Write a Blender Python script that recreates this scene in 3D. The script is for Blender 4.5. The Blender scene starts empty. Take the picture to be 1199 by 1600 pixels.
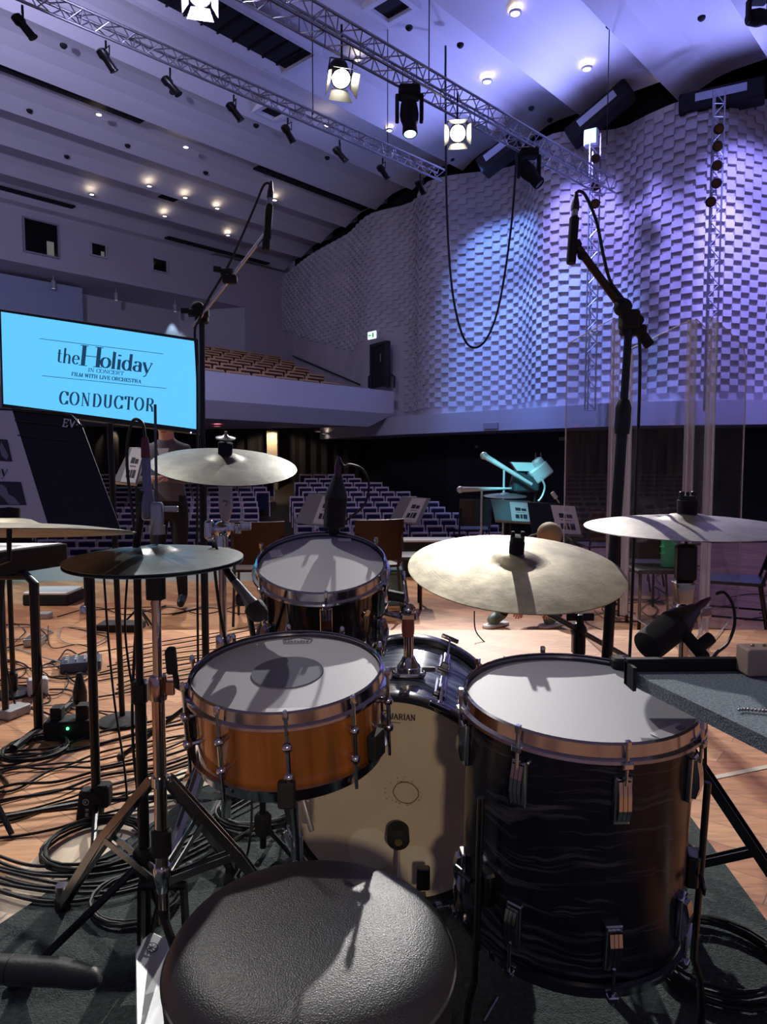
import bpy, math, random
from mathutils import Vector, Matrix, Quaternion
from math import sin, cos, pi, radians, atan2, sqrt
SC = bpy.context.scene
COL = SC.collection
random.seed(7)

# ------------------------------------------------------------------ camera
F = 1110.0
PITCH = radians(4.02)
CAM = Vector((0, 0, 1.1))
cd = bpy.data.cameras.new('camera'); cd.sensor_fit = 'VERTICAL'; cd.sensor_height = 32.0
cd.lens = F / 1600 * 32.0; cd.clip_start = 0.02; cd.clip_end = 200
cam = bpy.data.objects.new('camera', cd); COL.objects.link(cam)
cam.location = CAM; cam.rotation_euler = (pi / 2 - PITCH, 0, 0)
SC.camera = cam
# ------------------------------------------------------------------ world and exposure
w = bpy.data.worlds.new('world'); SC.world = w; w.use_nodes = True
bgn = w.node_tree.nodes['Background']
bgn.inputs[0].default_value = (0.36, 0.33, 0.60, 1); bgn.inputs[1].default_value = 0.34
SC.view_settings.view_transform = 'Standard'; SC.view_settings.look = 'None'
SC.view_settings.gamma = 1.0; SC.view_settings.use_curve_mapping = False
SC.view_settings.exposure = 0.0
FRESNEL_W = 1150.0       # three lit stage lamps on the near truss
WASH_W = 2500.0          # blue wall washers
ADDED_FLOOD_W = 2000.0         # added lavender floods, standing in for stage-floor bounce
BACK_W = 260.0           # unseen warm lamp added behind the drummer

# ------------------------------------------------------------------ measuring helpers (photo pixel -> point at a depth)
RT = Vector((1, 0, 0)); UP = Vector((0, sin(PITCH), cos(PITCH))); FW = Vector((0, cos(PITCH), -sin(PITCH)))
def ray(x, y): return RT * ((x - 600) / F) + UP * ((800 - y) / F) + FW
def A(x, y, D): return CAM + ray(x, y) * D
def hz(x, y, z):
    r = ray(x, y); return CAM + r * ((z - CAM.z) / r.z)
TV = Vector((0.6697, 0.7427, 0)); LV = Vector((-0.7427, 0.6697, 0))     # across the hall / towards its back
def uv(u, v, z=0): return TV * u + LV * v + Vector((0, 0, z))
def hv(x, y, v):
    r = ray(x, y); return CAM + r * ((v - CAM.dot(LV)) / r.dot(LV))
def ucoord(p): return p.dot(TV)

# ------------------------------------------------------------------ materials
MATS = {}
def mat(name, col, rough=0.5, metal=0.0, bump=0.0, bscale=60.0, emit=None, estr=0.0, coat=0.0, var=0.0, vscale=8.0, aniso=0.0, spec=0.5, stretch=None):
    if name in MATS: return MATS[name]
    m = bpy.data.materials.new(name); m.use_nodes = True; nt = m.node_tree; b = nt.nodes['Principled BSDF']
    b.inputs['Base Color'].default_value = (*col, 1); b.inputs['Roughness'].default_value = rough
    b.inputs['Metallic'].default_value = metal; b.inputs['Specular IOR Level'].default_value = spec
    if coat: b.inputs['Coat Weight'].default_value = coat; b.inputs['Coat Roughness'].default_value = 0.08
    if emit: b.inputs['Emission Color'].default_value = (*emit, 1); b.inputs['Emission Strength'].default_value = estr
    tc = None
    if bump or var:
        tc = nt.nodes.new('ShaderNodeTexCoord'); mp = nt.nodes.new('ShaderNodeMapping')
        nt.links.new(tc.outputs['Object'], mp.inputs[0])
        if stretch: mp.inputs['Scale'].default_value = stretch
    if bump:
        n = nt.nodes.new('ShaderNodeTexNoise'); n.inputs['Scale'].default_value = bscale; n.inputs['Detail'].default_value = 4
        bp = nt.nodes.new('ShaderNodeBump'); bp.inputs['Strength'].default_value = bump; bp.inputs['Distance'].default_value = 0.01
        nt.links.new(mp.outputs[0], n.inputs[0]); nt.links.new(n.outputs[0], bp.inputs['Height']); nt.links.new(bp.outputs[0], b.inputs['Normal'])
    if var:
        n2 = nt.nodes.new('ShaderNodeTexNoise'); n2.inputs['Scale'].default_value = vscale; n2.inputs['Detail'].default_value = 5
        mr = nt.nodes.new('ShaderNodeMapRange'); mr.inputs[1].default_value = 0.3; mr.inputs[2].default_value = 0.7
        mr.inputs[3].default_value = 1 - var; mr.inputs[4].default_value = 1 + var
        mx = nt.nodes.new('ShaderNodeVectorMath'); mx.operation = 'SCALE'; mx.inputs[0].default_value = col
        nt.links.new(mp.outputs[0], n2.inputs[0]); nt.links.new(n2.outputs[0], mr.inputs[0])
        nt.links.new(mr.outputs[0], mx.inputs['Scale']); nt.links.new(mx.outputs[0], b.inputs['Base Color'])
    MATS[name] = m; return m
def nodes(m): return m.node_tree.nodes, m.node_tree.links, m.node_tree.nodes['Principled BSDF']

BLACK = mat('black_metal', (0.012, 0.012, 0.014), 0.35, 0.3)
BLACKM = mat('matt_black', (0.008, 0.008, 0.009), 0.8)
RUBBER = mat('rubber', (0.012, 0.012, 0.012), 0.6)
CHROME = mat('chrome', (0.62, 0.62, 0.64), 0.12, 1.0)
STEEL = mat('dull_steel', (0.38, 0.38, 0.4), 0.32, 1.0)
WHITEP = mat('white_plastic', (0.75, 0.75, 0.75), 0.4)
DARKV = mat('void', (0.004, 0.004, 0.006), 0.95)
PAPER = mat('paper', (0.78, 0.78, 0.8), 0.7)
INK = mat('ink', (0.03, 0.03, 0.04), 0.7)

# ------------------------------------------------------------------ mesh builder
ROOTM = {}
class MB:
    def __init__(s): s.v = []; s.f = []; s.m = []; s.cur = 0; s.sm = []
    def add(s, vs, fs, smooth=False):
        o = len(s.v); s.v += [Vector(p) for p in vs]
        for f in fs: s.f.append([i + o for i in f]); s.m.append(s.cur); s.sm.append(smooth)
        return s
    def box(s, c, size, R=None):
        c = Vector(c); hx, hy, hz_ = size[0] / 2, size[1] / 2, size[2] / 2
        vs = [Vector((x * hx, y * hy, z * hz_)) for x in (-1, 1) for y in (-1, 1) for z in (-1, 1)]
        if R is not None: vs = [R @ p for p in vs]
        return s.add([p + c for p in vs], [(0, 1, 3, 2), (4, 6, 7, 5), (0, 4, 5, 1), (2, 3, 7, 6), (0, 2, 6, 4), (1, 5, 7, 3)])
    def rbox(s, c, size, r=0.01, R=None, n=3):
        # box rounded in its local xy outline, chamfered at top and bottom
        c = Vector(c); hx, hy, h = size[0] / 2, size[1] / 2, size[2] / 2
        r = min(r, hx * .99, hy * .99); out = []
        for (sx, sy, a0) in ((1, 1, 0), (-1, 1, pi / 2), (-1, -1, pi), (1, -1, 3 * pi / 2)):
            for i in range(n + 1):
                a = a0 + i / n * pi / 2; out.append((sx * (hx - r) , sy * (hy - r), cos(a), sin(a)))
        ch = min(r * .5, h * .5); rings = []
        for zz, rr in ((-h, r - ch), (-h + ch, r), (h - ch, r), (h, r - ch)):
            rings.append([Vector((x + rr * ca, y + rr * sa, zz)) for (x, y, ca, sa) in out])
        vs = [p for rg in rings for p in rg]
        if R is not None: vs = [R @ p for p in vs]
        k = len(out); fs = []
        for j in range(3):
            for i in range(k): fs.append((j * k + i, j * k + (i + 1) % k, (j + 1) * k + (i + 1) % k, (j + 1) * k + i))
        fs.append(tuple(reversed(range(k)))); fs.append(tuple(range(3 * k, 4 * k)))
        return s.add([p + c for p in vs], fs)
    def prism(s, poly, vec):
        poly = [Vector(p) for p in poly]; vec = Vector(vec); k = len(poly)
        return s.add(poly + [p + vec for p in poly], [tuple(range(k)), tuple(reversed(range(k, 2 * k)))] + [(i, k + i, k + (i + 1) % k, (i + 1) % k) for i in range(k)])
    def tube(s, pts, r, n=8, closed=False):
        pts = [Vector(p) for p in pts]; m = len(pts)
        rs = r if isinstance(r, (list, tuple)) else [r] * m
        vs = []; fs = []; prev = None
        for i, p in enumerate(pts):
            if closed: t = pts[(i + 1) % m] - pts[i - 1]
            else: t = pts[min(i + 1, m - 1)] - pts[max(i - 1, 0)]
            if t.length < 1e-9: t = Vector((0, 0, 1))
            t.normalize()
            if prev is None:
                a = Vector((0, 0, 1)) if abs(t.z) < .9 else Vector((1, 0, 0)); nx = t.cross(a).normalized()
            else:
                nx = prev - t * prev.dot(t)
                nx = nx.normalized() if nx.length > 1e-6 else t.orthogonal().normalized()
            prev = nx; ny = t.cross(nx)
            for k in range(n):
                a = 2 * pi * k / n; vs.append(p + (nx * cos(a) + ny * sin(a)) * rs[i])
        segs = m if closed else m - 1
        for i in range(segs):
            for k in range(n):
                a, b = i * n + k, i * n + (k + 1) % n; j = ((i + 1) % m) * n
                fs.append((a, b, j + (k + 1) % n, j + k))
        if not closed: fs.append(tuple(reversed(range(n)))); fs.append(tuple(range((m - 1) * n, m * n)))
        return s.add(vs, fs, True)
    def lathe(s, prof, c=(0, 0, 0), R=None, n=32, cap=True, a0=0, a1=2 * pi):
        c = Vector(c); vs = []; fs = []; full = abs(a1 - a0 - 2 * pi) < 1e-6; nn = n if full else n + 1
        for (r, z) in prof:
            for k in range(nn):
                a = a0 + (a1 - a0) * k / n; p = Vector((r * cos(a), r * sin(a), z))
                if R is not None: p = R @ p
                vs.append(p + c)
        for i in range(len(prof) - 1):
            for k in range(n):
                k2 = (k + 1) % nn; fs.append((i * nn + k, i * nn + k2, (i + 1) * nn + k2, (i + 1) * nn + k))
        if cap and full:
            if prof[0][0] > 1e-5: fs.append(tuple(reversed(range(nn))))
            if prof[-1][0] > 1e-5: fs.append(tuple(range((len(prof) - 1) * nn, len(prof) * nn)))
        return s.add(vs, fs, True)
    def ball(s, c, r, n=12, sc=(1, 1, 1), R=None):
        prof = [(max(1e-6, r * sin(pi * i / n)), -r * cos(pi * i / n)) for i in range(n + 1)]
        S = Matrix.Diagonal(Vector(sc)); M = (R @ S) if R is not None else S
        return s.lathe(prof, c, M, n=max(8, n), cap=False)
    def bar(s, a, b, w_, h_, up=(0, 0, 1)):
        a, b = Vector(a), Vector(b); d = b - a; t = d.normalized(); u = Vector(up)
        x = t.cross(u)
        x = x.normalized() if x.length > 1e-6 else t.orthogonal().normalized()
        y = x.cross(t); R = Matrix((x, y, t)).transposed()
        return s.box((a + b) / 2, (w_, h_, d.length), R)
    def quad(s, a, b, c, d): return s.add([a, b, c, d], [(0, 1, 2, 3)])
    def mapped(s, fn): s.v = [fn(p) for p in s.v]; return s
    def build(s, name, mats, parent=None, world=False, bevel=0.0, sharp=35):
        me = bpy.data.meshes.new(name); vs = s.v
        if world and parent is not None:
            inv = ROOTM[parent.name].inverted(); vs = [inv @ p for p in vs]
        me.from_pydata([tuple(p) for p in vs], [], s.f); me.validate(verbose=False)
        if not isinstance(mats, (list, tuple)): mats = [mats]
        for m in mats: me.materials.append(m)
        if len(me.polygons) == len(s.f):
            me.polygons.foreach_set('material_index', s.m); me.polygons.foreach_set('use_smooth', s.sm)
        o = bpy.data.objects.new(name, me); COL.objects.link(o)
        import bmesh as _b
        bm = _b.new(); bm.from_mesh(me); _b.ops.recalc_face_normals(bm, faces=bm.faces)
        for e in bm.edges:
            if len(e.link_faces) == 2 and e.calc_face_angle(0) > radians(sharp): e.smooth = False
        bm.to_mesh(me); bm.free()
        if bevel:
            bv = o.modifiers.new('bevel', 'BEVEL'); bv.width = bevel; bv.segments = 2; bv.limit_method = 'ANGLE'
        if parent is not None:
            o.parent = parent; ROOTM[o.name] = ROOTM[parent.name]
        else: ROOTM[o.name] = Matrix.Identity(4)
        return o
def tag(o, label=None, cat=None, group=None, kind=None):
    if label: o['label'] = label
    if cat: o['category'] = cat
    if group: o['group'] = group
    if kind: o['kind'] = kind
    return o
def thing(name, label, cat, M=None, group=None):
    o = bpy.data.objects.new(name, None); COL.objects.link(o); o.empty_display_size = 0.1
    if M is None: M = Matrix.Identity(4)
    elif isinstance(M, (tuple, Vector)): M = Matrix.Translation(Vector(M))
    o.matrix_world = M; ROOTM[o.name] = M.copy()
    tag(o, label, cat, group); return o
def struct(o): o['kind'] = 'structure'; return o
def solo(mb, name, mats, label, cat, group=None, bevel=0.0):
    """a one-mesh thing, origin at its base centre"""
    xs = [p.x for p in mb.v]; ys = [p.y for p in mb.v]; zs = [p.z for p in mb.v]
    c = Vector(((min(xs) + max(xs)) / 2, (min(ys) + max(ys)) / 2, min(zs)))
    mb.mapped(lambda p: p - c); o = mb.build(name, mats, None, bevel=bevel); o.location = c
    ROOTM[o.name] = Matrix.Translation(c); return tag(o, label, cat, group)
def copy_tree(o, M=None, parent=None, label=None, group=None):
    c = o.copy(); COL.objects.link(c)
    if parent is not None: c.parent = parent
    if M is not None: c.matrix_world = M; ROOTM[c.name] = M.copy()
    if label: c['label'] = label
    if group: c['group'] = group
    for ch in list(o.children): copy_tree(ch, None, c)
    return c
def smooth(pts, k=8):
    pts = [Vector(p) for p in pts]; out = []
    for i in range(len(pts) - 1):
        p0 = pts[max(i - 1, 0)]; p1 = pts[i]; p2 = pts[i + 1]; p3 = pts[min(i + 2, len(pts) - 1)]
        for j in range(k):
            t = j / k
            out.append(0.5 * ((2 * p1) + (p2 - p0) * t + (2 * p0 - 5 * p1 + 4 * p2 - p3) * t * t + (3 * p1 - p0 - 3 * p2 + p3) * t ** 3))
    out.append(pts[-1]); return out
def R3(M): return M.to_3x3()
def rotx(a): return Matrix.Rotation(radians(a), 4, 'X')
def roty(a): return Matrix.Rotation(radians(a), 4, 'Y')
def rotz(a): return Matrix.Rotation(radians(a), 4, 'Z')
def TR(p): return Matrix.Translation(Vector(p))
def axisR(d, up=None):
    """3x3 turning local +z onto d"""
    return Vector(d).normalized().to_track_quat('Z', 'Y').to_matrix()
def spot(name, p, target, watts, col, size, blend=0.3, rad=0.08):
    l = bpy.data.lights.new(name, 'SPOT'); l.energy = watts; l.color = col; l.spot_size = radians(size); l.spot_blend = blend; l.shadow_soft_size = rad
    o = bpy.data.objects.new(name, l); COL.objects.link(o); o.location = p
    o.rotation_euler = (Vector(target) - Vector(p)).to_track_quat('-Z', 'Y').to_euler(); return o
def point(name, p, watts, col, rad=0.05):
    l = bpy.data.lights.new(name, 'POINT'); l.energy = watts; l.color = col; l.shadow_soft_size = rad
    o = bpy.data.objects.new(name, l); COL.objects.link(o); o.location = p; return o

# ------------------------------------------------------------------ lettering drawn with strokes (thick uprights, hair serifs)
def arc(cx, cy, rx, ry, a0, a1, n=14): return [(cx + rx * cos(radians(a0 + (a1 - a0) * i / n)), cy + ry * sin(radians(a0 + (a1 - a0) * i / n))) for i in range(n + 1)]
def ser(x, y, w_=.2): return [(x - w_ / 2, y), (x + w_ / 2, y)]
def ln(*p): return list(p)
XH = .62
GL = {
 'C': (.78, [arc(.42, .5, .36, .5, 40, 320, 24), ln((.74, .98), (.74, .68)), ln((.74, .02), (.74, .3))]),
 'O': (.84, [arc(.42, .5, .38, .5, 0, 360, 32)]),
 'N': (.86, [ln((.15, 0), (.15, 1)), ln((.15, 1), (.71, 0)), ln((.71, 0), (.71, 1)), ser(.15, 0, .26), ser(.12, 1, .2), ser(.71, 1, .26)]),
 'D': (.84, [ln((.18, 0), (.18, 1)), [(.08, 1), (.4, 1)] + arc(.4, .5, .38, .5, 90, -90, 20) + [(.08, 0)]]),
 'U': (.84, [[(.17, 1), (.17, .3)] + arc(.43, .3, .26, .3, 180, 360, 14) + [(.69, 1)], ser(.17, 1, .26), ser(.69, 1, .26)]),
 'T': (.78, [ln((.39, 0), (.39, 1)), ln((.06, 1), (.72, 1)), ser(.39, 0, .28), ln((.06, 1), (.06, .76)), ln((.72, 1), (.72, .76))]),
 'R': (.84, [ln((.18, 0), (.18, 1)), [(.08, 1), (.4, 1)] + arc(.4, .76, .26, .24, 90, -90) + [(.18, .52)], ln((.42, .52), (.62, .3), (.68, 0), (.8, .02)), ser(.18, 0, .26)]),
 'I': (.38, [ln((.19, 0), (.19, 1)), ser(.19, 0, .28), ser(.19, 1, .28)]),
 'E': (.72, [ln((.18, 0), (.18, 1)), ln((.06, 1), (.64, 1)), ln((.06, 0), (.66, 0)), ln((.18, .52), (.5, .52)), ln((.64, 1), (.64, .78)), ln((.66, 0), (.66, .24)), ln((.5, .62), (.5, .42))]),
 'F': (.68, [ln((.18, 0), (.18, 1)), ln((.06, 1), (.62, 1)), ln((.18, .5), (.48, .5)), ser(.18, 0, .26), ln((.62, 1), (.62, .76))]),
 'L': (.68, [ln((.18, 0), (.18, 1)), ln((.06, 0), (.62, 0)), ser(.18, 1, .26), ln((.62, 0), (.62, .26))]),
 'M': (1.0, [ln((.14, 0), (.14, 1)), ln((.14, 1), (.5, 0)), ln((.5, 0), (.84, 1)), ln((.84, 1), (.84, 0)), ser(.14, 0, .22), ser(.84, 0, .26)]),
 'W': (1.06, [ln((.1, 1), (.34, 0)), ln((.34, 0), (.54, 1)), ln((.54, 1), (.76, 0)), ln((.76, 0), (.96, 1)), ser(.1, 1, .2), ser(.96, 1, .2)]),
 'H': (.88, [ln((.18, 0), (.18, 1)), ln((.7, 0), (.7, 1)), ln((.18, .5), (.7, .5)), ser(.18, 0, .3), ser(.18, 1, .3), ser(.7, 0, .3), ser(.7, 1, .3)]),
 'V': (.8, [ln((.1, 1), (.42, 0)), ln((.42, 0), (.7, 1)), ser(.1, 1, .22), ser(.7, 1, .2)]),
 'S': (.62, [arc(.31, .75, .23, .25, 20, 270, 12) + arc(.31, .25, .25, .25, 90, -160, 14)]),
 'A': (.82, [ln((.08, 0), (.4, 1)), ln((.4, 1), (.72, 0)), ln((.2, .34), (.6, .34)), ser(.08, 0, .2), ser(.72, 0, .26)]),
 'Q': (.84, [arc(.42, .5, .38, .5, 0, 360, 32), ln((.45, .2), (.8, -.12))]),
 'K': (.8, [ln((.16, 0), (.16, 1)), ln((.7, 1), (.16, .4)), ln((.34, .58), (.74, 0))]),
 't': (.42, [[(.2, .9), (.2, .14)] + arc(.32, .14, .12, .13, 180, 320, 8), ln((.04, XH), (.38, XH))]),
 'h': (.66, [ln((.14, 0), (.14, 1.05)), [(.14, .42)] + arc(.34, .42, .18, .2, 180, 0, 10) + [(.52, 0)], ser(.14, 0, .22), ser(.52, 0, .22)]),
 'e': (.56, [[(.08, .34), (.5, .34)] + arc(.29, .31, .22, .31, 5, 320, 22)]),
 'o': (.6, [arc(.3, .31, .25, .31, 0, 360, 28)]),
 'l': (.3, [ln((.15, 0), (.15, 1.05)), ser(.15, 0, .24), ln((.05, 1.03), (.15, 1.05))]),
 'i': (.3, [ln((.15, 0), (.15, XH)), ser(.15, 0, .24), ln((.05, XH - .02), (.15, XH)), ln((.15, .82), (.15, .92))]),
 'd': (.64, [ln((.5, 0), (.5, 1.05)), arc(.29, .31, .22, .31, 0, 360, 24), ser(.56, 0, .12)]),
 'a': (.56, [[(.1, .5)] + arc(.27, .46, .17, .16, 160, 0, 10) + [(.44, .06), (.54, .02)], arc(.26, .19, .19, .18, 0, 360, 20)]),
 'y': (.6, [ln((.06, XH), (.3, 0)), ln((.54, XH), (.3, 0), (.22, -.22), (.08, -.26)), ser(.08, XH, .2), ser(.52, XH, .18)]),
 '-': (.4, [ln((.06, .45), (.34, .45))]), ' ': (.34, []),
}
def text_strokes(mb, s, org, X, Y, h, thick=.13, thin=.035, track=.06, fit=None, squash=1.0):
    """letters laid along X with up Y, cap height h; org = left end of baseline; fit = total width"""
    wd = sum(GL[c][0] + track for c in s) - track; sx = h * squash
    if fit: sx = fit / wd
    X, Y = Vector(X), Vector(Y); N = X.cross(Y).normalized() * 0.0004; x0 = 0
    for c in s:
        w_, st = GL[c]
        for k, pl in enumerate(st):
            P = [Vector(((x0 + p[0]) * sx, p[1] * h)) for p in pl]
            L = []; Rr = []
            for i, p in enumerate(P):
                a = P[max(i - 1, 0)]; b = P[min(i + 1, len(P) - 1)]; t = (b - a)
                if t.length < 1e-9: t = Vector((1, 0))
                t.normalize(); tw = thin + (thick - thin) * abs(t.y) ** 1.6
                if c in 'NMAWVyUH' and abs(t.y) > .5:            # thin strokes of the contrast letters
                    if (c == 'N' and k in (0, 2)) or (c == 'M' and k in (0, 2)) or (c in 'AW' and k in (0, 1, 3) and not (c == 'A' and k == 1) and not (c == 'W' and k == 0)) or (c in 'Vy' and k == 1): tw = thin * 1.3
                nrm = Vector((-t.y, t.x)) * tw * h / 2
                L.append(p + nrm); Rr.append(p - nrm)
            vs = [Vector(org) + X * q.x + Y * q.y + N for q in L + Rr]; n = len(P)
            mb.add(vs, [(i, i + 1, n + i + 1, n + i) for i in range(n - 1)])
        x0 += w_ + track
    return x0 * sx
# ================================================================== THE HALL
CEIL = mat('painted_ceiling', (0.66, 0.64, 0.67), 0.75, bump=0.03, bscale=6)
WALLM = mat('painted_wall', (0.50, 0.46, 0.50), 0.8, bump=0.05, bscale=20)
RELIEF = mat('relief_brick', (0.56, 0.52, 0.54), 0.75, bump=0.12, bscale=25, var=0.10, vscale=1.2)
RENDERED = mat('rough_render', (0.52, 0.50, 0.54), 0.85, bump=0.5, bscale=5)
CURTAIN = mat('dark_curtain', (0.035, 0.028, 0.03), 0.9)

# ---- side wall of the hall: plan curve from the back corner towards the stage, folded into tall waves
base = [(-5.3, 37.6), (-2.4, 31.7), (1.0, 26.2), (2.1, 24.9), (5.9, 21.0), (7.4, 19.9), (10.4, 19.2), (12.6, 18.2), (15.5, 15.5), (19, 11)]
bp = smooth([(x, y, 0) for x, y in base], 24)
S = [0.0]
for i in range(1, len(bp)): S.append(S[-1] + (bp[i] - bp[i - 1]).length)
knots = [(0, 0), (4, .05), (8, -.15), (10.6, .25), (12.6, -.35), (14.6, .42), (17.2, -.6), (19.2, .42), (20.9, -.6), (23.4, .5), (26.0, -.6), (28.4, .45), (31, -.5), (40, 0)]
def wave(s):
    for (a, va), (b, vb) in zip(knots, knots[1:]):
        if a <= s <= b:
            t = (s - a) / (b - a); t = (1 - cos(pi * t)) / 2; return va + (vb - va) * t
    return 0
def wallpt(s, off=0.0, z=0.0, folded=True):
    s = max(0, min(S[-1] - 1e-4, s)); i = 0
    lo, hi = 0, len(S) - 1
    while hi - lo > 1:
        mid = (lo + hi) // 2
        if S[mid] <= s: lo = mid
        else: hi = mid
    t = (s - S[lo]) / (S[hi] - S[lo]); p = bp[lo].lerp(bp[hi], t); d = (bp[hi] - bp[lo]).normalized()
    n = Vector((-d.y, d.x, 0)); 
    if n.dot(Vector((-4, -20, 0))) < 0: n = -n
    o = off + (wave(s) if folded else 0)
    q = p + n * o; q.z = z; return q
SMAX = 34.0
WT = 10.62; BB, BT = 2.08, 2.72
# smooth carrier surface + projecting blocks in a chequer, as one wall
mb = MB(); N = 170
for i in range(N):
    s0, s1 = SMAX * i / N, SMAX * (i + 1) / N
    mb.quad(wallpt(s0, 0, BT), wallpt(s1, 0, BT), wallpt(s1, 0, WT), wallpt(s0, 0, WT))
    mb.quad(wallpt(s0, 0, WT), wallpt(s1, 0, WT), wallpt(s1, -.5, WT), wallpt(s0, -.5, WT))
CW, CH = 0.25, 0.162
def lowest(s):
    if s < 8.2: return 7.9 - 2.2 * (s / 8.2)
    if s < 12.2: return 5.7 + .1 * (s - 8.2)
    return BT + 0.12
ns = int(SMAX / CW); nz = int((WT - BT) / CH)
for i in range(ns):
    for j in range(nz):
        if (i + j) % 2: continue
        sa, sb = i * CW, (i + 1) * CW; za, zb = BT + .1 + j * CH, BT + .1 + (j + 1) * CH
        if za < lowest(sa) or zb > WT + .02: continue
        d = .085
        a0, b0 = wallpt(sa - .02, 0, za), wallpt(sb + .02, 0, za); a1, b1 = wallpt(sa - .02, 0, zb), wallpt(sb + .02, 0, zb)
        A0, B0 = wallpt(sa + .015, d, za), wallpt(sb - .015, d, za); A1, B1 = wallpt(sa + .0, d * .75, zb), wallpt(sb - .0, d * .75, zb)
        mb.add([a0, b0, b1, a1, A0, B0, B1, A1], [(4, 5, 6, 7), (0, 4, 7, 3), (1, 2, 6, 5), (0, 1, 5, 4), (3, 7, 6, 2)])
struct(mb.build('wall_right', RELIEF))
# dark void above the wall, lower dark wall and the rendered band between
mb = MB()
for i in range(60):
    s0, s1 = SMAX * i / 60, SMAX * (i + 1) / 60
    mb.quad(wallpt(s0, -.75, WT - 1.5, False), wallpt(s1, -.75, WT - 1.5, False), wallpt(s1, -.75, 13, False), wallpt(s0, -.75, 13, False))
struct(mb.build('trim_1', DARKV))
mb = MB()
for i in range(60):
    s0, s1 = 6 + 28 * i / 60, 6 + 28 * (i + 1) / 60
    a, b = wallpt(s0, -1.2, -3.2, False), wallpt(s1, -1.2, -3.2, False)
    mb.quad(a, b, b + Vector((0, 0, 5.4)), a + Vector((0, 0, 5.4)))
struct(mb.build('wall_lower', mat('black_wall', (0.012, 0.012, 0.017), 0.7)))
mb = MB(); SB0 = 7.2
pr = [(-1.3, BT), (.75, BT), (.75, BB), (-1.3, BB)]
vs = []; K = 80
for i in range(K + 1):
    s = SB0 + (SMAX - SB0) * i / K
    for o, z in pr: vs.append(wallpt(s, o, z, False))
fs = [(i * 4 + k, i * 4 + (k + 1) % 4, (i + 1) * 4 + (k + 1) % 4, (i + 1) * 4 + k) for i in range(K) for k in range(4)] + [(0, 1, 2, 3)]
mb.add(vs, fs)
struct(mb.build('trim_2', RENDERED))

# ---- ceiling: transverse strips, each flat and then turned down to a lip
P0 = 28.6; PER = 2.35
def strip_end(v):                                  # where the strip meets the side wall
    best = None
    for i in range(0, 340):
        q = wallpt(i * .1, -.1, 0, False)
        if best is None or abs(q.dot(LV) - v) < best[0]: best = (abs(q.dot(LV) - v), q.dot(TV))
    return best[1]
vbase = P0 + .5
mb = MB(); ULEFT = -22.0; NSTR = 17
for k in range(-0, NSTR):
    v1 = P0 - PER * k; v0 = v1 - PER                # v0 nearer the stage
    zf, zl = 11.32, 10.86
    ue = strip_end(max(v1 - .6, 5.0)) + (.15 if k < 11 else 1.8)
    prof = [(v0, zf), (v0 + PER * .45, zf), (v0 + PER * .62, zf - .05), (v0 + PER * .8, zf - .2), (v1, zl), (v1, zf + .3), (v0, zf + .3)]
    a = [uv(ULEFT, v, z) for v, z in prof]; b = [uv(ue, v, z) for v, z in prof]; n = len(prof)
    mb.add(a + b, [(i, (i + 1) % n, n + (i + 1) % n, n + i) for i in range(n)] + [tuple(range(n)), tuple(range(n, 2 * n))])
mb.add([uv(ULEFT, P0, 10.86), uv(-1, P0, 10.86), uv(20, P0, 10.86), uv(20, P0 + 1, 10.86), uv(ULEFT, P0 + 1, 10.86)], [(0, 1, 2, 3, 4)])
struct(mb.build('ceiling', CEIL))
mb = MB(); mb.quad(uv(ULEFT, -12, 12.6), uv(26, -12, 12.6), uv(26, 32, 12.6), uv(ULEFT, 32, 12.6)); struct(mb.build('ceiling_upper', DARKV))

# recessed items in the ceiling
def along(x0, y0, x1, y1, z, wid, name, m, label, cat, th=.06, group=None):
    a = hz(x0, y0, z); b = hz(x1, y1, z); ua, ub = ucoord(a), ucoord(b); v = (a.dot(LV) + b.dot(LV)) / 2
    m_ = MB(); m_.box(uv((ua + ub) / 2, v, z), (ub - ua, wid, th), R3(rotz(math.degrees(atan2(TV.y, TV.x)))))
    return solo(m_, name, m, label, cat, group)
along(-60, 78, 222, 190, 11.1, .34, 'ceiling_slot', DARKV, 'long dark air slot in the ceiling at the upper left edge of the view', 'ceiling slot')
along(400, 262, 571, 326, 11.1, .34, 'ceiling_slot', DARKV, 'dark air slot in the ceiling right of centre, nearest the relief wall', 'ceiling slot')
along(-60, 272, 110, 327, 11.05, .34, 'ceiling_slot', DARKV, 'dark air slot in the ceiling above the large booth window', 'ceiling slot')
along(263, 370, 417, 413, 10.82, .34, 'ceiling_slot', DARKV, 'dark air slot in the last ceiling strip behind the microphone boom', 'ceiling slot')
# big open hatch with its frame, and small hatches
def hatch(x0, y0, x1, y1, z, wid, label, frame=True):
    a = hz(x0, y0, z); b = hz(x1, y1, z); ua, ub = ucoord(a), ucoord(b); v = (a.dot(LV) + b.dot(LV)) / 2
    Rz = rotz(math.degrees(atan2(TV.y, TV.x))); c = uv((ua + ub) / 2, v, z)
    t = thing('ceiling_hatch', label, 'ceiling hatch', TR(c) @ Rz); W_ = ub - ua
    MB().box((0, 0, .0), (W_, wid, .05)).build('opening', DARKV, t)
    if frame:
        f = MB(); e = .13
        for s_ in (-1, 1):
            f.box((0, s_ * (wid / 2 + e / 2), -.03), (W_ + 2 * e, e, .16)); f.box((s_ * (W_ / 2 + e / 2), 0, -.03), (e, wid, .16))
        f.build('frame', mat('hatch_frame', (.8, .8, .86), .6), t)
        if W_ > 2:
            for k in range(9):
                MB().box((-W_ / 2 + W_ * (k + .6) / 9.2, 0, -.035), (.05, wid * .98, .02)).build('rib', BLACK, t)
    return t
hatch(225, -28, 470, 92, 11.0, 1.35, 'large framed lighting hatch open in the ceiling near the top')
hatch(410, 166, 438, 178, 11.05, .5, 'small square ceiling hatch between the two trusses')
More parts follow.
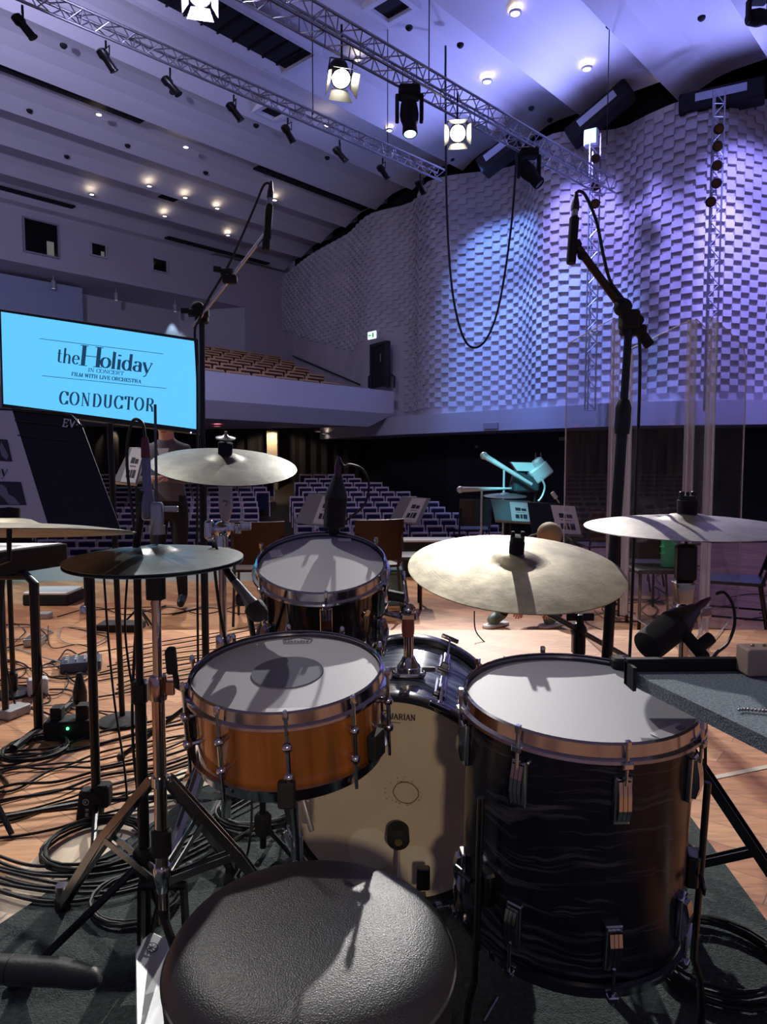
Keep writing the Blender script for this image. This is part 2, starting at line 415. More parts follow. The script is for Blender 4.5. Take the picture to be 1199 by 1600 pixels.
hatch(253, 305, 276, 313, 11.05, .45, 'small square hatch in the ceiling left of centre, far back', False)
hatch(592, 0, 632, 14, 11.05, .7, 'square ceiling hatch cut by the top edge of the view')

GLOW = mat('downlight_glow', (1, .9, .75), emit=(1, .86, .66), estr=8)
RIM = mat('downlight_rim', (.5, .5, .52), .4)
dl = [(806, 20), (762, 127), (918, 107), (1047, 127), (963, 144), (609, 203), (291, 229), (155, 178), (234, 290), (290, 308), (340, 325), (144, 303), (258, 337), (357, 367), (560, 92), (511, 195), (430, 312)]
proto = None
for i, (x, y) in enumerate(dl):
    p = hz(x, y, 11.15 if y < 150 else 10.86); p.z -= .0
    big = .10 if i < 4 else .075
    if proto is None:
        proto = thing('downlight', 'x', 'ceiling light', TR(p)); m_ = MB(); m_.lathe([(.105, .02), (.14, .02), (.14, -.03), (.105, -.03)], n=20, cap=False); m_.build('trim_ring', RIM, proto)
        MB().lathe([(1e-5, -.012), (.1, -.012), (.1, .02)], n=20, cap=False).build('lens', GLOW, proto); q = proto
    else: q = copy_tree(proto, TR(p))
    S_ = Matrix.Diagonal((big / .1, big / .1, 1, 1)); q.matrix_world = TR(p) @ S_
    q['label'] = 'small lit round downlight in the pale ceiling'; q['group'] = 'lit downlights in the ceiling'
# dark dots: sprinklers
pr = None
for (x, y) in [(640, 48), (720, 75), (860, 191), (831, 173), (1097, 33), (953, 45), (401, 200), (512, 250), (270, 148), (348, 74), (100, 76), (47, 177), (322, 273), (200, 231), (105, 248), (707, 252)]:
    p = hz(x, y, 10.9)
    if pr is None: pr = solo(MB().lathe([(.02, -.06), (.05, -.05), (.085, -.01), (.085, .03), (.02, .03)], n=12), 'sprinkler', BLACKM, 'small dark round fitting on the pale ceiling', 'sprinkler', 'dark fittings on the ceiling'); pr.location = p; 
    else:
        c = pr.copy(); COL.objects.link(c); c.location = p

# ---- back wall, booth windows, recess
VB = 29.1
ucr = ucoord(wallpt(0.0, -.3, 0))
mb = MB(); RL = hv(383, 488, VB); ur = ucoord(RL); zr = 8.75
mb.quad(uv(-22, VB, zr), uv(ucr + 3, VB, zr), uv(ucr + 3, VB, 12.6), uv(-22, VB, 12.6))
mb.quad(uv(ur, VB, 2), uv(ucr + 3, VB, 2), uv(ucr + 3, VB, zr), uv(ur, VB, zr))
mb.quad(uv(-22, VB, zr), uv(ur, VB, zr), uv(ur - 2.2, VB + 2.4, zr - .2), uv(-22, VB + 2.4, zr - .2))
mb.quad(uv(-22, VB + 2.4, 2), uv(ur - 2.2, VB + 2.4, 2), uv(ur - 2.2, VB + 2.4, zr), uv(-22, VB + 2.4, zr))
mb.quad(uv(ur, VB, 2), uv(ur - 2.2, VB + 2.4, 2), uv(ur - 2.2, VB + 2.4, zr), uv(ur, VB, zr))
struct(mb.build('wall_back', WALLM))
a = hv(121, 440, VB + 1.6); mb = MB(); mb.box(uv(ucoord(a) - 4, VB + 1.7, 5.3), (8, 1.1, 6.4), R3(rotz(math.degrees(atan2(TV.y, TV.x))))); struct(mb.build('wall_booth', mat('booth_wall', (.34, .37, .5), .8)))
AT = math.degrees(atan2(TV.y, TV.x))
def rect_on(v, x0, y0, x1, y1):
    a = hv(x0, (y0 + y1) / 2, v); b = hv(x1, (y0 + y1) / 2, v); xm = (x0 + x1) / 2
    zt = hv(xm, y0, v).z; zb = hv(xm, y1, v).z
    return ucoord(a), ucoord(b), zb, zt
for n_, (x0, y0, x1, y1) in enumerate([(37, 346, 91, 398), (142, 381, 166, 401), (238, 405, 261, 425)]):
    ua, ub, zb, zt = rect_on(VB - .02, x0, y0, x1, y1)
    t = bpy.data.objects.new('window_%d' % (n_ + 1), None); COL.objects.link(t); M = TR(uv((ua + ub) / 2, VB - .04, zb)) @ rotz(AT); t.matrix_world = M; ROOTM[t.name] = M; struct(t)
    W_, H_ = ub - ua, zt - zb
    MB().box((0, .03, H_ / 2), (W_, .04, H_)).build('window_pane', mat('booth_glass', (.004, .004, .006), .1), t)
    f = MB()
    for s_ in (-1, 1): f.box((s_ * W_ / 2, 0, H_ / 2), (.06, .14, H_ + .06)); 
    f.box((0, 0, 0), (W_, .14, .06)); f.box((0, 0, H_), (W_, .14, .06)); f.build('window_frame', WALLM if n_ else mat('window_frame_grey', (.3, .28, .33), .7), t)
    if n_ < 2: MB().box((W_ * .26, 0.0, H_ * .24), (W_ * .2, .05, H_ * .42)).build('lit_panel', mat('booth_light', (.3, .3, .25), emit=(.35, .33, .25), estr=.22), t)
for (x, y) in [(84, 443), (182, 462), (274, 480)]:
    p = hv(x, y, VB + .7)
    t = thing('pendant_spotlight', 'small white cylindrical spotlight hanging under the booth recess', 'spotlight', TR(p), 'hanging spotlights of the recess')
    MB().lathe([(.07, -.2), (.085, -.2), (.085, .12), (.02, .14), (.02, .3)], n=14, cap=False).build('body', mat('pale_fixture', (.4, .4, .42), .5), t)
    MB().lathe([(1e-5, -.17), (.075, -.17)], n=14, cap=False).build('lens', mat('dim_lens', (1, 1, 1), emit=(1, .95, .9), estr=2.0), t)
pl = hv(277, 530, VB + 2.2); spot('recess_spot', hv(274, 490, VB + 2.05), uv(ucoord(pl), VB + 2.35, pl.z - 1), 90, (.5, .75, 1), 55)

# ---- balcony
VF = 17.3; ub_end = ucoord(wallpt(13.2, .35, 0, False))
mb = MB()
ZL, ZM, ZT = 2.36, 2.86, 3.68
mb.add([uv(-22, VF, ZM), uv(ub_end, VF, ZM), uv(ub_end, VF, ZT), uv(-22, VF, ZT), uv(-22, VF + .25, ZT), uv(ub_end, VF + .25, ZT), uv(-22, VF + .25, ZM), uv(ub_end, VF + .25, ZM)],
       [(0, 1, 2, 3), (3, 2, 5, 4), (4, 5, 7, 6), (1, 7, 5, 2)])
mb.add([uv(-22, VF, ZM), uv(ub_end, VF, ZM), uv(-22, VF + .35, ZL), uv(ub_end - 1, VF + .35, ZL), uv(-22, 24.5, ZL), uv(ub_end - 4.5, 24.5, ZL)], [(0, 1, 3, 2), (2, 3, 5, 4)])
mb.add([uv(ub_end, VF, ZM), uv(ub_end, VF, ZT), uv(ub_end - .5, VF + 1.6, ZT), uv(ub_end - .5, VF + 1.6, ZM), uv(ub_end - 1, VF + .35, ZL)], [(0, 1, 2, 3), (0, 3, 4)])
for j in range(11):                                   # stepped seating platform
    v0 = VF + .25 + j * 1.07; z = 3.05 + j * .285
    mb.add([uv(-22, v0, z - .29), uv(ub_end + 1, v0, z - .29), uv(ub_end + 1, v0, z), uv(-22, v0, z), uv(-22, v0 + 1.07, z), uv(ub_end + 1, v0 + 1.07, z)], [(0, 1, 2, 3), (3, 2, 5, 4)])
struct(mb.build('floor_balcony', mat('balcony_front', (.66, .63, .68), .8, bump=.03, bscale=30)))
# stalls rear: dark curtain wall
mb = MB(); NC = 260
vs = []
for i in range(NC + 1):
    q = Vector((-19 + i * .092, 27.6 + i * .0185, 0)); q.y += .09 * sin(i * 1.25) + .05 * sin(i * .55)
    vs += [q + Vector((0, 0, -.4)), q + Vector((0, 0, 3.0))]
mb.add(vs, [(2 * i, 2 * i + 2, 2 * i + 3, 2 * i + 1) for i in range(NC)], True)
solo(mb, 'curtain', CURTAIN, 'floor-length dark pleated curtain along the back of the stalls under the balcony', 'curtain')
for n_, (x, w_, lab) in enumerate([(427, 16, 'lit beige square column under the balcony left of centre'), (187, 22, 'beige square column with a notice, under the screen at the left')]):
    p = A(x, 700, 29.6 if n_ == 0 else 29.9); p.z = 0; m_ = MB(); ww = w_ * (p.y) / F
    t = thing('column', lab, 'column', TR((p.x, p.y, -.3)) @ rotz(0)); MB().box((0, 0, 1.35), (ww, ww, 2.7)).build('shaft', mat('beige_paint', (.62, .5, .36), .7), t)
    if n_ == 1: MB().box((0, -ww / 2 - .01, 1.35), (.28, .02, .6)).build('notice', mat('notice', (.5, .42, .3), .6), t)
    spot('column_spot', Vector((p.x, p.y - ww - .35, 2.3)), Vector((p.x, p.y, 0.9)), 60 if n_ == 0 else 14, (1, .82, .55), 130)
for (x, y, v, c, lab) in [(427, 660, 22.2, (1, .9, .7), 'lit round downlight over the beige column under the balcony'), (507, 666, 22, (1, .85, .7), 'lit downlight under the balcony, right one of a pair'), (498, 670, 20.6, (1, .45, .25), 'orange-lit downlight under the balcony, left one of a pair'), (340, 656, 20, (1, .25, .3), 'red-lit fitting under the balcony beside the screen')]:
    p = hv(x, y, v); p.z = ZL - .03
    t = thing('downlight', lab, 'ceiling light', TR(p)); MB().lathe([(.1, .0), (.15, .0), (.15, -.05), (.1, -.05)], n=16, cap=False).build('trim_ring', RIM, t)
    MB().lathe([(1e-5, -.03), (.1, -.03), (.1, 0)], n=16, cap=False).build('lens', mat('uc_%d' % x, c, emit=c, estr=6), t)
# door, exit sign, handrails on the balcony side wall
def wall_s_for_x(x, off=0.0):
    best = None
    for i in range(0, 340):
        q = wallpt(i * .1, off, 0, False); px = 600 + F * q.x / q.y
        if best is None or abs(px - x) < best[0]: best = (abs(px - x), i * .1)
    return best[1]
s0 = wall_s_for_x(594, .42); p0 = wallpt(s0, .42, 0, False); p1 = wallpt(s0 + .1, .42, 0, False); dw = (p1 - p0).normalized(); aw = math.degrees(atan2(dw.y, dw.x))
D_ = p0.y; zt = CAM.z + (722 - 543) / F * D_; zb = CAM.z + (722 - 606) / F * D_
t = bpy.data.objects.new('door_1', None); COL.objects.link(t); M = TR((p0.x, p0.y, zb)) @ rotz(aw); t.matrix_world = M; ROOTM[t.name] = M; struct(t)
H_ = zt - zb; MB().box((0, 0, H_ / 2), (.98, .08, H_)).build('door_leaf', mat('black_door', (.012, .012, .015), .5), t)
f = MB()
for s_ in (-1, 1): f.box((s_ * .53, 0, H_ / 2), (.09, .2, H_ + .1))
f.box((0, 0, H_ + .05), (1.15, .2, .1)); f.build('door_frame', mat('door_frame_dark', (.03, .03, .035), .6), t)
MB().tube([(.3, .1, .9), (.3, .16, .9), (.3, .16, 1.2), (.3, .1, 1.2)], .02).build('door_handle', STEEL, t)
MB().tube([(.3, -.1, .9), (.3, -.16, .9), (.3, -.16, 1.2), (.3, -.1, 1.2)], .02).build('door_handle', STEEL, t)
p = Vector((p0.x - .25, p0.y - .35, zt + .32))
t = thing('exit_sign', 'small lit white emergency exit sign above the black balcony door', 'sign', TR(p) @ rotz(aw + 8))
MB().box((0, 0, 0), (.5, .08, .3)).build('housing', WHITEP, t); MB().box((0, -.05, 0), (.46, .02, .26)).build('sign_face', mat('exit_face', (.8, 1, .9), emit=(.75, 1, .9), estr=2.2), t)
g = MB(); g.box((.07, -.063, 0), (.1, .005, .18)); g.box((-.1, -.063, 0), (.16, .005, .05)); g.box((-.17, -.063, 0), (.04, .005, .13)); g.build('pictogram', mat('exit_green', (.05, .5, .25), emit=(.05, .5, .25), estr=.6), t)
def rail(pts, label):
    m_ = MB(); m_.tube(pts, .035, 8); t = solo(m_, 'handrail', BLACK, label, 'handrail'); return t
ra = wallpt(wall_s_for_x(467), .25, CAM.z + (722 - 562) / F * 36.0, False); rb = wallpt(wall_s_for_x(575), .35, CAM.z + (722 - 601) / F * 28.2, False)
rail([ra, rb], 'long sloping black handrail along the pale side wall of the balcony')
for n_, (xa, xb, yt, lab) in enumerate([(577, 585, 586, 'short black tubular rail left of the balcony door'), (607, 617, 586, 'short black tubular rail right of the balcony door')]):
    Dd = p0.y - .9; q = [A(xa, 606, Dd), A(xa, yt + 3, Dd), A(xa + 3, yt, Dd), A(xb - 3, yt, Dd), A(xb, yt + 3, Dd), A(xb, 606, Dd)]
    rail(q, lab)

# ---- hall floor and rows of seats
RAIL = [(19.0, -1.35), (28.6, .68)]
def seat_top(Y): return RAIL[0][1] + (RAIL[1][1] - RAIL[0][1]) * (Y - RAIL[0][0]) / (RAIL[1][0] - RAIL[0][0])
mb = MB(); 
for i in range(16):
    y0, y1 = 6 + i * 2, 8 + i * 2; z0, z1 = seat_top(y0) - .9, seat_top(y1) - .9
    mb.quad((-30, y0, z0), (22, y0, z0), (22, y1, z1), (-30, y1, z1))
struct(mb.build('floor_hall', mat('hall_floor', (.05, .035, .03), .6)))
SHELL = mat('seat_frame_wood', (.85, .68, .68), .5); CUSH = mat('seat_fabric_blue', (.018, .014, .05), .9); CUSH2 = mat('seat_fabric_red', (.07, .016, .012), .9); SHELL2 = mat('seat_frame_oak', (.75, .45, .22), .5)
def seat_mesh(frame, cush, W_=.54):
    m_ = MB()
    m_.cur = 0
    m_.rbox((0, .05, -.03), (W_ - .02, .05, .06), .02)               # top rail
    for s_ in (-1, 1): m_.box((s_ * (W_ / 2 - .03), .05, -.2), (.04, .05, .36)); m_.box((s_ * (W_ / 2 - .02), -.2, -.34), (.045, .42, .05)); m_.box((s_ * (W_ / 2 - .02), -.05, -.62), (.04, .1, .56))
    m_.box((0, .07, -.3), (W_ - .08, .03, .5))
    m_.cur = 1
    m_.rbox((0, 0, -.24), (W_ - .11, .1, .34), .03)
    m_.rbox((0, -.13, -.52), (W_ - .11, .14, .34), .03)              # tipped-up seat
    me = m_.build('theatre_seat', [frame, cush]); return me
s_proto = seat_mesh(SHELL, CUSH)
# find where each row shows and list the seats
seats = []
NR = 15
for r in range(NR):
    Y0 = 18.8 + r * .68
    zt_ = seat_top(Y0)
    xr_px = 875 - (875 - 545) * (r / (NR - 1)) ** .9
    xr = (xr_px - 600) / F * Y0
    xl = (60 - 600) / F * Y0
    off = (r % 2) * .28; x = xr - off
    while x > xl:
        aisle = abs(x - (-3.2 - .05 * r)) < .55
        if not aisle: seats.append((x, Y0 - .035 * (x - xr) * 0 + .0, zt_))
        x -= .565
seats_near = sorted(seats, key=lambda q: q[1] + (20 if q[0] / q[1] < -.36 else 0) + (6 if q[0] / q[1] < -.22 else 0))
ind = seats_near[:245]; rest = seats_near[245:]
first = True
for (x, y, z) in ind:
    if first: o = s_proto; first = False
    else: o = s_proto.copy(); COL.objects.link(o)
    o.location = (x, y, z); o.rotation_euler = (0, 0, radians(6 - x * .6))
    tag(o, 'empty tip-up stalls seat with purple-blue upholstery and pale wooden frame', 'seat', 'empty seats in the rows of the stalls')
sm = MB(); proto_me = s_proto.data
for (x, y, z) in rest:
    Rz = Matrix.Rotation(radians(6 - x * .6), 3, 'Z'); off = len(sm.v)
    sm.v += [Rz @ v.co + Vector((x, y, z)) for v in proto_me.vertices]
    for p_ in proto_me.polygons: sm.f.append([i + off for i in p_.vertices]); sm.m.append(p_.material_index); sm.sm.append(False)
o = sm.build('theatre_seats', [SHELL, CUSH]); tag(o, 'farthest rows of small stalls seats below the balcony', 'seats', None, 'stuff')
b_proto = seat_mesh(SHELL2, CUSH2, .6); first = True
b_n = 0
for j in range(9):
    v = VF + .95 + j * 1.07; ztp = 3.9 + j * .285
    xr = 521 - (521 - 432) * j / 8; c = hv(xr, 600, v); u = ucoord(c) - .1
    for k in range(9):
        if first: o = b_proto; first = False
        else: o = b_proto.copy(); COL.objects.link(o)
        uu = u - k * .98 - (j % 2) * .4; P_ = uv(uu, v, ztp)
        if 600 + F * P_.x / P_.y < 300: COL.objects.unlink(o) if o is not b_proto else None; continue
        o.location = P_; o.rotation_euler = (0, 0, radians(AT)); o.scale = (1.5, 1, 1)
        tag(o, 'balcony seat with dark red upholstery and light wooden frame', 'seat', 'rows of seats on the balcony'); b_n += 1
print('SEATS', len(ind), len(rest), b_n)

# ---- small marks on the dark lower wall
for (x, y, w_, h_, lab, c) in [(790, 666, 28, 9, 'flat grey vent grille on the rendered band above the hall doors', (.35, .35, .4)), (713, 698, 5, 4, 'small white switch plate on the dark wall beside the far doors', (.3, .3, .35)), (847, 686, 12, 5, 'small pale emergency light on the dark wall under the band', (.35, .35, .4))]:
    s_ = wall_s_for_x(x); off = .78 if y < 670 else -1.15; q = wallpt(s_, off, 0, False); 
    d = (wallpt(s_ + .1, off, 0, False) - q).normalized(); k = q.y / F
    zz = CAM.z + (722 - y) * k
    m_ = MB(); m_.box((q.x, q.y, zz), (w_ * k, .05, h_ * k), R3(rotz(math.degrees(atan2(d.y, d.x))))); solo(m_, 'wall_plate', mat('plate%d' % x, c, .5), lab, 'wall fitting')
for n_, (x) in enumerate((806, 813)):
    s_ = wall_s_for_x(x); q = wallpt(s_, -1.1, 0, False); k = q.y / F; z0 = CAM.z + (722 - 722) * k; 
    m_ = MB(); m_.tube([(q.x, q.y, z0 - .05), (q.x, q.y - .1, z0), (q.x, q.y - .1, z0 + .3), (q.x, q.y, z0 + .35)], .03); solo(m_, 'door_handle', STEEL, ['left', 'right'][n_] + ' one of two upright steel pull handles on the dark hall doors', 'door handle')
# ---- stage floor
STW = mat('stage_wood', (.45, .25, .12), .5)
nd, lk, bs = nodes(STW)
tc = nd.new('ShaderNodeTexCoord'); mp = nd.new('ShaderNodeMapping'); mp.inputs['Rotation'].default_value = (0, 0, radians(38))
br = nd.new('ShaderNodeTexBrick'); br.inputs['Scale'].default_value = 1.0; br.inputs['Brick Width'].default_value = .6; br.inputs['Row Height'].default_value = .12; br.inputs['Mortar Size'].default_value = .0014
br.inputs['Color1'].default_value = (.48, .20, .09, 1); br.inputs['Color2'].default_value = (.70, .37, .18, 1); br.inputs['Mortar'].default_value = (.22, .11, .06, 1)
ns_ = nd.new('ShaderNodeTexNoise'); ns_.inputs['Scale'].default_value = 6; ns_.inputs['Detail'].default_value = 8; mp2 = nd.new('ShaderNodeMapping'); mp2.inputs['Rotation'].default_value = (0, 0, radians(38)); mp2.inputs['Scale'].default_value = (1, 9, 1)
mx = nd.new('ShaderNodeMix'); mx.data_type = 'RGBA'; mx.blend_type = 'MULTIPLY'; mx.inputs[0].default_value = .75
cr = nd.new('ShaderNodeValToRGB'); cr.color_ramp.elements[0].position = .3; cr.color_ramp.elements[0].color = (.55, .5, .46, 1); cr.color_ramp.elements[1].position = .7; cr.color_ramp.elements[1].color = (1.25, 1.2, 1.15, 1)
lk.new(tc.outputs['Object'], mp.inputs[0]); lk.new(tc.outputs['Object'], mp2.inputs[0]); lk.new(mp.outputs[0], br.inputs[0]); lk.new(mp2.outputs[0], ns_.inputs[0]); lk.new(ns_.outputs[0], cr.inputs[0])
lk.new(br.outputs[0], mx.inputs[6]); lk.new(cr.outputs[0], mx.inputs[7]); lk.new(mx.outputs[2], bs.inputs['Base Color'])
mb = MB(); edge = [(-12, 8.1), (-1.3, 8.1), (.2, 9.6), (4, 11.2), (16, 12.6), (16, 4.6), (-12, 4.6)]
edge0 = [(-12, 4.6), (16, 4.6), (16, -4), (-12, -4)]
mb.prism([(x, y, -.32) for x, y in edge], (0, 0, .12)); struct(mb.build('floor_orchestra', STW))
mb = MB(); mb.prism([(x, y, -.3) for x, y in edge0], (0, 0, .3)); struct(mb.build('floor', STW))
mb = MB(); mb.prism([(x, y + (-.06 if y > 5 else 0), -2.2) for x, y in edge], (0, 0, 1.88)); struct(mb.build('trim_3', mat('stage_front', (.02, .015, .015), .7)))
# ================================================================== TRUSSES AND LAMPS
ALU = mat('truss_aluminium', (.42, .42, .47), .38, .9)
def truss(a, b, size, label, bays):
    a, b = Vector(a), Vector(b); d = (b - a).normalized(); side = d.cross(Vector((0, 0, 1))).normalized()
    corners = [side * -size / 2, side * size / 2, Vector((0, 0, -size * .86))]
    if size > .3: corners = [side * -size / 2 + Vector((0, 0, size / 2)), side * size / 2 + Vector((0, 0, size / 2)), side * size / 2 - Vector((0, 0, size / 2)), side * -size / 2 - Vector((0, 0, size / 2))]
    t = thing('lighting_truss', label, 'truss', TR(a)); n = len(corners)
    for c in corners: MB().tube([a + c, b + c], .024, 8).build('chord', ALU, t, world=True)
    m_ = MB(); L = (b - a).length
    for i in range(bays):
        for k in range(n):
            c0, c1 = corners[k], corners[(k + 1) % n]
            if i % 2: c0, c1 = c1, c0
            m_.tube([a + d * (L * i / bays) + c0, a + d * (L * (i + 1) / bays) + c1], .011, 6)
            if i % 4 == 0: m_.tube([a + d * (L * i / bays) + c0, a + d * (L * i / bays) + c1], .011, 6)
    m_.build('lacing', ALU, t, world=True); return t
ZA, ZB_ = 8.5, 8.0
TA0, TA1 = hz(60, -10, ZA), hz(690, 268, ZA); TB0, TB1 = hz(415, -10, ZB_), hz(952, 293, ZB_)
truss(TA0 - (TA1 - TA0).normalized() * 3, TA1, .26, 'slim silver lighting truss across the left of the ceiling', 56)
truss(TB0 - (TB1 - TB0).normalized() * 9.5, TB1, .34, 'large silver box truss running from the top centre to the relief wall', 76)
def clampat(p0_, p1_, x):      # point on a truss line seen at pixel column x
    best = None
    for i in range(601):
        q = p0_.lerp(p1_, -.2 + 1.25 * i / 600); D = (q - CAM).dot(FW); px = 600 + F * (q - CAM).dot(RT) / D
        if best is None or abs(px - x) < best[0]: best = (abs(px - x), q)
    return best[1].copy()
def lampM(p, target):
    d = (Vector(target) - Vector(p)); return TR(p) @ d.to_track_quat('-Z', 'Y').to_matrix().to_4x4()
LENS = mat('lit_lens', (1, .95, .85), emit=(1, .9, .68), estr=60)
KIT = Vector((0.1, 1.5, .6))
# fresnels
def fresnel(hang, p, target, label, watts, col=(1, .97, .92), cone=34):
    t = thing('fresnel_spotlight', label, 'stage light', lampM(p, target))
    b = MB(); b.lathe([(.05, .36), (.13, .34), (.15, .26), (.15, .02), (.165, 0), (.165, -.05), (.145, -.05), (.14, .0)], n=20, cap=False)
    for k in range(5): b.lathe([(.15, .3 - k * .05), (.158, .295 - k * .05), (.158, .28 - k * .05), (.15, .275 - k * .05)], n=20, cap=False)
    b.build('housing', BLACK, t)
    MB().lathe([(1e-5, -.035), (.07, -.03), (.14, -.01)], n=20, cap=False).build('lens', LENS, t)
    for k in range(4):
        a = k * pi / 2; Rr = Matrix.Rotation(a, 3, 'Z'); m_ = MB(); w0, w1, l = .13, .19, .2
        q = [Vector((-w0, .16, -.05)), Vector((w0, .16, -.05)), Vector((w1, .25, -.05 - l)), Vector((-w1, .25, -.05 - l))]
        m_.prism([Rr @ v for v in q], Rr @ Vector((0, .004, .002))); m_.build('barn_door', mat('barn_door', (.05, .05, .06), .45), t)
    y = MB(); M_ = ROOTM[t.name]; L_ = M_ @ Vector((-.19, 0, .12)); R_ = M_ @ Vector((.19, 0, .12)); top = Vector(hang) - Vector((0, 0, .18)); sx = (R_ - L_).normalized()
    y.tube([L_, top - sx * .19, top + sx * .19, R_], .014, 6); y.tube([top, Vector(hang) + Vector((0, 0, .36))], .018, 8); y.build('yoke', BLACK, t, world=True)
    spot('fresnel_beam', Vector(p) + (Vector(target) - Vector(p)).normalized() * .12, target, watts, col, cone, .55, .075)
for x, dx, dy, lab, wt, tg in [(320, 0, -.2, 'lit fresnel lamp with barn doors at the top of the view by the hatch', 1.1, Vector((-1.2, 4.6, .1))), (535, 0, -.3, 'lit fresnel lamp with barn doors hanging from the box truss at top centre', 1.2, Vector((.8, 6.2, .0))), (716, 0, -.1, 'lit fresnel lamp with barn doors, the one nearest the relief wall', 5.6, Vector((.2, 1.7, .4)))]:
    h = clampat(TB0, TB1, x); h.z -= .17
    dz = .62 if x == 535 else .45
    if x == 320: h = hz(318, -30, 8.1); dz = .3
    fresnel(h, h + Vector((dx, dy, -dz)), tg, lab, FRESNEL_W * wt, cone=30 if x == 716 else 26)
dT = (TB1 - TB0).normalized()
K0, K1 = Vector((-7.4, 1.5, 7.9)), Vector((-1.7, 7.8, 7.9)); truss(K0, K1, .34, 'silver box truss high up at the left, nearer the stage than the others', 22)
h = K0.lerp(K1, .64) - Vector((0, 0, .17)); fresnel(h, h - Vector((0, 0, .45)), Vector((-.05, 1.3, .5)), 'lit fresnel lamp under the nearest truss at the left', FRESNEL_W * .85)
for dist, lab, wt, tg in [(8.2, 'lit fresnel lamp at the extreme left end of the box truss', 1.5, Vector((-2.2, 6.0, .0)))]:
    h = TB0 - dT * dist - Vector((0, 0, .17)); fresnel(h, h - Vector((0, 0, .45)), tg, lab, FRESNEL_W * wt)
# unseen warm lamp added behind the drummer to brighten the bass drum head
bp_ = Vector((.35, -3.6, 2.7)); tb_ = thing('fresnel_spotlight', 'unseen warm lamp on a tripod stand, added behind the drummer to light the bass drum head', 'stage light', TR((bp_.x, bp_.y, 0)))
m_ = MB(); m_.tube([(0, 0, 0.05), (0, 0, 2.5)], .018, 10); m_.build('stand_pole', BLACK, tb_)
for a in (30, 150, 270): MB().tube([(0, 0, .6), (.5 * cos(radians(a)), .5 * sin(radians(a)), .015)], .012, 8).build('leg', BLACK, tb_)
m_ = MB(); m_.lathe([(.05, -.3), (.14, -.26), (.16, -.1), (.16, .0), (.15, .0), (.14, -.04), (1e-5, -.05)], (0, 0, 2.7), axisR(Vector((-.05, 5, -2.2))), 20); m_.tube([(0, 0, 2.45), (-.18, 0, 2.5), (-.18, -.08, 2.72)], .012, 6); m_.tube([(0, 0, 2.45), (.18, 0, 2.5), (.18, -.08, 2.72)], .012, 6); m_.build('housing', BLACK, tb_)
spot('added_back_beam', bp_ + Vector((0, .06, -.03)), Vector((-.05, 1.6, .35)), BACK_W, (1, .80, .58), 11, .6, .12)
# profile spots on the slim truss
def profile_lamp():
    t = thing('profile_spotlight', 'x', 'stage light', TR((0, 0, 0)))
    b = MB(); Rr = R3(rotx(-38)); b.lathe([(.04, .2), (.09, .17), (.1, .05), (.07, .0), (.075, -.22), (.085, -.23), (.085, -.25), (.06, -.25)], (0, 0, -.28), Rr, 14); b.build('housing', BLACK, t)
    MB().tube([(-.12, 0, -.26), (-.13, 0, -.06), (.13, 0, -.06), (.12, 0, -.26)], .012, 6).build('yoke', BLACK, t)
    MB().tube([(0, 0, -.06), (0, 0, .1)], .02, 8).build('clamp', BLACK, t); return t
pf = None
names = ['first', 'second', 'third', 'fourth', 'fifth', 'sixth', 'seventh', 'eighth']
for i, x in enumerate([35, 165, 265, 365, 450, 531, 599, 657]):
    h = clampat(TA0, TA1, x); h.z -= .36
    M = TR(h) @ rotz(20 * math.sin(i * 2.1) + 120) @ Matrix.Diagonal((.95, .95, .78, 1))
    if pf is None: pf = profile_lamp(); pf.matrix_world = M; o = pf
    else: o = copy_tree(pf, M)
    o['label'] = 'unlit black profile spotlight, %s from the left under the slim truss' % names[i]; o['group'] = 'profile lamps on the slim truss'
# moving heads
def moving_head(h, target, label, k=1.0, lit=None):
    M = TR(h) @ Matrix.Diagonal((k, k, k, 1)); t = thing('moving_head_light', label, 'stage light', M)
    MB().rbox((0, 0, -.09), (.34, .3, .16), .05).build('base', BLACKM, t, bevel=.01)
    for s_ in (-1, 1): MB().rbox((s_ * .19, 0, -.33), (.06, .14, .4), .02).build('arm', BLACKM, t, bevel=.01)
    d = (Vector(target) - Vector(h)).normalized(); Rr = axisR(d)
    b = MB(); b.lathe([(.05, -.24), (.13, -.2), (.15, -.02), (.14, .06), (.11, .16), (.12, .3), (.1, .33), (.09, .31)], (0, 0, -.44), Rr, 20); b.build('head', BLACKM, t)
    b = MB(); b.lathe([(1e-5, .315), (.09, .315)], (0, 0, -.44), Rr, 16, cap=False)
    b.build('lens', mat('lens_' + ('lit' if lit else 'off'), lit or (.02, .02, .03), .1, emit=lit, estr=8 if lit else 0), t); return t
h = clampat(TB0, TB1, 640); h.z -= .2; moving_head(h, h + Vector((.05, -.4, -1.6)), 'black moving head lamp hanging lens down under the box truss', 1.15, (.5, .9, .85))
h = clampat(TB0, TB1, 828); h.z -= .12; moving_head(h, h + Vector((.8, -.3, -1)), 'black moving head lamp tilted under the far end of the box truss', 1.15)
h = hz(1188, -12, 9.6); moving_head(h, h + Vector((.5, -1, -.6)), 'black lamp cut off by the top right corner of the view', 1.0)
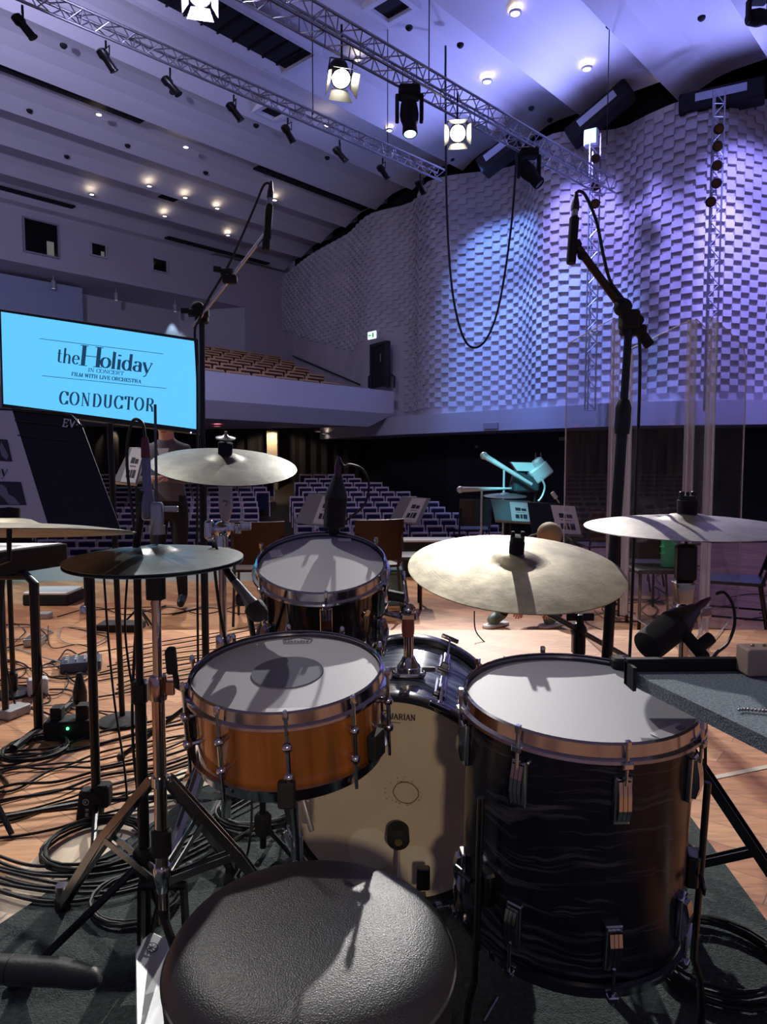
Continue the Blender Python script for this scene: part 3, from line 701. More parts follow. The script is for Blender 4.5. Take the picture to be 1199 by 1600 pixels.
# unseen floods added on the trusses, imitating light bounced from the stage floor
def flood(hang, target, label, watts, col, size):
    p = Vector(hang) - Vector((0, 0, .3)); t = thing('added_flood', label, 'stage light', lampM(p, target))
    MB().rbox((0, 0, .06), (.34, .24, .14), .03).build('housing', BLACKM, t, bevel=.005); MB().box((0, 0, -.014), (.30, .20, .006)).build('front_glass', mat('added_flood_glass', (.5, .5, .8), .3, emit=(.4, .4, 1), estr=1.5), t)
    MB().tube([p + Vector((0, 0, .05)), Vector(hang) + Vector((0, 0, .1))], .016, 8).build('clamp', BLACK, t, world=True)
    spot('added_flood_beam', p + (Vector(target) - p).normalized() * .1, target, watts, col, size, .9, .15)
LAV = (.56, .55, .95); dA = (TA1 - TA0).normalized()
flood(TA0 - dA * 2.2 - Vector((0, 0, .1)), Vector((-12, 26, 10.6)), 'unseen lavender flood added on the slim truss beyond the left edge, in place of stage bounce', ADDED_FLOOD_W, LAV, 110)
flood(TB0 - dT * 1.2 - Vector((0, 0, .1)), Vector((-4, 27, 10.4)), 'unseen lavender flood added on the box truss above the top edge, in place of stage bounce', ADDED_FLOOD_W * 1.2, LAV, 110)
# suspension rods
for (x, y0, zt_, tb, lab) in [(490, 0, 11.2, 'A', 'thin suspension wire of the slim truss near the top centre'), (606, 0, 11.2, 'A', 'thin suspension wire near the right end of the slim truss'), (671, 0, 11.2, 'B', 'thin suspension rod over the middle of the box truss')]:
    p = clampat(TA0, TA1, x) if tb == 'A' else clampat(TB0, TB1, x)
    solo(MB().tube([p, p + Vector((0, 0, 3.0 if tb == 'A' else 3.4))], .012, 6), 'suspension_wire', BLACK, lab, 'wire')
p = hz(953, 45, 11.1); solo(MB().tube([p, p - Vector((0, 0, 2.6))], .012, 6), 'suspension_wire', BLACK, 'thin wire dropping from the ceiling to the dark fixtures at the wall top', 'wire')
# long cable loop hanging from the ceiling
pts = [A(697, 72, 17), A(697, 150, 17), A(699, 330, 17), A(707, 450, 17), A(722, 520, 17), A(740, 543, 17), A(762, 528, 17), A(782, 470, 17), A(800, 350, 17), A(808, 240, 17)]
solo(MB().tube(smooth(pts, 8), .028, 6), 'cable', BLACK, 'long black cable hanging from the ceiling in a loop before the relief wall', 'cable')
# black boxes at the wall top (wall washers)
def washer(x, y, D, w_, tilt, label, lit=(.5, .6, 1)):
    p = A(x, y, D); t = thing('wall_washer', label, 'stage light', TR(p) @ rotz(-28) @ roty(tilt))
    MB().rbox((0, 0, 0), (w_, .6, .5), .06).build('housing', BLACKM, t, bevel=.02)
    MB().box((0, -.31, .06), (w_ * .6, .02, .2)).build('front_panel', mat('washer_panel', (.5, .55, .7), .3), t)
    return p
washer(782, 243, 21.2, 1.3, -28, 'black wall washer at the wall top, lowest of the three in view')
washer(938, 180, 19.6, 1.9, -32, 'black wall washer at the wall top above the first lamp column')
washer(1128, 156, 18.4, 2.0, 0, 'black wall washer at the wall top above the lamp column at the right')
t = thing('wall_washer', 'small white square lamp hanging at the top of the first lamp column', 'stage light', TR(A(925, 216, 18.9)) @ rotz(-30)); MB().rbox((0, 0, 0), (.36, .25, .42), .04).build('housing', WHITEP, t)
MB().box((.0, -.14, 0), (.3, .02, .36)).build('lens', mat('cyan_lens', (.5, .8, 1), emit=(.45, .75, 1), estr=1.6), t)
# lamp columns (vertical ladder truss with round lamps)
def column(x, y0, y1, D, lamps, label):
    a = A(x, y0, D); b = A(x - 6, y1, D); a.x = b.x = (a.x + b.x) / 2 ; a.y = b.y = (a.y + b.y) / 2
    t = thing('lamp_column', label, 'lamp column', TR(b)); wd = .28
    for k, (sx, sy) in enumerate(((-.5, 0), (.5, 0), (0, .8))):
        q = Vector((sx * wd, sy * wd, 0)); MB().tube([a + q, b + q], .022, 6).build('upright', ALU, t, world=True)
    m_ = MB(); L = (a - b).length; n = int(L / .3)
    for i in range(n):
        z = Vector((0, 0, L * i / n)); z2 = Vector((0, 0, L * (i + 1) / n)); s_ = 1 if i % 2 else -1
        m_.tube([b + z + Vector((-s_ * wd / 2, 0, 0)), b + z2 + Vector((s_ * wd / 2, 0, 0))], .012, 5); m_.tube([b + z + Vector((-wd / 2, 0, 0)), b + z + Vector((wd / 2, 0, 0))], .012, 5)
    m_.build('lacing', ALU, t, world=True)
    for i, (lx, ly) in enumerate(lamps):
        p = A(lx, ly, D - .35); c = thing('par_lamp', 'round black parabolic lamp, %s from the top of the %s' % (names[i], label.split(' standing')[0].split(' against')[0]), 'stage light', lampM(p, Vector((0, 4, 1))), 'round lamps of the ladder columns')
        MB().lathe([(.06, .2), (.1, .16), (.12, .02), (.12, -.1), (.1, -.1), (.1, 0)], n=16, cap=False).build('housing', BLACKM, c)
        MB().lathe([(1e-5, -.02), (.1, -.02)], n=16, cap=False).build('lens', mat('par_lens', (.09, .05, .05), .15, 0.2), c)
        MB().tube([(-.13, 0, 0), (-.13, 0, .26), (.13, 0, .26), (.13, 0, 0)], .012, 6).build('yoke', STEEL, c)
column(930, 215, 640, 19.0, [(932, 247), (932, 290), (931, 318)], 'left lamp column standing against the relief wall')
column(1120, 150, 640, 17.6, [(1125, 201), (1123, 228), (1122, 258), (1121, 286), (1112, 315)], 'right lamp column standing against the relief wall')
# wash light on the relief: real lamps beside the fixtures
def wash(x, off, D_, watts, col, size, tz=4.0, ds=0.0):
    s_ = wall_s_for_x(x); p = wallpt(s_, off, 10.2, False); q = wallpt(s_ + ds, -.3, tz, False)
    spot('wall_wash', p, q, watts, col, size, .7, .12)
BL = (.16, .32, 1.0); PU = (.28, .26, 1.0)
wash(788, 3.0, 0, WASH_W * 1.0, BL, 44, 3.2); wash(783, 2.2, 0, WASH_W * .5, BL, 70, 6.5)
wash(922, 3.0, 0, WASH_W * 1.0, BL, 42, 3.2); wash(935, 2.6, 0, WASH_W * .6, PU, 75, 6.5)
wash(1120, 3.4, 0, WASH_W * 1.0, PU, 50, 4.2); wash(1170, 3.2, 0, WASH_W * .6, PU, 80, 6.0)
# washers also throw light up on the ceiling by the wall
for x, wv in ((800, .30), (950, .45), (1130, .35)):
    s_ = wall_s_for_x(x); p = wallpt(s_, 1.8, 8.6, False); spot('ceiling_wash', p, p + Vector((-1.8, -2.0, 2.6)), WASH_W * wv * .75, (.30, .34, 1.0), 130, 1.0, .2)
# ================================================================== THE DRUM KIT
def oyster(name, base, streak, sz=(1.5, 1.5, 26), lo=.52, hi=.68):
    m = mat(name, base, .24, coat=.05, spec=.35); nd, lk, b = nodes(m)
    tc = nd.new('ShaderNodeTexCoord'); mp = nd.new('ShaderNodeMapping'); mp.inputs['Scale'].default_value = sz
    w0 = nd.new('ShaderNodeTexNoise'); w0.inputs['Scale'].default_value = 5; w0.inputs['Detail'].default_value = 3
    ad = nd.new('ShaderNodeVectorMath'); ad.operation = 'MULTIPLY_ADD'; ad.inputs[1].default_value = (.08, .08, .10)
    n = nd.new('ShaderNodeTexNoise'); n.inputs['Scale'].default_value = 3.6; n.inputs['Detail'].default_value = 4; n.inputs['Distortion'].default_value = .6
    cr = nd.new('ShaderNodeValToRGB'); e = cr.color_ramp.elements; e[0].position = lo; e[0].color = (*base, 1); e[1].position = hi; e[1].color = (*streak, 1)
    lk.new(tc.outputs['Object'], w0.inputs[0]); lk.new(w0.outputs['Color'], ad.inputs[0]); lk.new(tc.outputs['Object'], ad.inputs[2]); lk.new(ad.outputs[0], mp.inputs[0])
    lk.new(mp.outputs[0], n.inputs[0]); lk.new(n.outputs[0], cr.inputs[0]); lk.new(cr.outputs[0], b.inputs['Base Color']); return m
OYS = oyster('oyster_black', (.005, .006, .014), (.06, .062, .088), (1.5, 1.5, 30), .54, .74)
OYSB = oyster('oyster_blue', (.012, .02, .045), (.20, .25, .34), (1.5, 1.5, 16), .42, .66)
SNW = mat('snare_wood', (.27, .09, .018), .2, coat=.7, var=.75, vscale=5, stretch=(4, 4, .25))
BLKSH = mat('black_lacquer', (.008, .006, .008), .1, coat=.6)
HEADC = mat('coated_head', (.38, .38, .43), .55, bump=.05, bscale=400)
HEADB = mat('batter_head_cream', (.60, .50, .36), .5, var=.10, vscale=5)
DARKDOT = mat('grey_dot', (.10, .105, .15), .8)
HOOPCH = mat('hoop_chrome', (.5, .5, .56), .14, 1.0)
def tiltM(c, tx, ty, rz=0): return TR(c) @ rotx(tx) @ roty(ty) @ rotz(rz)
def hoop(mb, r, z, up, h=.022):
    """flanged metal hoop; up=+1 batter side"""
    pr = [(r - .006, z + up * .012), (r - .004, z + up * .014), (r, z + up * .011), (r + .002, z - up * (h - .014)), (r + .009, z - up * (h - .011)), (r + .010, z - up * (h - .006)), (r - .001, z - up * (h - .008)), (r - .003, z + up * .008)]
    mb.lathe(pr, n=72, cap=False)
def rod(mb, r, a, z0, z1, rad=.0032): mb.tube([(r * cos(a), r * sin(a), z0), (r * cos(a), r * sin(a), z1)], rad, 8)
def drum(name, label, M, R, H, shellm, nl, lugkind, head=HEADC, hr=None, phase=0.0, bottom=True, tall=False):
    """local +z out of the batter head; z=0 at bearing edge"""
    t = thing(name, label, 'drum', M); hr = hr or R
    MB().lathe([(R - .008, -H), (R, -H), (R, -.002), (R - .004, 0), (R - .01, -.004)], n=96, cap=False).build('shell', shellm, t)
    m_ = MB(); m_.lathe([(1e-5, .004), (R * .5, .004), (R - .001, .004), (R + .003, .0), (R + .004, -.008)], n=96, cap=False); m_.build('drum_head', head, t)
    m_ = MB(); m_.lathe([(R + .002, .008), (R + .006, .009), (R + .008, -.002), (R + .004, -.006)], n=96, cap=False); m_.build('head_rim', STEEL, t)
    m_ = MB(); hoop(m_, R + .007, .004, 1, .022); 
    m_.build('hoop', HOOPCH, t)
    if bottom:
        m_ = MB(); hoop(m_, R + .007, -H - .004, -1, .022); m_.build('hoop', HOOPCH, t)
        MB().lathe([(1e-5, -H - .002), (R, -H - .002)], n=64, cap=False).build('resonant_head', mat('clear_head', (.25, .25, .28), .3), t)
    for k in range(nl):
        a = phase + 2 * pi * k / nl; Rz = Matrix.Rotation(a, 3, 'Z'); rr = R + .016
        l = MB()
        if lugkind == 'tube':
            l.tube([Rz @ Vector((rr + .003, 0, -.035)), Rz @ Vector((rr + .003, 0, -H + .035))], .0042, 10)
            for z in (-.04, -H + .04): l.ball(Rz @ Vector((rr + .003, 0, z)), .0095, 10); l.tube([Rz @ Vector((R - .002, 0, z)), Rz @ Vector((rr + .003, 0, z))], .0055, 8)
            l.build('lug', CHROME, t)
            q = MB(); rod(q, rr + .003, a, -.03, .016); q2_ = MB(); rod(q2_, rr + .003, a, -H + .03, -H - .018); q2_.build('tension_rod', CHROME, t)
            q.lathe([(.0055, 0), (.0055, .012), (.003, .016)], Rz @ Vector((rr + .003, 0, .012)), n=8); q.build('tension_rod', CHROME, t)
        else:
            def lug(zc, sg):
                pts = [(R - .001, -.034), (R + .016, -.030), (R + .021, -.010), (R + .019, .012), (R + .014, .034), (R - .001, .038)]
                w0, w1 = .010, .0145
                for y0, y1 in ((-w0, -w0 * .4), (-w0 * .3, w0 * .3), (w0 * .4, w0)):          # ribbed vintage casing
                    l.prism([Rz @ Vector((p, y0, zc + sg * q_)) for p, q_ in pts], Rz @ Vector((0, y1 - y0, 0)))
                l.rbox(Rz @ Vector((R + .004, 0, zc)), (.012, w1 * 2, .078), .004, Rz)
            lugs = [(-.075 if H > .25 else -.06, 1)] + ([(-H + .075, -1)] if H > .25 else ([(-H + .055, -1)] if bottom else []))
            for zc, sg in lugs:
                l = MB(); lug(zc, sg); l.build('lug', CHROME, t)
            q = MB(); rod(q, rr, a, lugs[0][0] + .03, .018)
            q.rbox(Rz @ Vector((rr, 0, .02)), (.009, .009, .014), .002, Rz)
            q.rbox(Rz @ Vector((rr, 0, -.012)), (.014, .018, .010), .003, Rz)
            if len(lugs) > 1:
                q.build('tension_rod', CHROME, t); q = MB(); rod(q, rr, a, lugs[1][0] - .03, -H - .018); q.rbox(Rz @ Vector((rr, 0, -H - .006)), (.014, .018, .01), .003, Rz)
            q.build('tension_rod', CHROME, t)
    return t

# ---- snare drum
cS = A(450, 1054, 1.372)
MS = tiltM(cS, 8.5, -1.5, 0)
sn = drum('snare_drum', 'snare drum with amber wood shell, chrome hoops and white head with a grey dot', MS, .178, .135, SNW, 10, 'tube', phase=radians(-83.3))
MB().lathe([(1e-5, .0062), (.069, .0062), (.0695, .0044)], n=64, cap=False).build('centre_dot', DARKDOT, sn)
lg = MB(); X = Vector((1, 0, 0)); Y = Vector((0, 1, 0)); o_ = Vector((-.026, .142, .0052))
for i in range(8): lg.prism([o_ + Vector((x, y, 0)) for x, y in ((i * .0066, .004), (i * .0066 + .004, .004), (i * .0066 + .0045, .011 + .004 * abs(sin(i * 1.6))), (i * .0066, .013))], (0, 0, .0003))
lg.prism([o_ + Vector((x, y, 0)) for x, y in ((-.005, .016), (.0, .013), (.052, .013), (.058, .016), (.052, .002), (.046, -.002), (.006, -.002), (.0, .002))], (0, 0, .00015)) if False else None
lg.prism([o_ + Vector((x, y, 0)) for x, y in ((-.006, .018), (-.002, .0), (0, .0), (-.003, .02))], (0, 0, .0003)); lg.prism([o_ + Vector((x, y, 0)) for x, y in ((.060, .018), (.056, .0), (.054, .0), (.057, .02))], (0, 0, .0003))
lg.tube(smooth([o_ + Vector((-.004, .018, 0)), o_ + Vector((.01, .022, 0)), o_ + Vector((.026, .03, 0)), o_ + Vector((.044, .022, 0)), o_ + Vector((.058, .018, 0))], 5), .0012, 5)
text_strokes(lg, 'REMO' if 'M' in GL else '', o_ + Vector((.004, -.0075, 0)), X, Y, .006, fit=.044, thick=.2, thin=.12) if False else None
lg.box(o_ + Vector((.027, -.002, 0)), (.056, .002, .0004)); lg.build('head_logo', mat('logo_grey', (.13, .13, .17), .6), sn)
# tape on the far edge, strainer and butt plate
MB().rbox((.02, -.155, .0054), (.075, .022, .0008), .003).build('tape_strip', mat('clear_tape', (.75, .76, .8), .25), sn)
m_ = MB(); m_.rbox((-.186, .0, -.07), (.022, .045, .10), .006); m_.tube([(-.197, 0, -.03), (-.215, 0, -.02), (-.22, 0, .05)], .006, 8); m_.rbox((-.222, 0, .035), (.018, .026, .05), .006); m_.build('strainer', BLACKM, sn, bevel=.002)
m_ = MB(); Rz = Matrix.Rotation(radians(-28), 3, 'Z'); m_.rbox(Rz @ Vector((.192, 0, -.1)), (.02, .04, .05), .006, Rz); m_.build('butt_plate', BLACKM, sn)
m_ = MB(); 
for k in range(14): m_.tube([(-.15, -.021 + k * .0032, -.141), (.15, -.021 + k * .0032, -.141)], .0011, 4)
m_.build('snare_wires', STEEL, sn)

# snare stand: basket, post, tripod
bs_ = MS @ Vector((0, 0, -.15)); foot = Vector((bs_.x + .005, bs_.y + .03, 0))
st = thing('snare_stand', 'chrome snare stand with basket arms under the amber snare drum', 'drum stand', TR(foot))
m_ = MB(); m_.tube([foot + Vector((0, 0, .06)), foot + Vector((0, 0, .34))], .0125, 12); m_.tube([foot + Vector((0, 0, .3)), bs_ - Vector((0, 0, .06))], .0085, 12); m_.build('post', CHROME, st, world=True)
m_ = MB(); c_ = Vector((bs_.x, bs_.y, bs_.z - .075)); m_.rbox(c_, (.062, .05, .065), .01); m_.rbox(c_ + Vector((.03, 0, -.05)), (.02, .05, .05), .006); m_.tube([c_ + Vector((.02, -.03, -.0)), c_ + Vector((.045, -.06, -.07))], .006, 8); m_.build('tilter', mat('satin_steel', (.30, .29, .30), .35, .5), st, world=True, bevel=.003)
for a in (35, 155, 275):
    a = radians(a); o = Vector((cos(a), sin(a), 0)); tip = MS @ (R3(rotz(0)) @ Vector((.185 * cos(a), .185 * sin(a), -.155)))
    m_ = MB(); m_.tube([bs_ - Vector((0, 0, .055)), bs_.lerp(tip, .6) - Vector((0, 0, .03)), tip, MS @ Vector((.198 * cos(a), .198 * sin(a), -.115))], .006, 8); m_.build('basket_arm', CHROME, st, world=True)
    MB().rbox(MS @ Vector((.199 * cos(a), .199 * sin(a), -.125)), (.022, .03, .045), .006, Matrix.Rotation(a, 3, 'Z')).build('rubber_tip', RUBBER, st, world=True)
for a in (80, 200, 320):
    a = radians(a); o = Vector((cos(a), sin(a), 0)); m_ = MB()
    for s_ in (-1, 1):
        sd = Vector((-sin(a), cos(a), 0)) * .012 * s_; m_.bar(foot + Vector((0, 0, .29)) + sd, foot + o * .27 + Vector((0, 0, .02)) + sd, .003, .014); m_.bar(foot + Vector((0, 0, .10)) + sd, foot + o * .14 + Vector((0, 0, .15)) + sd, .003, .012)
    m_.build('leg', CHROME, st, world=True); MB().ball(foot + o * .275 + Vector((0, 0, .018)), .018, 10).build('rubber_foot', RUBBER, st, world=True)

# ---- rack tom
cT = A(503, 884, 1.735)
MT = tiltM(cT, 20.5, 1.0)
tm = drum('rack_tom', 'black rack tom with chrome hoop and white head, mounted above the bass drum', MT, .152, .20, BLKSH, 6, 'vintage', phase=radians(-82))
m_ = MB(); m_.rbox((.155, .02, -.1), (.02, .05, .07), .008); m_.tube([(.16, .02, -.09), (.205, .02, -.1)], .014, 10); m_.build('mount_bracket', BLACK, tm)
m_ = MB(); m_.rbox((.05, .133, .0052), (.034, .014, .0012), .002); m_.rbox((-.118, .05, .0052), (.03, .035, .001), .002, R3(rotz(20))); m_.build('gel_pad', WHITEP, tm)
MB().lathe([(1e-5, 0), (.012, .0), (.012, .003), (.006, .004)], MT.inverted() @ (MT @ Vector((.112, -.104, -.07))), Matrix.Rotation(radians(-43), 3, 'Z') @ R3(roty(90)), 16).build('badge', CHROME, tm)

# ---- floor tom
cF = A(904, 1094, 1.283)
MF = tiltM(cF, 4.2, .6)
ft = drum('floor_tom', 'large floor tom in black oyster pearl with ribbed chrome lugs and white head', MF, .1985, .40, OYS, 8, 'vintage', phase=radians(-130.5))
MB().rbox((.115, -.135, .0052), (.075, .03, .0012), .004, R3(rotz(33))).build('tape_strip', mat('clear_tape', (.75, .76, .8), .25), ft)
MB().rbox((.135, -.122, .0062), (.02, .012, .002), .004, R3(rotz(33))).build('gel_pad', mat('gel_grey', (.2, .22, .27), .3), ft)
for a in (-147, -17, 100):
    a = radians(a); Rz = Matrix.Rotation(a, 3, 'Z'); zg = (MF.inverted() @ Vector((cF.x, cF.y, .0))).z
    l = MB(); l.tube([Rz @ Vector((.224, 0, -.12 + .0)), Rz @ Vector((.224, 0, -.46)), Rz @ Vector((.238, 0, -.5)), Rz @ Vector((.25, 0, zg + .035))], .0062, 10); lo = l.build('leg', mat('dark_chrome', (.12, .12, .13), .25, 1.0), ft)
    MB().lathe([(.014, 0), (.014, .03), (.008, .04)], Rz @ Vector((.252, 0, zg + .012)), n=12).build('rubber_foot', RUBBER, lo)
    b = MB(); b.rbox(Rz @ Vector((.209, 0, -.285)), (.024, .04, .06), .008, Rz); b.tube([Rz @ Vector((.222, -.02, -.285)), Rz @ Vector((.222, -.05, -.285))], .005, 8); b.rbox(Rz @ Vector((.222, -.055, -.285)), (.006, .02, .014), .003, Rz); b.build('leg_bracket', mat('dark_chrome', (.12, .12, .13), .25, 1.0), ft)

# ---- bass drum
cB = A(618, 1255, 1.66); cB2 = A(646, 1131, 2.04)
axB = (cB - cB2).normalized()
RB = axB.to_track_quat('Z', 'Y').to_matrix()
MBD = TR(cB) @ RB.to_4x4()
Rb = .254; Hb = (cB2 - cB).length
bd = thing('bass_drum', 'bass drum in blue-black oyster pearl with a cream batter head', 'drum', MBD)
MB().lathe([(Rb - .008, -Hb + .02), (Rb, -Hb + .02), (Rb, -.02), (Rb - .006, -.016)], n=96, cap=False).build('shell', OYSB, bd)
MB().lathe([(1e-5, .0), (Rb * .6, .0), (Rb - .002, -.001), (Rb + .004, -.01)], n=96, cap=False).build('drum_head', HEADB, bd)
MB().lathe([(1e-5, -Hb), (Rb + .004, -Hb)], n=64, cap=False).build('resonant_head', mat('front_head', (.5, .5, .5), .5), bd)
for z0 in (-.03, -Hb - .008):
    MB().lathe([(Rb + .004, z0), (Rb + .016, z0), (Rb + .017, z0 + .004), (Rb + .017, z0 + .034), (Rb + .015, z0 + .038), (Rb + .004, z0 + .038), (Rb + .004, z0)], n=96, cap=False).build('hoop', mat('black_hoop', (.02, .022, .035), .2, coat=.5), bd)
# which way is up in the drum's own plane
upl = (RB.inverted() @ Vector((0, 0, 1))); ua_ = atan2(upl.y, upl.x); rtl = (RB.inverted() @ Vector((1, 0, 0)))
for k in range(8):
    a = ua_ + radians(22.5) + k * pi / 4; Rz = Matrix.Rotation(a, 3, 'Z')
    q = MB(); q.tube([Rz @ Vector((Rb + .022, 0, .012)), Rz @ Vector((Rb + .022, 0, -.11))], .0035, 8); q.rbox(Rz @ Vector((Rb + .022, 0, .018)), (.012, .05, .007), .003, Rz); q.rbox(Rz @ Vector((Rb + .018, 0, .006)), (.022, .016, .014), .004, Rz)
    q.build('tension_rod', CHROME, bd); q = MB()
    q.tube([Rz @ Vector((Rb + .022, 0, -Hb - .012)), Rz @ Vector((Rb + .022, 0, -Hb + .11))], .0035, 8); q.rbox(Rz @ Vector((Rb + .022, 0, -Hb - .018)), (.012, .05, .007), .003, Rz); q.build('tension_rod', CHROME, bd)
    for zc in (-.12, -Hb + .12):
        l = MB(); l.rbox(Rz @ Vector((Rb + .010, 0, zc)), (.022, .022, .07), .006, Rz); l.rbox(Rz @ Vector((Rb + .004, 0, zc)), (.008, .032, .085), .004, Rz); l.build('lug', CHROME, bd, bevel=.002)
# logo, wear ring, felt patches on the head (drawn in the drum's plane with true right and up)
RX = Vector((rtl.x, rtl.y, 0)).normalized(); UPL = Vector((upl.x, upl.y, 0)).normalized()
def hp(x, y, z=.0012): return RX * x + UPL * y + Vector((0, 0, z))
lg = MB(); text_strokes(lg, 'A', hp(-.035, .212), RX, UPL, .014, fit=.011, thick=.2, thin=.14)
text_strokes(lg, 'QUARIAN', hp(-.022, .212), RX, UPL, .014, fit=.072, thick=.22, thin=.12)
ring = [hp(-.022 + .016 * cos(2 * pi * i / 24), .216 + .016 * sin(2 * pi * i / 24)) for i in range(24)]; lg.tube(ring, .0012, 5, closed=True)
lg.box(hp(.0, .204), (.03, .0015, .0005), Matrix((RX, UPL, Vector((0, 0, 1)))).transposed()); lg.build('head_logo', INK, bd)
rg = MB(); rc = (.026, .030); rg.tube([hp(rc[0] + .029 * cos(2 * pi * i / 40) * (1 + .03 * sin(i)), rc[1] + .027 * sin(2 * pi * i / 40)) for i in range(40)], .0013, 5, closed=True)
rg.box(hp(rc[0] - .003, rc[1] + .027), (.02, .003, .001), Matrix((RX, UPL, Vector((0, 0, 1)))).transposed()); rg.build('wear_ring', mat('ring_brown', (.16, .12, .08), .7), bd)
sm_ = mat('smudge', (.36, .29, .20), .7); sg = MB()
random.seed(3)
for i in range(26):
    a = random.uniform(0, 2 * pi); r_ = random.uniform(.03, .045); cx, cy = rc[0] - .008 + r_ * cos(a), rc[1] + r_ * sin(a) * .9; s_ = random.uniform(.0012, .0035)
    sg.prism([hp(cx + s_ * cos(b), cy + s_ * .8 * sin(b), .0004) for b in (0, 1, 2, 3, 4, 5)], (0, 0, .0001))
sg.build('smudges', sm_, bd)
pt = MB(); pt.prism([hp(-.06 + .055 * cos(2 * pi * i / 40), -.125 + .055 * sin(2 * pi * i / 40), .0005) for i in range(40)], (0, 0, .0012)); pt.prism([hp(.05 + .05 * cos(2 * pi * i / 40), -.155 + .05 * sin(2 * pi * i / 40), .0005) for i in range(40)], (0, 0, .0012)); pt.build('impact_patch', mat('patch_white', (.72, .66, .5), .5), bd)
for s_ in (-1, 1):        # spurs
    p0_ = MBD @ (RX * s_ * (Rb + .01) - UPL * .06 + Vector((0, 0, -Hb + .12))); q = MB(); q.tube([p0_, Vector((p0_.x + s_ * .10, p0_.y + .12, .012))], .0065, 8); q.ball((p0_.x + s_ * .10, p0_.y + .12, .012), .012, 8); q.rbox(p0_, (.04, .04, .05), .01); q.build('spur', CHROME, bd, world=True)
# tom mount with chrome ball on the shell
pm = MBD @ (UPL * (Rb + .003) + RX * .018 + Vector((0, 0, -.15)))
q = MB(); q.rbox(pm + Vector((0, 0, .004)), (.085, .06, .012), .02); q.lathe([(.028, 0), (.03, .02), (.022, .03), (.015, .045)], pm, n=20); q.tube([pm, pm + Vector((0, 0, .12))], .0125, 12)
q.build('mount_base', CHROME, bd, world=True, bevel=.003)
for s_ in (-1, 1): MB().rbox(pm + Vector((s_ * .05, 0, .012)), (.035, .012, .012), .004).build('wing_bolt', CHROME, bd, world=True)
top = pm + Vector((-.002, -.0, .14))
q = MB(); q.lathe([(.014, -.045), (.016, -.03), (.015, 0)], top, n=14); q.build('mount_post', mat('dark_red', (.18, .05, .05), .3), bd, world=True)
q = MB(); q.ball(top + Vector((0, 0, .02)), .019, 12); q.rbox(top + Vector((0, 0, .005)), (.045, .03, .018), .008); q.tube([top + Vector((0, 0, .02)), top + Vector((-.012, .01, .115))], .005, 8); q.tube([top, top + Vector((-.12, .04, .02)), MT @ Vector((.20, .02, -.1))], .008, 10)
q.build('ball_clamp', CHROME, bd, world=True)
# pedal
pb = A(623, 1304, 1.60)
pd = thing('bass_pedal', 'bass drum pedal with round black beater in front of the cream head', 'pedal', TR((pb.x, pb.y - .12, 0)))
m_ = MB(); Rr = axisR(Vector((0, 1, .15))); m_.lathe([(1e-5, -.024), (.018, -.024), (.025, -.02), (.025, .014), (.02, .02), (1e-5, .02)], pb, Rr, 28); be = m_.build('beater', BLACKM, pd, world=True)
MB().lathe([(1e-5, 0), (.009, 0), (.009, .003)], pb - Rr @ Vector((0, 0, .027)), Rr, 16).build('beater_badge', mat('brass', (.35, .25, .12), .3, 1.0), be, world=True)
m_ = MB(); ax_ = Vector((pb.x, pb.y - .03, .13)); m_.tube([pb, ax_], .004, 8); m_.build('beater_shaft', CHROME, pd, world=True)
m_ = MB()
m_.tube([ax_ - Vector((.06, 0, 0)), ax_ + Vector((.06, 0, 0))], .008, 10)
for s_ in (-1, 1): m_.bar(ax_ + Vector((s_ * .055, 0, .012)), Vector((pb.x + s_ * .07, pb.y - .03, .01)), .012, .02, (0, 1, 0))
m_.rbox(ax_ + Vector((.055, 0, .05)), (.03, .02, .05), .005); m_.build('frame', mat('dark_chrome', (.12, .12, .13), .25, 1.0), pd, world=True)
m_ = MB(); m_.bar(Vector((pb.x, pb.y - .36, .02)), Vector((pb.x, pb.y - .07, .075)), .075, .01); m_.box((pb.x, pb.y - .2, .006), (.09, .36, .008)); m_.build('footboard', BLACK, pd, world=True)

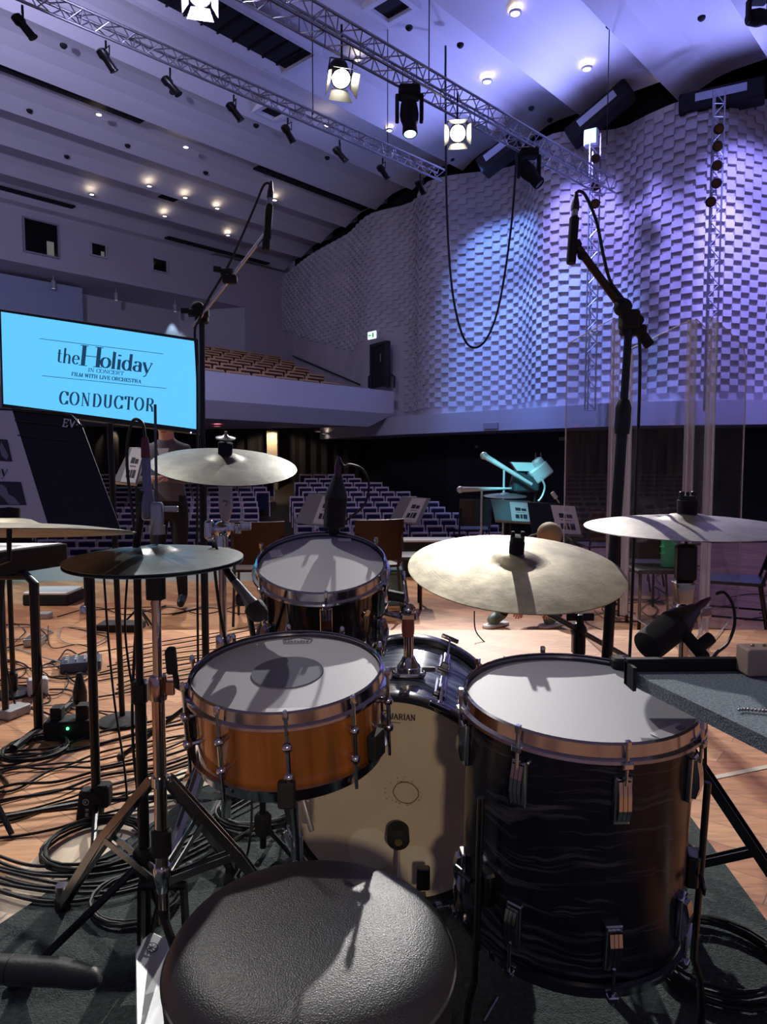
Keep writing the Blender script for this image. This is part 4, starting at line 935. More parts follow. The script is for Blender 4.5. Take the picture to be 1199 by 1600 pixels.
# ---- cymbals
def cymbal_mat(name, col, rough, dirt=.25):
    m = mat(name, col, rough, .92); nd, lk, b = nodes(m)
    tc = nd.new('ShaderNodeTexCoord'); n = nd.new('ShaderNodeTexNoise'); n.inputs['Scale'].default_value = 13; n.inputs['Detail'].default_value = 9; n.inputs['Roughness'].default_value = .65
    ln_ = nd.new('ShaderNodeVectorMath'); ln_.operation = 'LENGTH'; ml = nd.new('ShaderNodeMath'); ml.operation = 'MULTIPLY'; ml.inputs[1].default_value = 260
    cx = nd.new('ShaderNodeCombineXYZ'); n2 = nd.new('ShaderNodeTexNoise'); n2.inputs['Scale'].default_value = 1.0; n2.inputs['Detail'].default_value = 2
    mr = nd.new('ShaderNodeMapRange'); mr.inputs[1].default_value = .35; mr.inputs[2].default_value = .7; mr.inputs[3].default_value = 1 - dirt; mr.inputs[4].default_value = 1 + dirt * .5
    sc = nd.new('ShaderNodeVectorMath'); sc.operation = 'SCALE'; sc.inputs[0].default_value = col
    bu = nd.new('ShaderNodeBump'); bu.inputs['Strength'].default_value = .28; bu.inputs['Distance'].default_value = .0008
    bu2 = nd.new('ShaderNodeBump'); bu2.inputs['Strength'].default_value = .35; bu2.inputs['Distance'].default_value = .004
    lk.new(tc.outputs['Object'], n.inputs[0]); lk.new(tc.outputs['Object'], ln_.inputs[0]); lk.new(ln_.outputs['Value'], ml.inputs[0]); lk.new(ml.outputs[0], cx.inputs[0]); lk.new(cx.outputs[0], n2.inputs[0])
    lk.new(n.outputs[0], mr.inputs[0]); lk.new(mr.outputs[0], sc.inputs['Scale']); lk.new(sc.outputs[0], b.inputs['Base Color'])
    lk.new(n2.outputs[0], bu.inputs['Height']); lk.new(n.outputs[0], bu2.inputs['Height']); lk.new(bu.outputs[0], bu2.inputs['Normal']); lk.new(bu2.outputs[0], b.inputs['Normal'])
    rr = nd.new('ShaderNodeMapRange'); rr.inputs[3].default_value = rough + .08; rr.inputs[4].default_value = rough - .08; lk.new(n.outputs[0], rr.inputs[0]); lk.new(rr.outputs[0], b.inputs['Roughness'])
    return m
CY_RIDE = cymbal_mat('ride_bronze', (.40, .355, .25), .55, .4); CY_C = cymbal_mat('crash_bronze', (.22, .22, .195), .5, .35); CY_R = cymbal_mat('crash_bronze_dull', (.38, .34, .32), .46, .3); CY_H = cymbal_mat('hat_bronze', (.20, .22, .22), .36, .4); CY_P = cymbal_mat('thin_crash', (.45, .40, .30), .5)
def cymbal_profile(R, bell=.062, bh=.017, bow=.022):
    pr = [(.006, bow + bh), (.02, bow + bh - .001), (bell * .7, bow + bh * .72), (bell * .95, bow + bh * .25), (bell * 1.15, bow + .0)]
    for i in range(1, 13):
        t = i / 12; r = bell * 1.15 + (R - bell * 1.15) * t; pr.append((r, bow * (1 - t ** 1.7)))
    return pr + [(R - .0005, -.0012)] + [(r, z - .0018) for r, z in reversed(pr)]
def cymbal(mb, R, M, **k): mb.lathe(cymbal_profile(R, **k), M.to_translation(), R3(M), 96, cap=False)

def leg_pair(t, foot, hub_z, a, reach, m=CHROME, brace=.12, low=.12, w_=.022):
    """double-braced stand leg at angle a (degrees)"""
    a = radians(a); o = Vector((cos(a), sin(a), 0)); sd = Vector((-sin(a), cos(a), 0))
    l = MB(); F0 = foot + o * reach + Vector((0, 0, .02)); H0 = foot + Vector((0, 0, hub_z)) + o * .02
    for s_ in (-1, 1): l.bar(H0 + sd * s_ * .013, F0 + sd * s_ * .013, .003, w_, (0, 0, 1)); l.bar(foot + Vector((0, 0, low)) + sd * s_ * .012, H0.lerp(F0, .5) + sd * s_ * .012, .003, w_ * .8)
    l.bar(H0.lerp(F0, .03), F0, .024, .004); lo = l.build('leg', m, t, world=True)
    MB().rbox(F0 + o * .012, (.045, .034, .042), .012, Matrix.Rotation(a, 3, 'Z')).build('rubber_foot', RUBBER, lo, world=True)

def wingnut(mb, c, s=1.0, a=0):
    R_ = Matrix.Rotation(a, 3, 'Z'); mb.lathe([(.007 * s, -.006 * s), (.007 * s, .008 * s), (.004 * s, .01 * s)], c, n=10)
    for k in (-1, 1): mb.rbox(Vector(c) + R_ @ Vector((k * .015 * s, 0, .006 * s)), (.02 * s, .005 * s, .014 * s), .002 * s, R_)

# ride: boom stand behind the floor tom
cR = A(806, 889, 1.80); MR = TR(cR) @ rotx(12.6) @ roty(.8)
rs_foot = Vector((.80, 2.28, 0))
t = thing('ride_cymbal', 'big brown-gold ride cymbal tilted towards the drummer', 'cymbal', MR)
m_ = MB(); cymbal(m_, .272, Matrix.Identity(4), bell=.06, bh=.018, bow=.026); m_.build('cymbal_plate', CY_RIDE, t)
ctop = MR @ Vector((0, 0, .045)); zax = R3(MR) @ Vector((0, 0, 1))
s = thing('cymbal_stand', 'boom stand holding the big ride cymbal, its black arm rising behind the floor tom', 'cymbal stand', TR(rs_foot))
m_ = MB(); jt = A(905, 985, 2.05); m_.tube([MR @ Vector((0, 0, -.07)), MR @ Vector((0, 0, .082))], .004, 8); m_.build('tilter_rod', CHROME, s, world=True)
m_ = MB(); m_.lathe([(.019, 0), (.019, .03), (.016, .032)], MR @ Vector((0, 0, .043)), R3(MR), 20); m_.build('felt', mat('black_felt', (.015, .012, .012), .95), s, world=True)
m_ = MB(); m_.lathe([(.018, 0), (.018, .012), (.012, .013)], MR @ Vector((0, 0, .076)), R3(MR), 8); 
for k in (-1, 1): m_.rbox(MR @ Vector((k * .012, 0, .092)), (.009, .012, .016), .003, R3(MR))
m_.build('wing_nut', BLACKM, s, world=True)
m_ = MB(); b0 = MR @ Vector((0, 0, -.07)); m_.tube([b0, jt, jt + (jt - b0).normalized() * .34], .008, 10); m_.build('boom_arm', BLACK, s, world=True)
m_ = MB(); m_.ball(jt, .024, 14); m_.rbox(jt + Vector((0, 0, -.035)), (.036, .04, .07), .01); wingnut(m_, jt + Vector((.004, 0, .03)), 1.6); m_.build('boom_clamp', BLACK, s, world=True, bevel=.002)
m_ = MB(); q0 = jt - Vector((0, 0, .04)); fx = Vector((q0.x, q0.y, 0)); s_dx = fx
m_.tube([Vector((fx.x, fx.y, .05)), Vector((fx.x, fx.y, .45))], .0145, 12); m_.tube([Vector((fx.x, fx.y, .4)), q0], .011, 12); m_.build('post', CHROME, s, world=True)
for a in (20, 130, 255): leg_pair(s, fx, .36, a, .30)

# right crash
cC = A(1074, 823, 1.66); MC = TR(cC) @ rotx(2.2) @ roty(-.8)
t = thing('crash_cymbal', 'flat greyish crash cymbal at the right above the carpeted tray', 'cymbal', MC)
m_ = MB(); cymbal(m_, .232, Matrix.Identity(4), bell=.056, bh=.014, bow=.018); m_.build('cymbal_plate', CY_R, t)
s = thing('cymbal_stand', 'stand with black and chrome tilter under the flat crash cymbal at the right', 'cymbal stand', TR((cC.x, cC.y, 0)))
m_ = MB(); m_.lathe([(.022, 0), (.023, .032), (.018, .034)], MC @ Vector((0, 0, .03)), R3(MC), 20); m_.build('felt', mat('black_felt', (.015, .012, .012), .95), s, world=True)
m_ = MB(); m_.lathe([(.02, 0), (.02, .009)], MC @ Vector((0, 0, .064)), R3(MC), 12); m_.tube([MC @ Vector((0, 0, -.06)), MC @ Vector((0, 0, .082))], .004, 8)
for k in (-1, 1): m_.rbox(MC @ Vector((k * .014, 0, .076)), (.01, .012, .014), .003)
m_.build('wing_nut', BLACK, s, world=True)
tl = MC @ Vector((0, 0, -.045)); m_ = MB(); m_.rbox(tl + Vector((0, 0, -.04)), (.05, .03, .09), .012); m_.build('tilter', mat('tilter_black', (.03, .02, .02), .3, .6), s, world=True, bevel=.003)
m_ = MB(); m_.prism([tl + Vector(v) for v in ((-.028, -.018, -.085), (.018, -.018, -.085), (.012, -.018, -.135), (-.02, -.018, -.135))], (0, .03, 0)); m_.ball(tl + Vector((-.002, 0, -.165)), .028, 14); wingnut(m_, tl + Vector((.03, 0, -.17)), 1.8, .4); m_.rbox(tl + Vector((-.02, -.0, -.175)), (.02, .05, .04), .006); m_.build('ratchet', CHROME, s, world=True, bevel=.002)
fx = Vector((tl.x, tl.y, 0)); m_ = MB(); m_.tube([Vector((fx.x, fx.y, .05)), Vector((fx.x, fx.y, .5))], .0145, 12); m_.tube([Vector((fx.x, fx.y, .48)), tl + Vector((0, 0, -.16))], .011, 12); m_.rbox((fx.x, fx.y, .5), (.04, .04, .04), .01); m_.build('post', CHROME, s, world=True)
for a in (-35, 85, 205): leg_pair(s, fx, .42, a, .32, mat('dark_chrome', (.12, .12, .13), .25, 1.0))

# left crash
cL = A(352, 727, 2.02); ML = TR(cL) @ rotx(13.8) @ roty(5.5)
t = thing('crash_cymbal', 'pale crash cymbal tilted forward at the left, in front of the overhead mast', 'cymbal', ML)
m_ = MB(); cymbal(m_, .204, Matrix.Identity(4), bell=.05, bh=.014, bow=.02); m_.build('cymbal_plate', CY_C, t)
s = thing('cymbal_stand', 'chrome stand with a large ratchet tilter under the pale left crash cymbal', 'cymbal stand', TR((cL.x, cL.y, 0)))
m_ = MB(); m_.lathe([(.02, 0), (.021, .03), (.018, .032)], ML @ Vector((0, 0, .034)), R3(ML), 20); m_.build('felt', mat('blue_black_felt', (.012, .012, .03), .95), s, world=True)
m_ = MB(); m_.lathe([(.012, -.008), (.027, -.002), (.028, .002), (.01, .006), (.004, .012), (.004, .02)], ML @ Vector((0, 0, .078)), R3(ML), 24); m_.tube([ML @ Vector((0, 0, -.06)), ML @ Vector((0, 0, .098))], .0035, 8); m_.build('wing_nut', STEEL, s, world=True)
tl = A(354, 790, 2.03); m_ = MB()
m_.prism([tl + Vector(v) for v in ((-.018, -.012, .06), (.016, -.012, .06), (.018, -.012, .0), (.008, -.012, -.045), (-.012, -.012, -.045), (-.02, -.012, .0))], (0, .024, 0)); m_.tube([tl + Vector((0, -.02, .008)), tl + Vector((0, .02, .008))], .008, 12)
m_.build('tilter', STEEL, s, world=True, bevel=.003)
m_ = MB(); q = A(347, 828, 2.03); m_.ball(q, .026, 14); m_.rbox(q - Vector((0, 0, .03)), (.034, .04, .05), .01); wingnut(m_, q + Vector((.045, 0, 0)), 1.6, .3); m_.rbox(q + Vector((-.035, 0, 0)), (.028, .03, .055), .012); m_.tube([tl - Vector((0, 0, .04)), q], .009, 10); m_.build('ratchet', CHROME, s, world=True, bevel=.002)
fx = Vector((q.x, q.y, 0)); m_ = MB(); m_.tube([Vector((fx.x, fx.y, .06)), Vector((fx.x, fx.y, .58))], .0145, 14); m_.tube([Vector((fx.x, fx.y, .56)), q - Vector((0, 0, .03))], .011, 14); m_.lathe([(.02, 0), (.022, .005), (.022, .045), (.02, .05)], (fx.x, fx.y, .55), n=20); m_.build('post', CHROME, s, world=True)
for a in (10, 130, 250): leg_pair(s, fx, .38, a, .30)

# thin cymbal at the left edge
cE = A(15, 833, 1.37); ME = TR(cE) @ rotx(-7.5) @ roty(-1.2)
t = thing('crash_cymbal', 'thin cymbal seen edge-on at the left border above the keyboard', 'cymbal', ME)
m_ = MB(); cymbal(m_, .232, Matrix.Identity(4), bell=.055, bh=.014, bow=.016); m_.build('cymbal_plate', CY_P, t)
pE = Vector((cE.x - .62, cE.y + .05, 0)); s = thing('cymbal_stand', 'boom stand of the edge-on cymbal at the left border', 'cymbal stand', TR(pE))
m_ = MB(); m_.tube([pE + Vector((0, 0, .02)), pE + Vector((0, 0, .7))], .012, 10); m_.build('post', BLACK, s, world=True); MB().tube([pE + Vector((0, 0, .7)), ME @ Vector((0, 0, -.05)), ME @ Vector((0, 0, .05))], .006, 8).build('boom', BLACK, s, world=True)
MB().lathe([(.12, 0), (.12, .012), (.02, .03)], pE, n=28).build('round_base', BLACK, s, world=True)
m_ = MB(); m_.lathe([(.02, 0), (.02, .02)], ME @ Vector((0, 0, .028)), R3(ME), 16); m_.build('felt', mat('black_felt', (.015, .012, .012), .95), s, world=True)

# ---- hi-hat
cH = A(243, 872, 1.465); MH = TR(cH) @ rotx(2.2)
t = thing('hi_hat_cymbals', 'dark greenish pair of hi-hat cymbals, slightly open, left of the snare', 'hi-hat', MH)
m_ = MB(); cymbal(m_, .1785, Matrix.Identity(4), bell=.045, bh=.013, bow=.014); m_.build('top_cymbal', CY_H, t)
m_ = MB(); cymbal(m_, .1785, TR((0, 0, -.008)) @ rotx(180), bell=.045, bh=.013, bow=.014); m_.build('bottom_cymbal', CY_H, t)
hf = Vector((cH.x, cH.y, 0)); s = thing('hi_hat_stand', 'chrome double-braced hi-hat stand with white-topped pedal at the left', 'hi-hat stand', TR(hf))
m_ = MB(); m_.tube([hf + Vector((0, 0, .3)), A(243, 632, 1.465)], .0030, 8); m_.build('pull_rod', mat('rod_dark', (.10, .10, .12), .35, 1.0), s, world=True)
m_ = MB(); c_ = A(246, 812, 1.465); m_.lathe([(.013, -.012), (.014, .03), (.01, .036)], c_, n=16); m_.rbox(c_ + Vector((.03, -.002, .022)), (.03, .01, .012), .003); m_.lathe([(.016, -.03), (.016, -.012)], c_, n=16); m_.build('clutch', STEEL, s, world=True)
m_ = MB(); m_.lathe([(.02, -.085), (.02, -.04), (.03, -.036), (.03, -.02), (.012, -.015)], cH, n=20); m_.build('seat_cup', BLACK, s, world=True)
m_ = MB(); m_.tube([hf + Vector((0, 0, .62)), cH - Vector((0, 0, .07))], .0095, 14); m_.build('upper_tube', CHROME, s, world=True)
m_ = MB(); m_.tube([hf + Vector((0, 0, .12)), hf + Vector((0, 0, .64))], .0135, 16); m_.lathe([(.018, 0), (.019, .006), (.019, .044), (.017, .05)], hf + Vector((0, 0, .605)), n=16); m_.rbox(hf + Vector((.026, 0, .63)), (.02, .014, .03), .004); m_.build('lower_tube', mat('copper_chrome', (.55, .42, .36), .14, 1.0), s, world=True)
m_ = MB(); m_.lathe([(.02, 0), (.021, .004), (.021, .05), (.018, .054)], hf + Vector((0, 0, .27)), n=20); m_.build('collar', BLACKM, s, world=True)
m_ = MB(); m_.lathe([(.017, 0), (.019, .01), (.019, .05), (.017, .055)], hf + Vector((0, 0, .19)), n=20); m_.build('leg_hub', CHROME, s, world=True); m_ = MB(); m_.lathe([(.018, 0), (.018, .02)], hf + Vector((0, 0, .42)), n=18); m_.build('leg_collar', CHROME, s, world=True)
for a, rc_ in ((146, .38), (80, .38), (14, .30)):
    a_ = radians(a); o = Vector((cos(a_), sin(a_), 0)); sd = Vector((-sin(a_), cos(a_), 0)); l = MB()
    top_ = hf + Vector((0, 0, .43)) + o * .02; kn = hf + o * rc_ * .52 + Vector((0, 0, .25)); fo = hf + o * rc_ + Vector((0, 0, .02))
    for k in (-1, 1): l.bar(top_ + sd * k * .012, kn + sd * k * .012, .003, .018); l.bar(hf + Vector((0, 0, .21)) + sd * k * .011, kn + sd * k * .011, .003, .016); l.bar(kn + sd * k * .012, fo + sd * k * .012, .003, .02)
    l.bar(top_, fo, .022, .004); l.lathe([(.015, -.02), (.015, .02)], fo + Vector((0, 0, .03)) , n=12); lo = l.build('leg', mat('leg_steel', (.26, .24, .24), .25, 1.0), s, world=True)
    MB().rbox(fo, (.036, .03, .036), .01, Matrix.Rotation(a_, 3, 'Z')).build('rubber_foot', RUBBER, lo, world=True)
pp = [A(212, 1470, 1.52), A(236, 1456, 1.54), A(264, 1466, 1.54), A(266, 1604, 1.34), A(216, 1604, 1.33)]
pz = [.075, .085, .075, .035, .035]
pp = [Vector((p.x, p.y, z)) for p, z in zip([hz(212, 1478, .075), hz(238, 1455, .085), hz(266, 1470, .075), hz(268, 1640, .035), hz(214, 1640, .035)], pz)]
m_ = MB(); m_.prism(pp, (0, .0, -.008)); m_.build('footboard', mat('pedal_white', (.62, .64, .66), .35, .25), s, world=True, bevel=.002)
c_ = (pp[1] + pp[3] + pp[4]) / 3; c_ = pp[1].lerp((pp[3] + pp[4]) / 2, .17) + Vector((0, 0, .002)); dF = ((pp[3] + pp[4]) / 2 - pp[1]).normalized()
N_ = Vector((1, 0, 0)).cross(-dF).normalized(); m_ = MB(); m_.tube([c_ + N_ * .001 + Vector((1, 0, 0)) * .012 * cos(2 * pi * i / 24) + dF * .012 * sin(2 * pi * i / 24) for i in range(24)], .0008, 5, closed=True)
for k in range(3):
    dd = Vector((1, 0, 0)) * cos(k * pi / 3 + pi / 2) + dF * sin(k * pi / 3 + pi / 2); m_.tube([c_ + N_ * .001 - dd * .009, c_ + N_ * .001 + dd * .009], .0009, 5)
m_.build('round_logo', INK, s, world=True)
m_ = MB()
for k in (-1, 1): m_.bar(hf + Vector((k * .05, 0, .02)), hf + Vector((k * .045, .0, .2)), .008, .03, (0, 1, 0)); m_.tube([hf + Vector((k * .045, 0, .02)), Vector((pp[3].x - (.0 if k > 0 else .055), pp[3].y, .012))], .004, 6)
m_.tube([hf + Vector((-.05, 0, .2)), hf + Vector((.05, 0, .2))], .01, 8); m_.tube([hf + Vector((0, 0, .2)), pp[1]], .005, 8)
m_.build('pedal_frame', BLACK, s, world=True)

# ---- throne
cS2 = Vector((-.099, .93, .478)); RS = .197
LEATHER = mat('black_leather', (.016, .018, .019), .46, spec=1.0)
nd, lk, b = nodes(LEATHER); tc = nd.new('ShaderNodeTexCoord'); vo = nd.new('ShaderNodeTexVoronoi'); vo.inputs['Scale'].default_value = 620; vo.feature = 'SMOOTH_F1'
nn = nd.new('ShaderNodeTexNoise'); nn.inputs['Scale'].default_value = 420; nn.inputs['Detail'].default_value = 3
ad = nd.new('ShaderNodeMath'); ad.operation = 'ADD'; bu = nd.new('ShaderNodeBump'); bu.inputs['Strength'].default_value = .9; bu.inputs['Distance'].default_value = .0006
lk.new(tc.outputs['Object'], vo.inputs[0]); lk.new(tc.outputs['Object'], nn.inputs[0]); lk.new(vo.outputs['Distance'], ad.inputs[0]); lk.new(nn.outputs[0], ad.inputs[1]); lk.new(ad.outputs[0], bu.inputs['Height']); lk.new(bu.outputs[0], b.inputs['Normal'])
t = thing('drum_throne', 'round black leather drum throne with stitched edge in the foreground', 'stool', TR((cS2.x, cS2.y, 0)))
z = cS2.z
MB().lathe([(1e-5, z), (.05, z - .0006), (.10, z - .003), (.14, z - .008), (.165, z - .014), (.18, z - .022), (.190, z - .034), (RS, z - .052)], n=96, cap=False).build('seat_top', LEATHER, t)
MB().lathe([(RS - .001, z - .054), (RS, z - .065), (RS - .004, z - .115), (RS - .02, z - .13), (1e-5, z - .13)], n=96, cap=False).build('seat_side', mat('throne_side', (.010, .009, .012), .5), t)
MB().lathe([(RS - .001, z - .0505), (RS + .0018, z - .0518), (RS + .0018, z - .0545), (RS - .001, z - .056)], n=128, cap=False).build('piping', mat('piping', (.10, .10, .11), .45), t)
m_ = MB(); m_.tube([(0, 0, .08), (0, 0, z - .12)], .016, 14); m_.build('post', CHROME, t)
m_ = MB(); m_.box((0, 0, z - .14), (.16, .16, .012)); m_.build('seat_bracket', BLACK, t)
for k in range(3):
    a = radians(30 + 120 * k); o = Vector((cos(a), sin(a), 0)); l = MB()
    for sg_ in (-1, 1):
        sd = Vector((-sin(a), cos(a), 0)) * .012 * sg_; l.bar(o * .02 + Vector((0, 0, .27)) + sd, o * .24 + Vector((0, 0, .02)) + sd, .003, .022); l.bar(Vector((0, 0, .1)) + sd, o * .13 + Vector((0, 0, .14)) + sd, .003, .018)
    lo = l.build('leg', BLACK, t); MB().rbox(o * .245 + Vector((0, 0, .02)), (.045, .035, .04), .012, Matrix.Rotation(a, 3, 'Z')).build('rubber_foot', RUBBER, lo)

# ---- rug under the kit
RUG = mat('charcoal_rug', (.055, .072, .070), .95, bump=.8, bscale=260, var=.35, vscale=90)
r0, r1 = hz(0, 1450, 0), hz(290, 1255, 0); rd = (r1 - r0).normalized()
q0 = r0 - rd * 1.6; q1 = r0 + rd * 1.25; q2 = Vector((.98, 2.62, 0)); q3 = Vector((.80, -.1, 0))
m_ = MB(); m_.prism([Vector((p.x, p.y, .001)) for p in (q0, q1, q2, q3)], (0, 0, .009)); solo(m_, 'rug', RUG, 'charcoal carpet rug lying under the drum kit', 'rug')
nl_ = Vector((-rd.y, rd.x, 0)); m_ = MB(); m_.prism([Vector((p.x, p.y, .0006)) for p in (q0 + nl_ * .01, q1 + nl_ * .01, q1 + nl_ * .17, q0 + nl_ * .17)], (0, 0, .002)); struct(m_.build('trim_4', mat('pale_wood_strip', (.66, .52, .38), .55, var=.15, vscale=14, stretch=(1, 1, 1))))
a_, b_ = hz(1070, 1225, 0), hz(1300, 1178, 0); nn_ = (b_ - a_).normalized(); nn_ = Vector((-nn_.y, nn_.x, 0)) * .012; m_ = MB(); m_.prism([Vector((p.x, p.y, .0006)) for p in (a_ - nn_, b_ - nn_, b_ + nn_, a_ + nn_)], (0, 0, .0015)); solo(m_, 'tape_line', mat('pale_tape', (.62, .52, .42), .6), 'pale tape line on the wooden floor right of the floor tom', 'tape')
# ================================================================== AROUND THE KIT
ZO = -0.2                                   # level of the orchestra floor in front of the kit
DCH = mat('dark_chrome', (.12, .12, .13), .25, 1.0)
def plane_from(TLp, TRp, BLp):
    X = (TRp - TLp).normalized(); N = X.cross((TLp - BLp).normalized()).normalized(); Y = N.cross(X).normalized()
    if N.dot(CAM - TLp) < 0: N = -N
    def on(x, y, lift=0.0):
        r = ray(x, y); return CAM + r * ((TLp + N * lift - CAM).dot(N) / r.dot(N))
    return X, Y, N, on

# ---- conductor screen
TLp, TRp, BLp = A(-2, 482, 2.75), A(310, 529, 2.86), A(3, 640, 2.75)
X, Y, N, on = plane_from(TLp, TRp, BLp)
BRp = TRp + (BLp - TLp) * .985
cb = (BLp + BRp) / 2
t = thing('monitor_screen', 'large flat screen glowing sky blue with the conductor title, tilted at the left', 'screen', TR((cb.x, cb.y + .12, 0)))
m_ = MB(); m_.prism([TLp, TRp, BRp, BLp], -N * .045); m_.build('bezel', mat('screen_bezel', (.008, .012, .012), .3), t, world=True, bevel=.004)
SCR = mat('screen_blue', (.12, .52, .85), .3, emit=(.115, .56, .93), estr=1.0)
m_ = MB(); m_.quad(on(2, 487, .0015), on(304, 533, .0015), on(311, 671, .0015), on(6, 631, .0015)); m_.build('display', SCR, t, world=True)
SINK = mat('screen_ink', (.01, .05, .11), .4, emit=(.008, .045, .10), estr=1.0)
lt = MB()
def ontext(s_, x0, y0, x1, y1, hpx, **k):
    a = on(x0, y0, .003); b = on(x1, y1, .003); Xd = (b - a).normalized(); Yd = N.cross(Xd); Yd = Yd if Yd.z > 0 else -Yd
    text_strokes(lt, s_, a, Xd, Yd, hpx * 2.8 / F, fit=(b - a).length, **k)
ontext('the', 88, 565.5, 124, 569.5, 22, thick=.14, thin=.045)
ontext('H', 122, 570, 161, 574.5, 31, thick=.2, thin=.035)
ontext('oliday', 157, 573.5, 238, 583.5, 25, thick=.19, thin=.05, track=.03)
ontext('IN CONCERT', 138, 580.5, 194, 586.5, 5.6, thick=.2, thin=.08)
ontext('FILM WITH LIVE ORCHESTRA', 112, 587, 221, 599, 5.6, thick=.24, thin=.1)
ontext('CONDUCTOR', 93, 631, 241, 643, 20, thick=.17, thin=.05, track=.22)
for (x0, y0, x1, y1) in ((62, 529, 256, 553), (66, 587, 261, 607)): lt.tube([on(x0, y0, .003), on(x1, y1, .003)], .0011, 4)
lt.build('lettering', SINK, t, world=True)
MB().tube([cb + Vector((0, .06, .15)), Vector((cb.x, cb.y + .12, .02))], .012, 12).build('stand_pole', BLACK, t, world=True)
m_ = MB(); m_.lathe([(.10, 0), (.10, .012), (.05, .03)], (cb.x, cb.y + .12, 0), n=32); m_.build('stand_base', BLACKM, t, world=True)
MB().ball(on(299, 676, .004), .003, 6).build('power_light', mat('blue_led', (.2, .3, 1), emit=(.3, .4, 1), estr=6), t, world=True)

# ---- music stands
STB = mat('stand_black', (.010, .014, .026), .4, .2); STG = mat('stand_grey', (.34, .35, .36), .4, .3)
PH = mat('print_dark', (.03, .035, .06), .6); PH2 = mat('print_grey', (.22, .25, .36), .6)
def sheet_art(on, TL_, TR_, BR_, BL_, mbd):
    """two blocks of pictures and a title bar on a page, in bilinear page coordinates"""
    def bl(u, v): return TL_.lerp(TR_, u).lerp(BL_.lerp(BR_, u), v)
    for (u0, v0, u1, v1) in ((.25, .27, .52, .43), (.56, .30, .80, .43), (.22, .62, .42, .82), (.47, .60, .58, .82), (.62, .60, .82, .82)): mbd.quad(bl(u0, v0), bl(u1, v0), bl(u1, v1), bl(u0, v1))
    for k in range(5): u = .3 + k * .09; mbd.quad(bl(u, .49), bl(u + .06, .49), bl(u + .06, .52), bl(u, .52))
def music_stand(label, pts, D, paper, m=STG, tilt=.10, zfloor=ZO, sheetmat=PAPER, post=True, art=True, group=None):
    """pts: TL,TR,BR,BL of the desk in the photo at depth D; paper: four corners of the page"""
    P_ = [A(*pts[0], D + tilt), A(*pts[1], D + tilt), A(*pts[2], D), A(*pts[3], D)]
    n = (P_[1] - P_[0]).cross(P_[3] - P_[0]).normalized(); n = n if n.dot(CAM - P_[0]) > 0 else -n
    mid = (P_[0] + P_[1] + P_[2] + P_[3]) / 4; t = thing('music_stand', label, 'music stand', TR((mid.x, mid.y + .08, zfloor)))
    m_ = MB(); m_.prism(P_, -n * .006)
    for (a, b) in ((0, 1), (3, 2)): m_.tube([P_[a] - n * .003, P_[b] - n * .003], .006, 6)
    m_.prism([P_[3], P_[2], P_[2] + n * .045, P_[3] + n * .045], Vector((0, 0, -.006))); m_.build('desk', m, t, world=True)
    if paper:
        def onp(x, y, l):
            r = ray(x, y); return CAM + r * ((P_[0] + n * l - CAM).dot(n) / r.dot(n))
        Q = [onp(x, y, .002) for x, y in paper]; MB().add(Q, [(0, 1, 2, 3)]).build('sheet', sheetmat, t, world=True)
        if art:
            a_ = MB(); sheet_art(None, *[onp(x, y, .003) for x, y in paper], a_); a_.build('printed_pictures', PH, t, world=True)
    base_ = Vector((mid.x, mid.y + .08, zfloor))
    m_ = MB(); m_.tube([mid - n * .01, base_ + Vector((0, 0, mid.z - zfloor - .02)), base_ + Vector((0, 0, .12))], .009, 8); m_.build('post', BLACK, t, world=True)
    for a in (90, 210, 330): MB().tube([base_ + Vector((0, 0, .2)), base_ + Vector((.2 * cos(radians(a)), .2 * sin(radians(a)), .012))], .008, 6).build('leg', BLACK, t, world=True)
    return t, P_, n
music_stand('grey music stand with a white programme sheet, half hidden by the rack tom microphone', [(483, 771), (528, 774), (512, 823), (461, 817)], 8.6, [(505, 775), (527, 776), (515, 820), (489, 818)])
music_stand('grey music stand with a white programme sheet, standing free before the stalls seats', [(628, 776), (674, 779), (655, 820), (608, 815)], 8.6, [(645, 778), (667, 779), (650, 817), (626, 815)])
music_stand('music stand lit bright cyan with a glowing sheet below the cyan instrument', [(768, 781), (830, 783), (830, 818), (775, 815)], 7.2, [(797, 784), (828, 786), (831, 817), (801, 815)], m=mat('stand_cyanlit', (.16, .2, .22), .4))
music_stand('black music stand with a white sheet, right of the cyan lit stand', [(825, 785), (905, 789), (912, 838), (832, 834)], 6.6, [(861, 789), (899, 791), (910, 838), (872, 834)], m=STB)
music_stand('music stand with a slanted white sheet, beside the standing person at the left', [(203, 700), (234, 700), (214, 758), (176, 755)], 5.2, [(207, 699), (226, 701), (211, 758), (188, 755)], m=STG)
# big black stand in the left foreground
TLp, TRp, BLp, BRp = A(-190, 632, 2.02), A(128, 652, 2.12), A(-190, 828, 1.92), A(190, 829, 1.94)
X, Y, N, on = plane_from(TLp, TRp, BLp)
base_ = Vector((-1.28, 2.12, 0)); t = thing('music_stand', 'big black music stand with white EV- lettering in the left foreground', 'music stand', TR(base_))
out = [on(-190, 626), on(60, 640), on(98, 643), on(112, 647), on(122, 655), on(130, 668), on(190, 829), on(-190, 829)]
m_ = MB(); m_.prism(out, -N * .008); m_.build('desk', STB, t, world=True, bevel=.002)
m_ = MB(); m_.tube([on(20, 640, .004) , on(98, 647, .004), on(114, 652, .004), on(124, 664, .004)], .004, 6); m_.tube([on(24, 657, .003), on(134, 667, .003)], .003, 6); m_.tube([on(28, 680, .003), on(138, 691, .003)], .002, 6); m_.build('folded_rim', STB, t, world=True)
lt = MB(); a = on(97, 666, .006); b = on(123, 669, .006); Xd = (b - a).normalized(); Yd = N.cross(Xd); Yd = Yd if Yd.z > 0 else -Yd
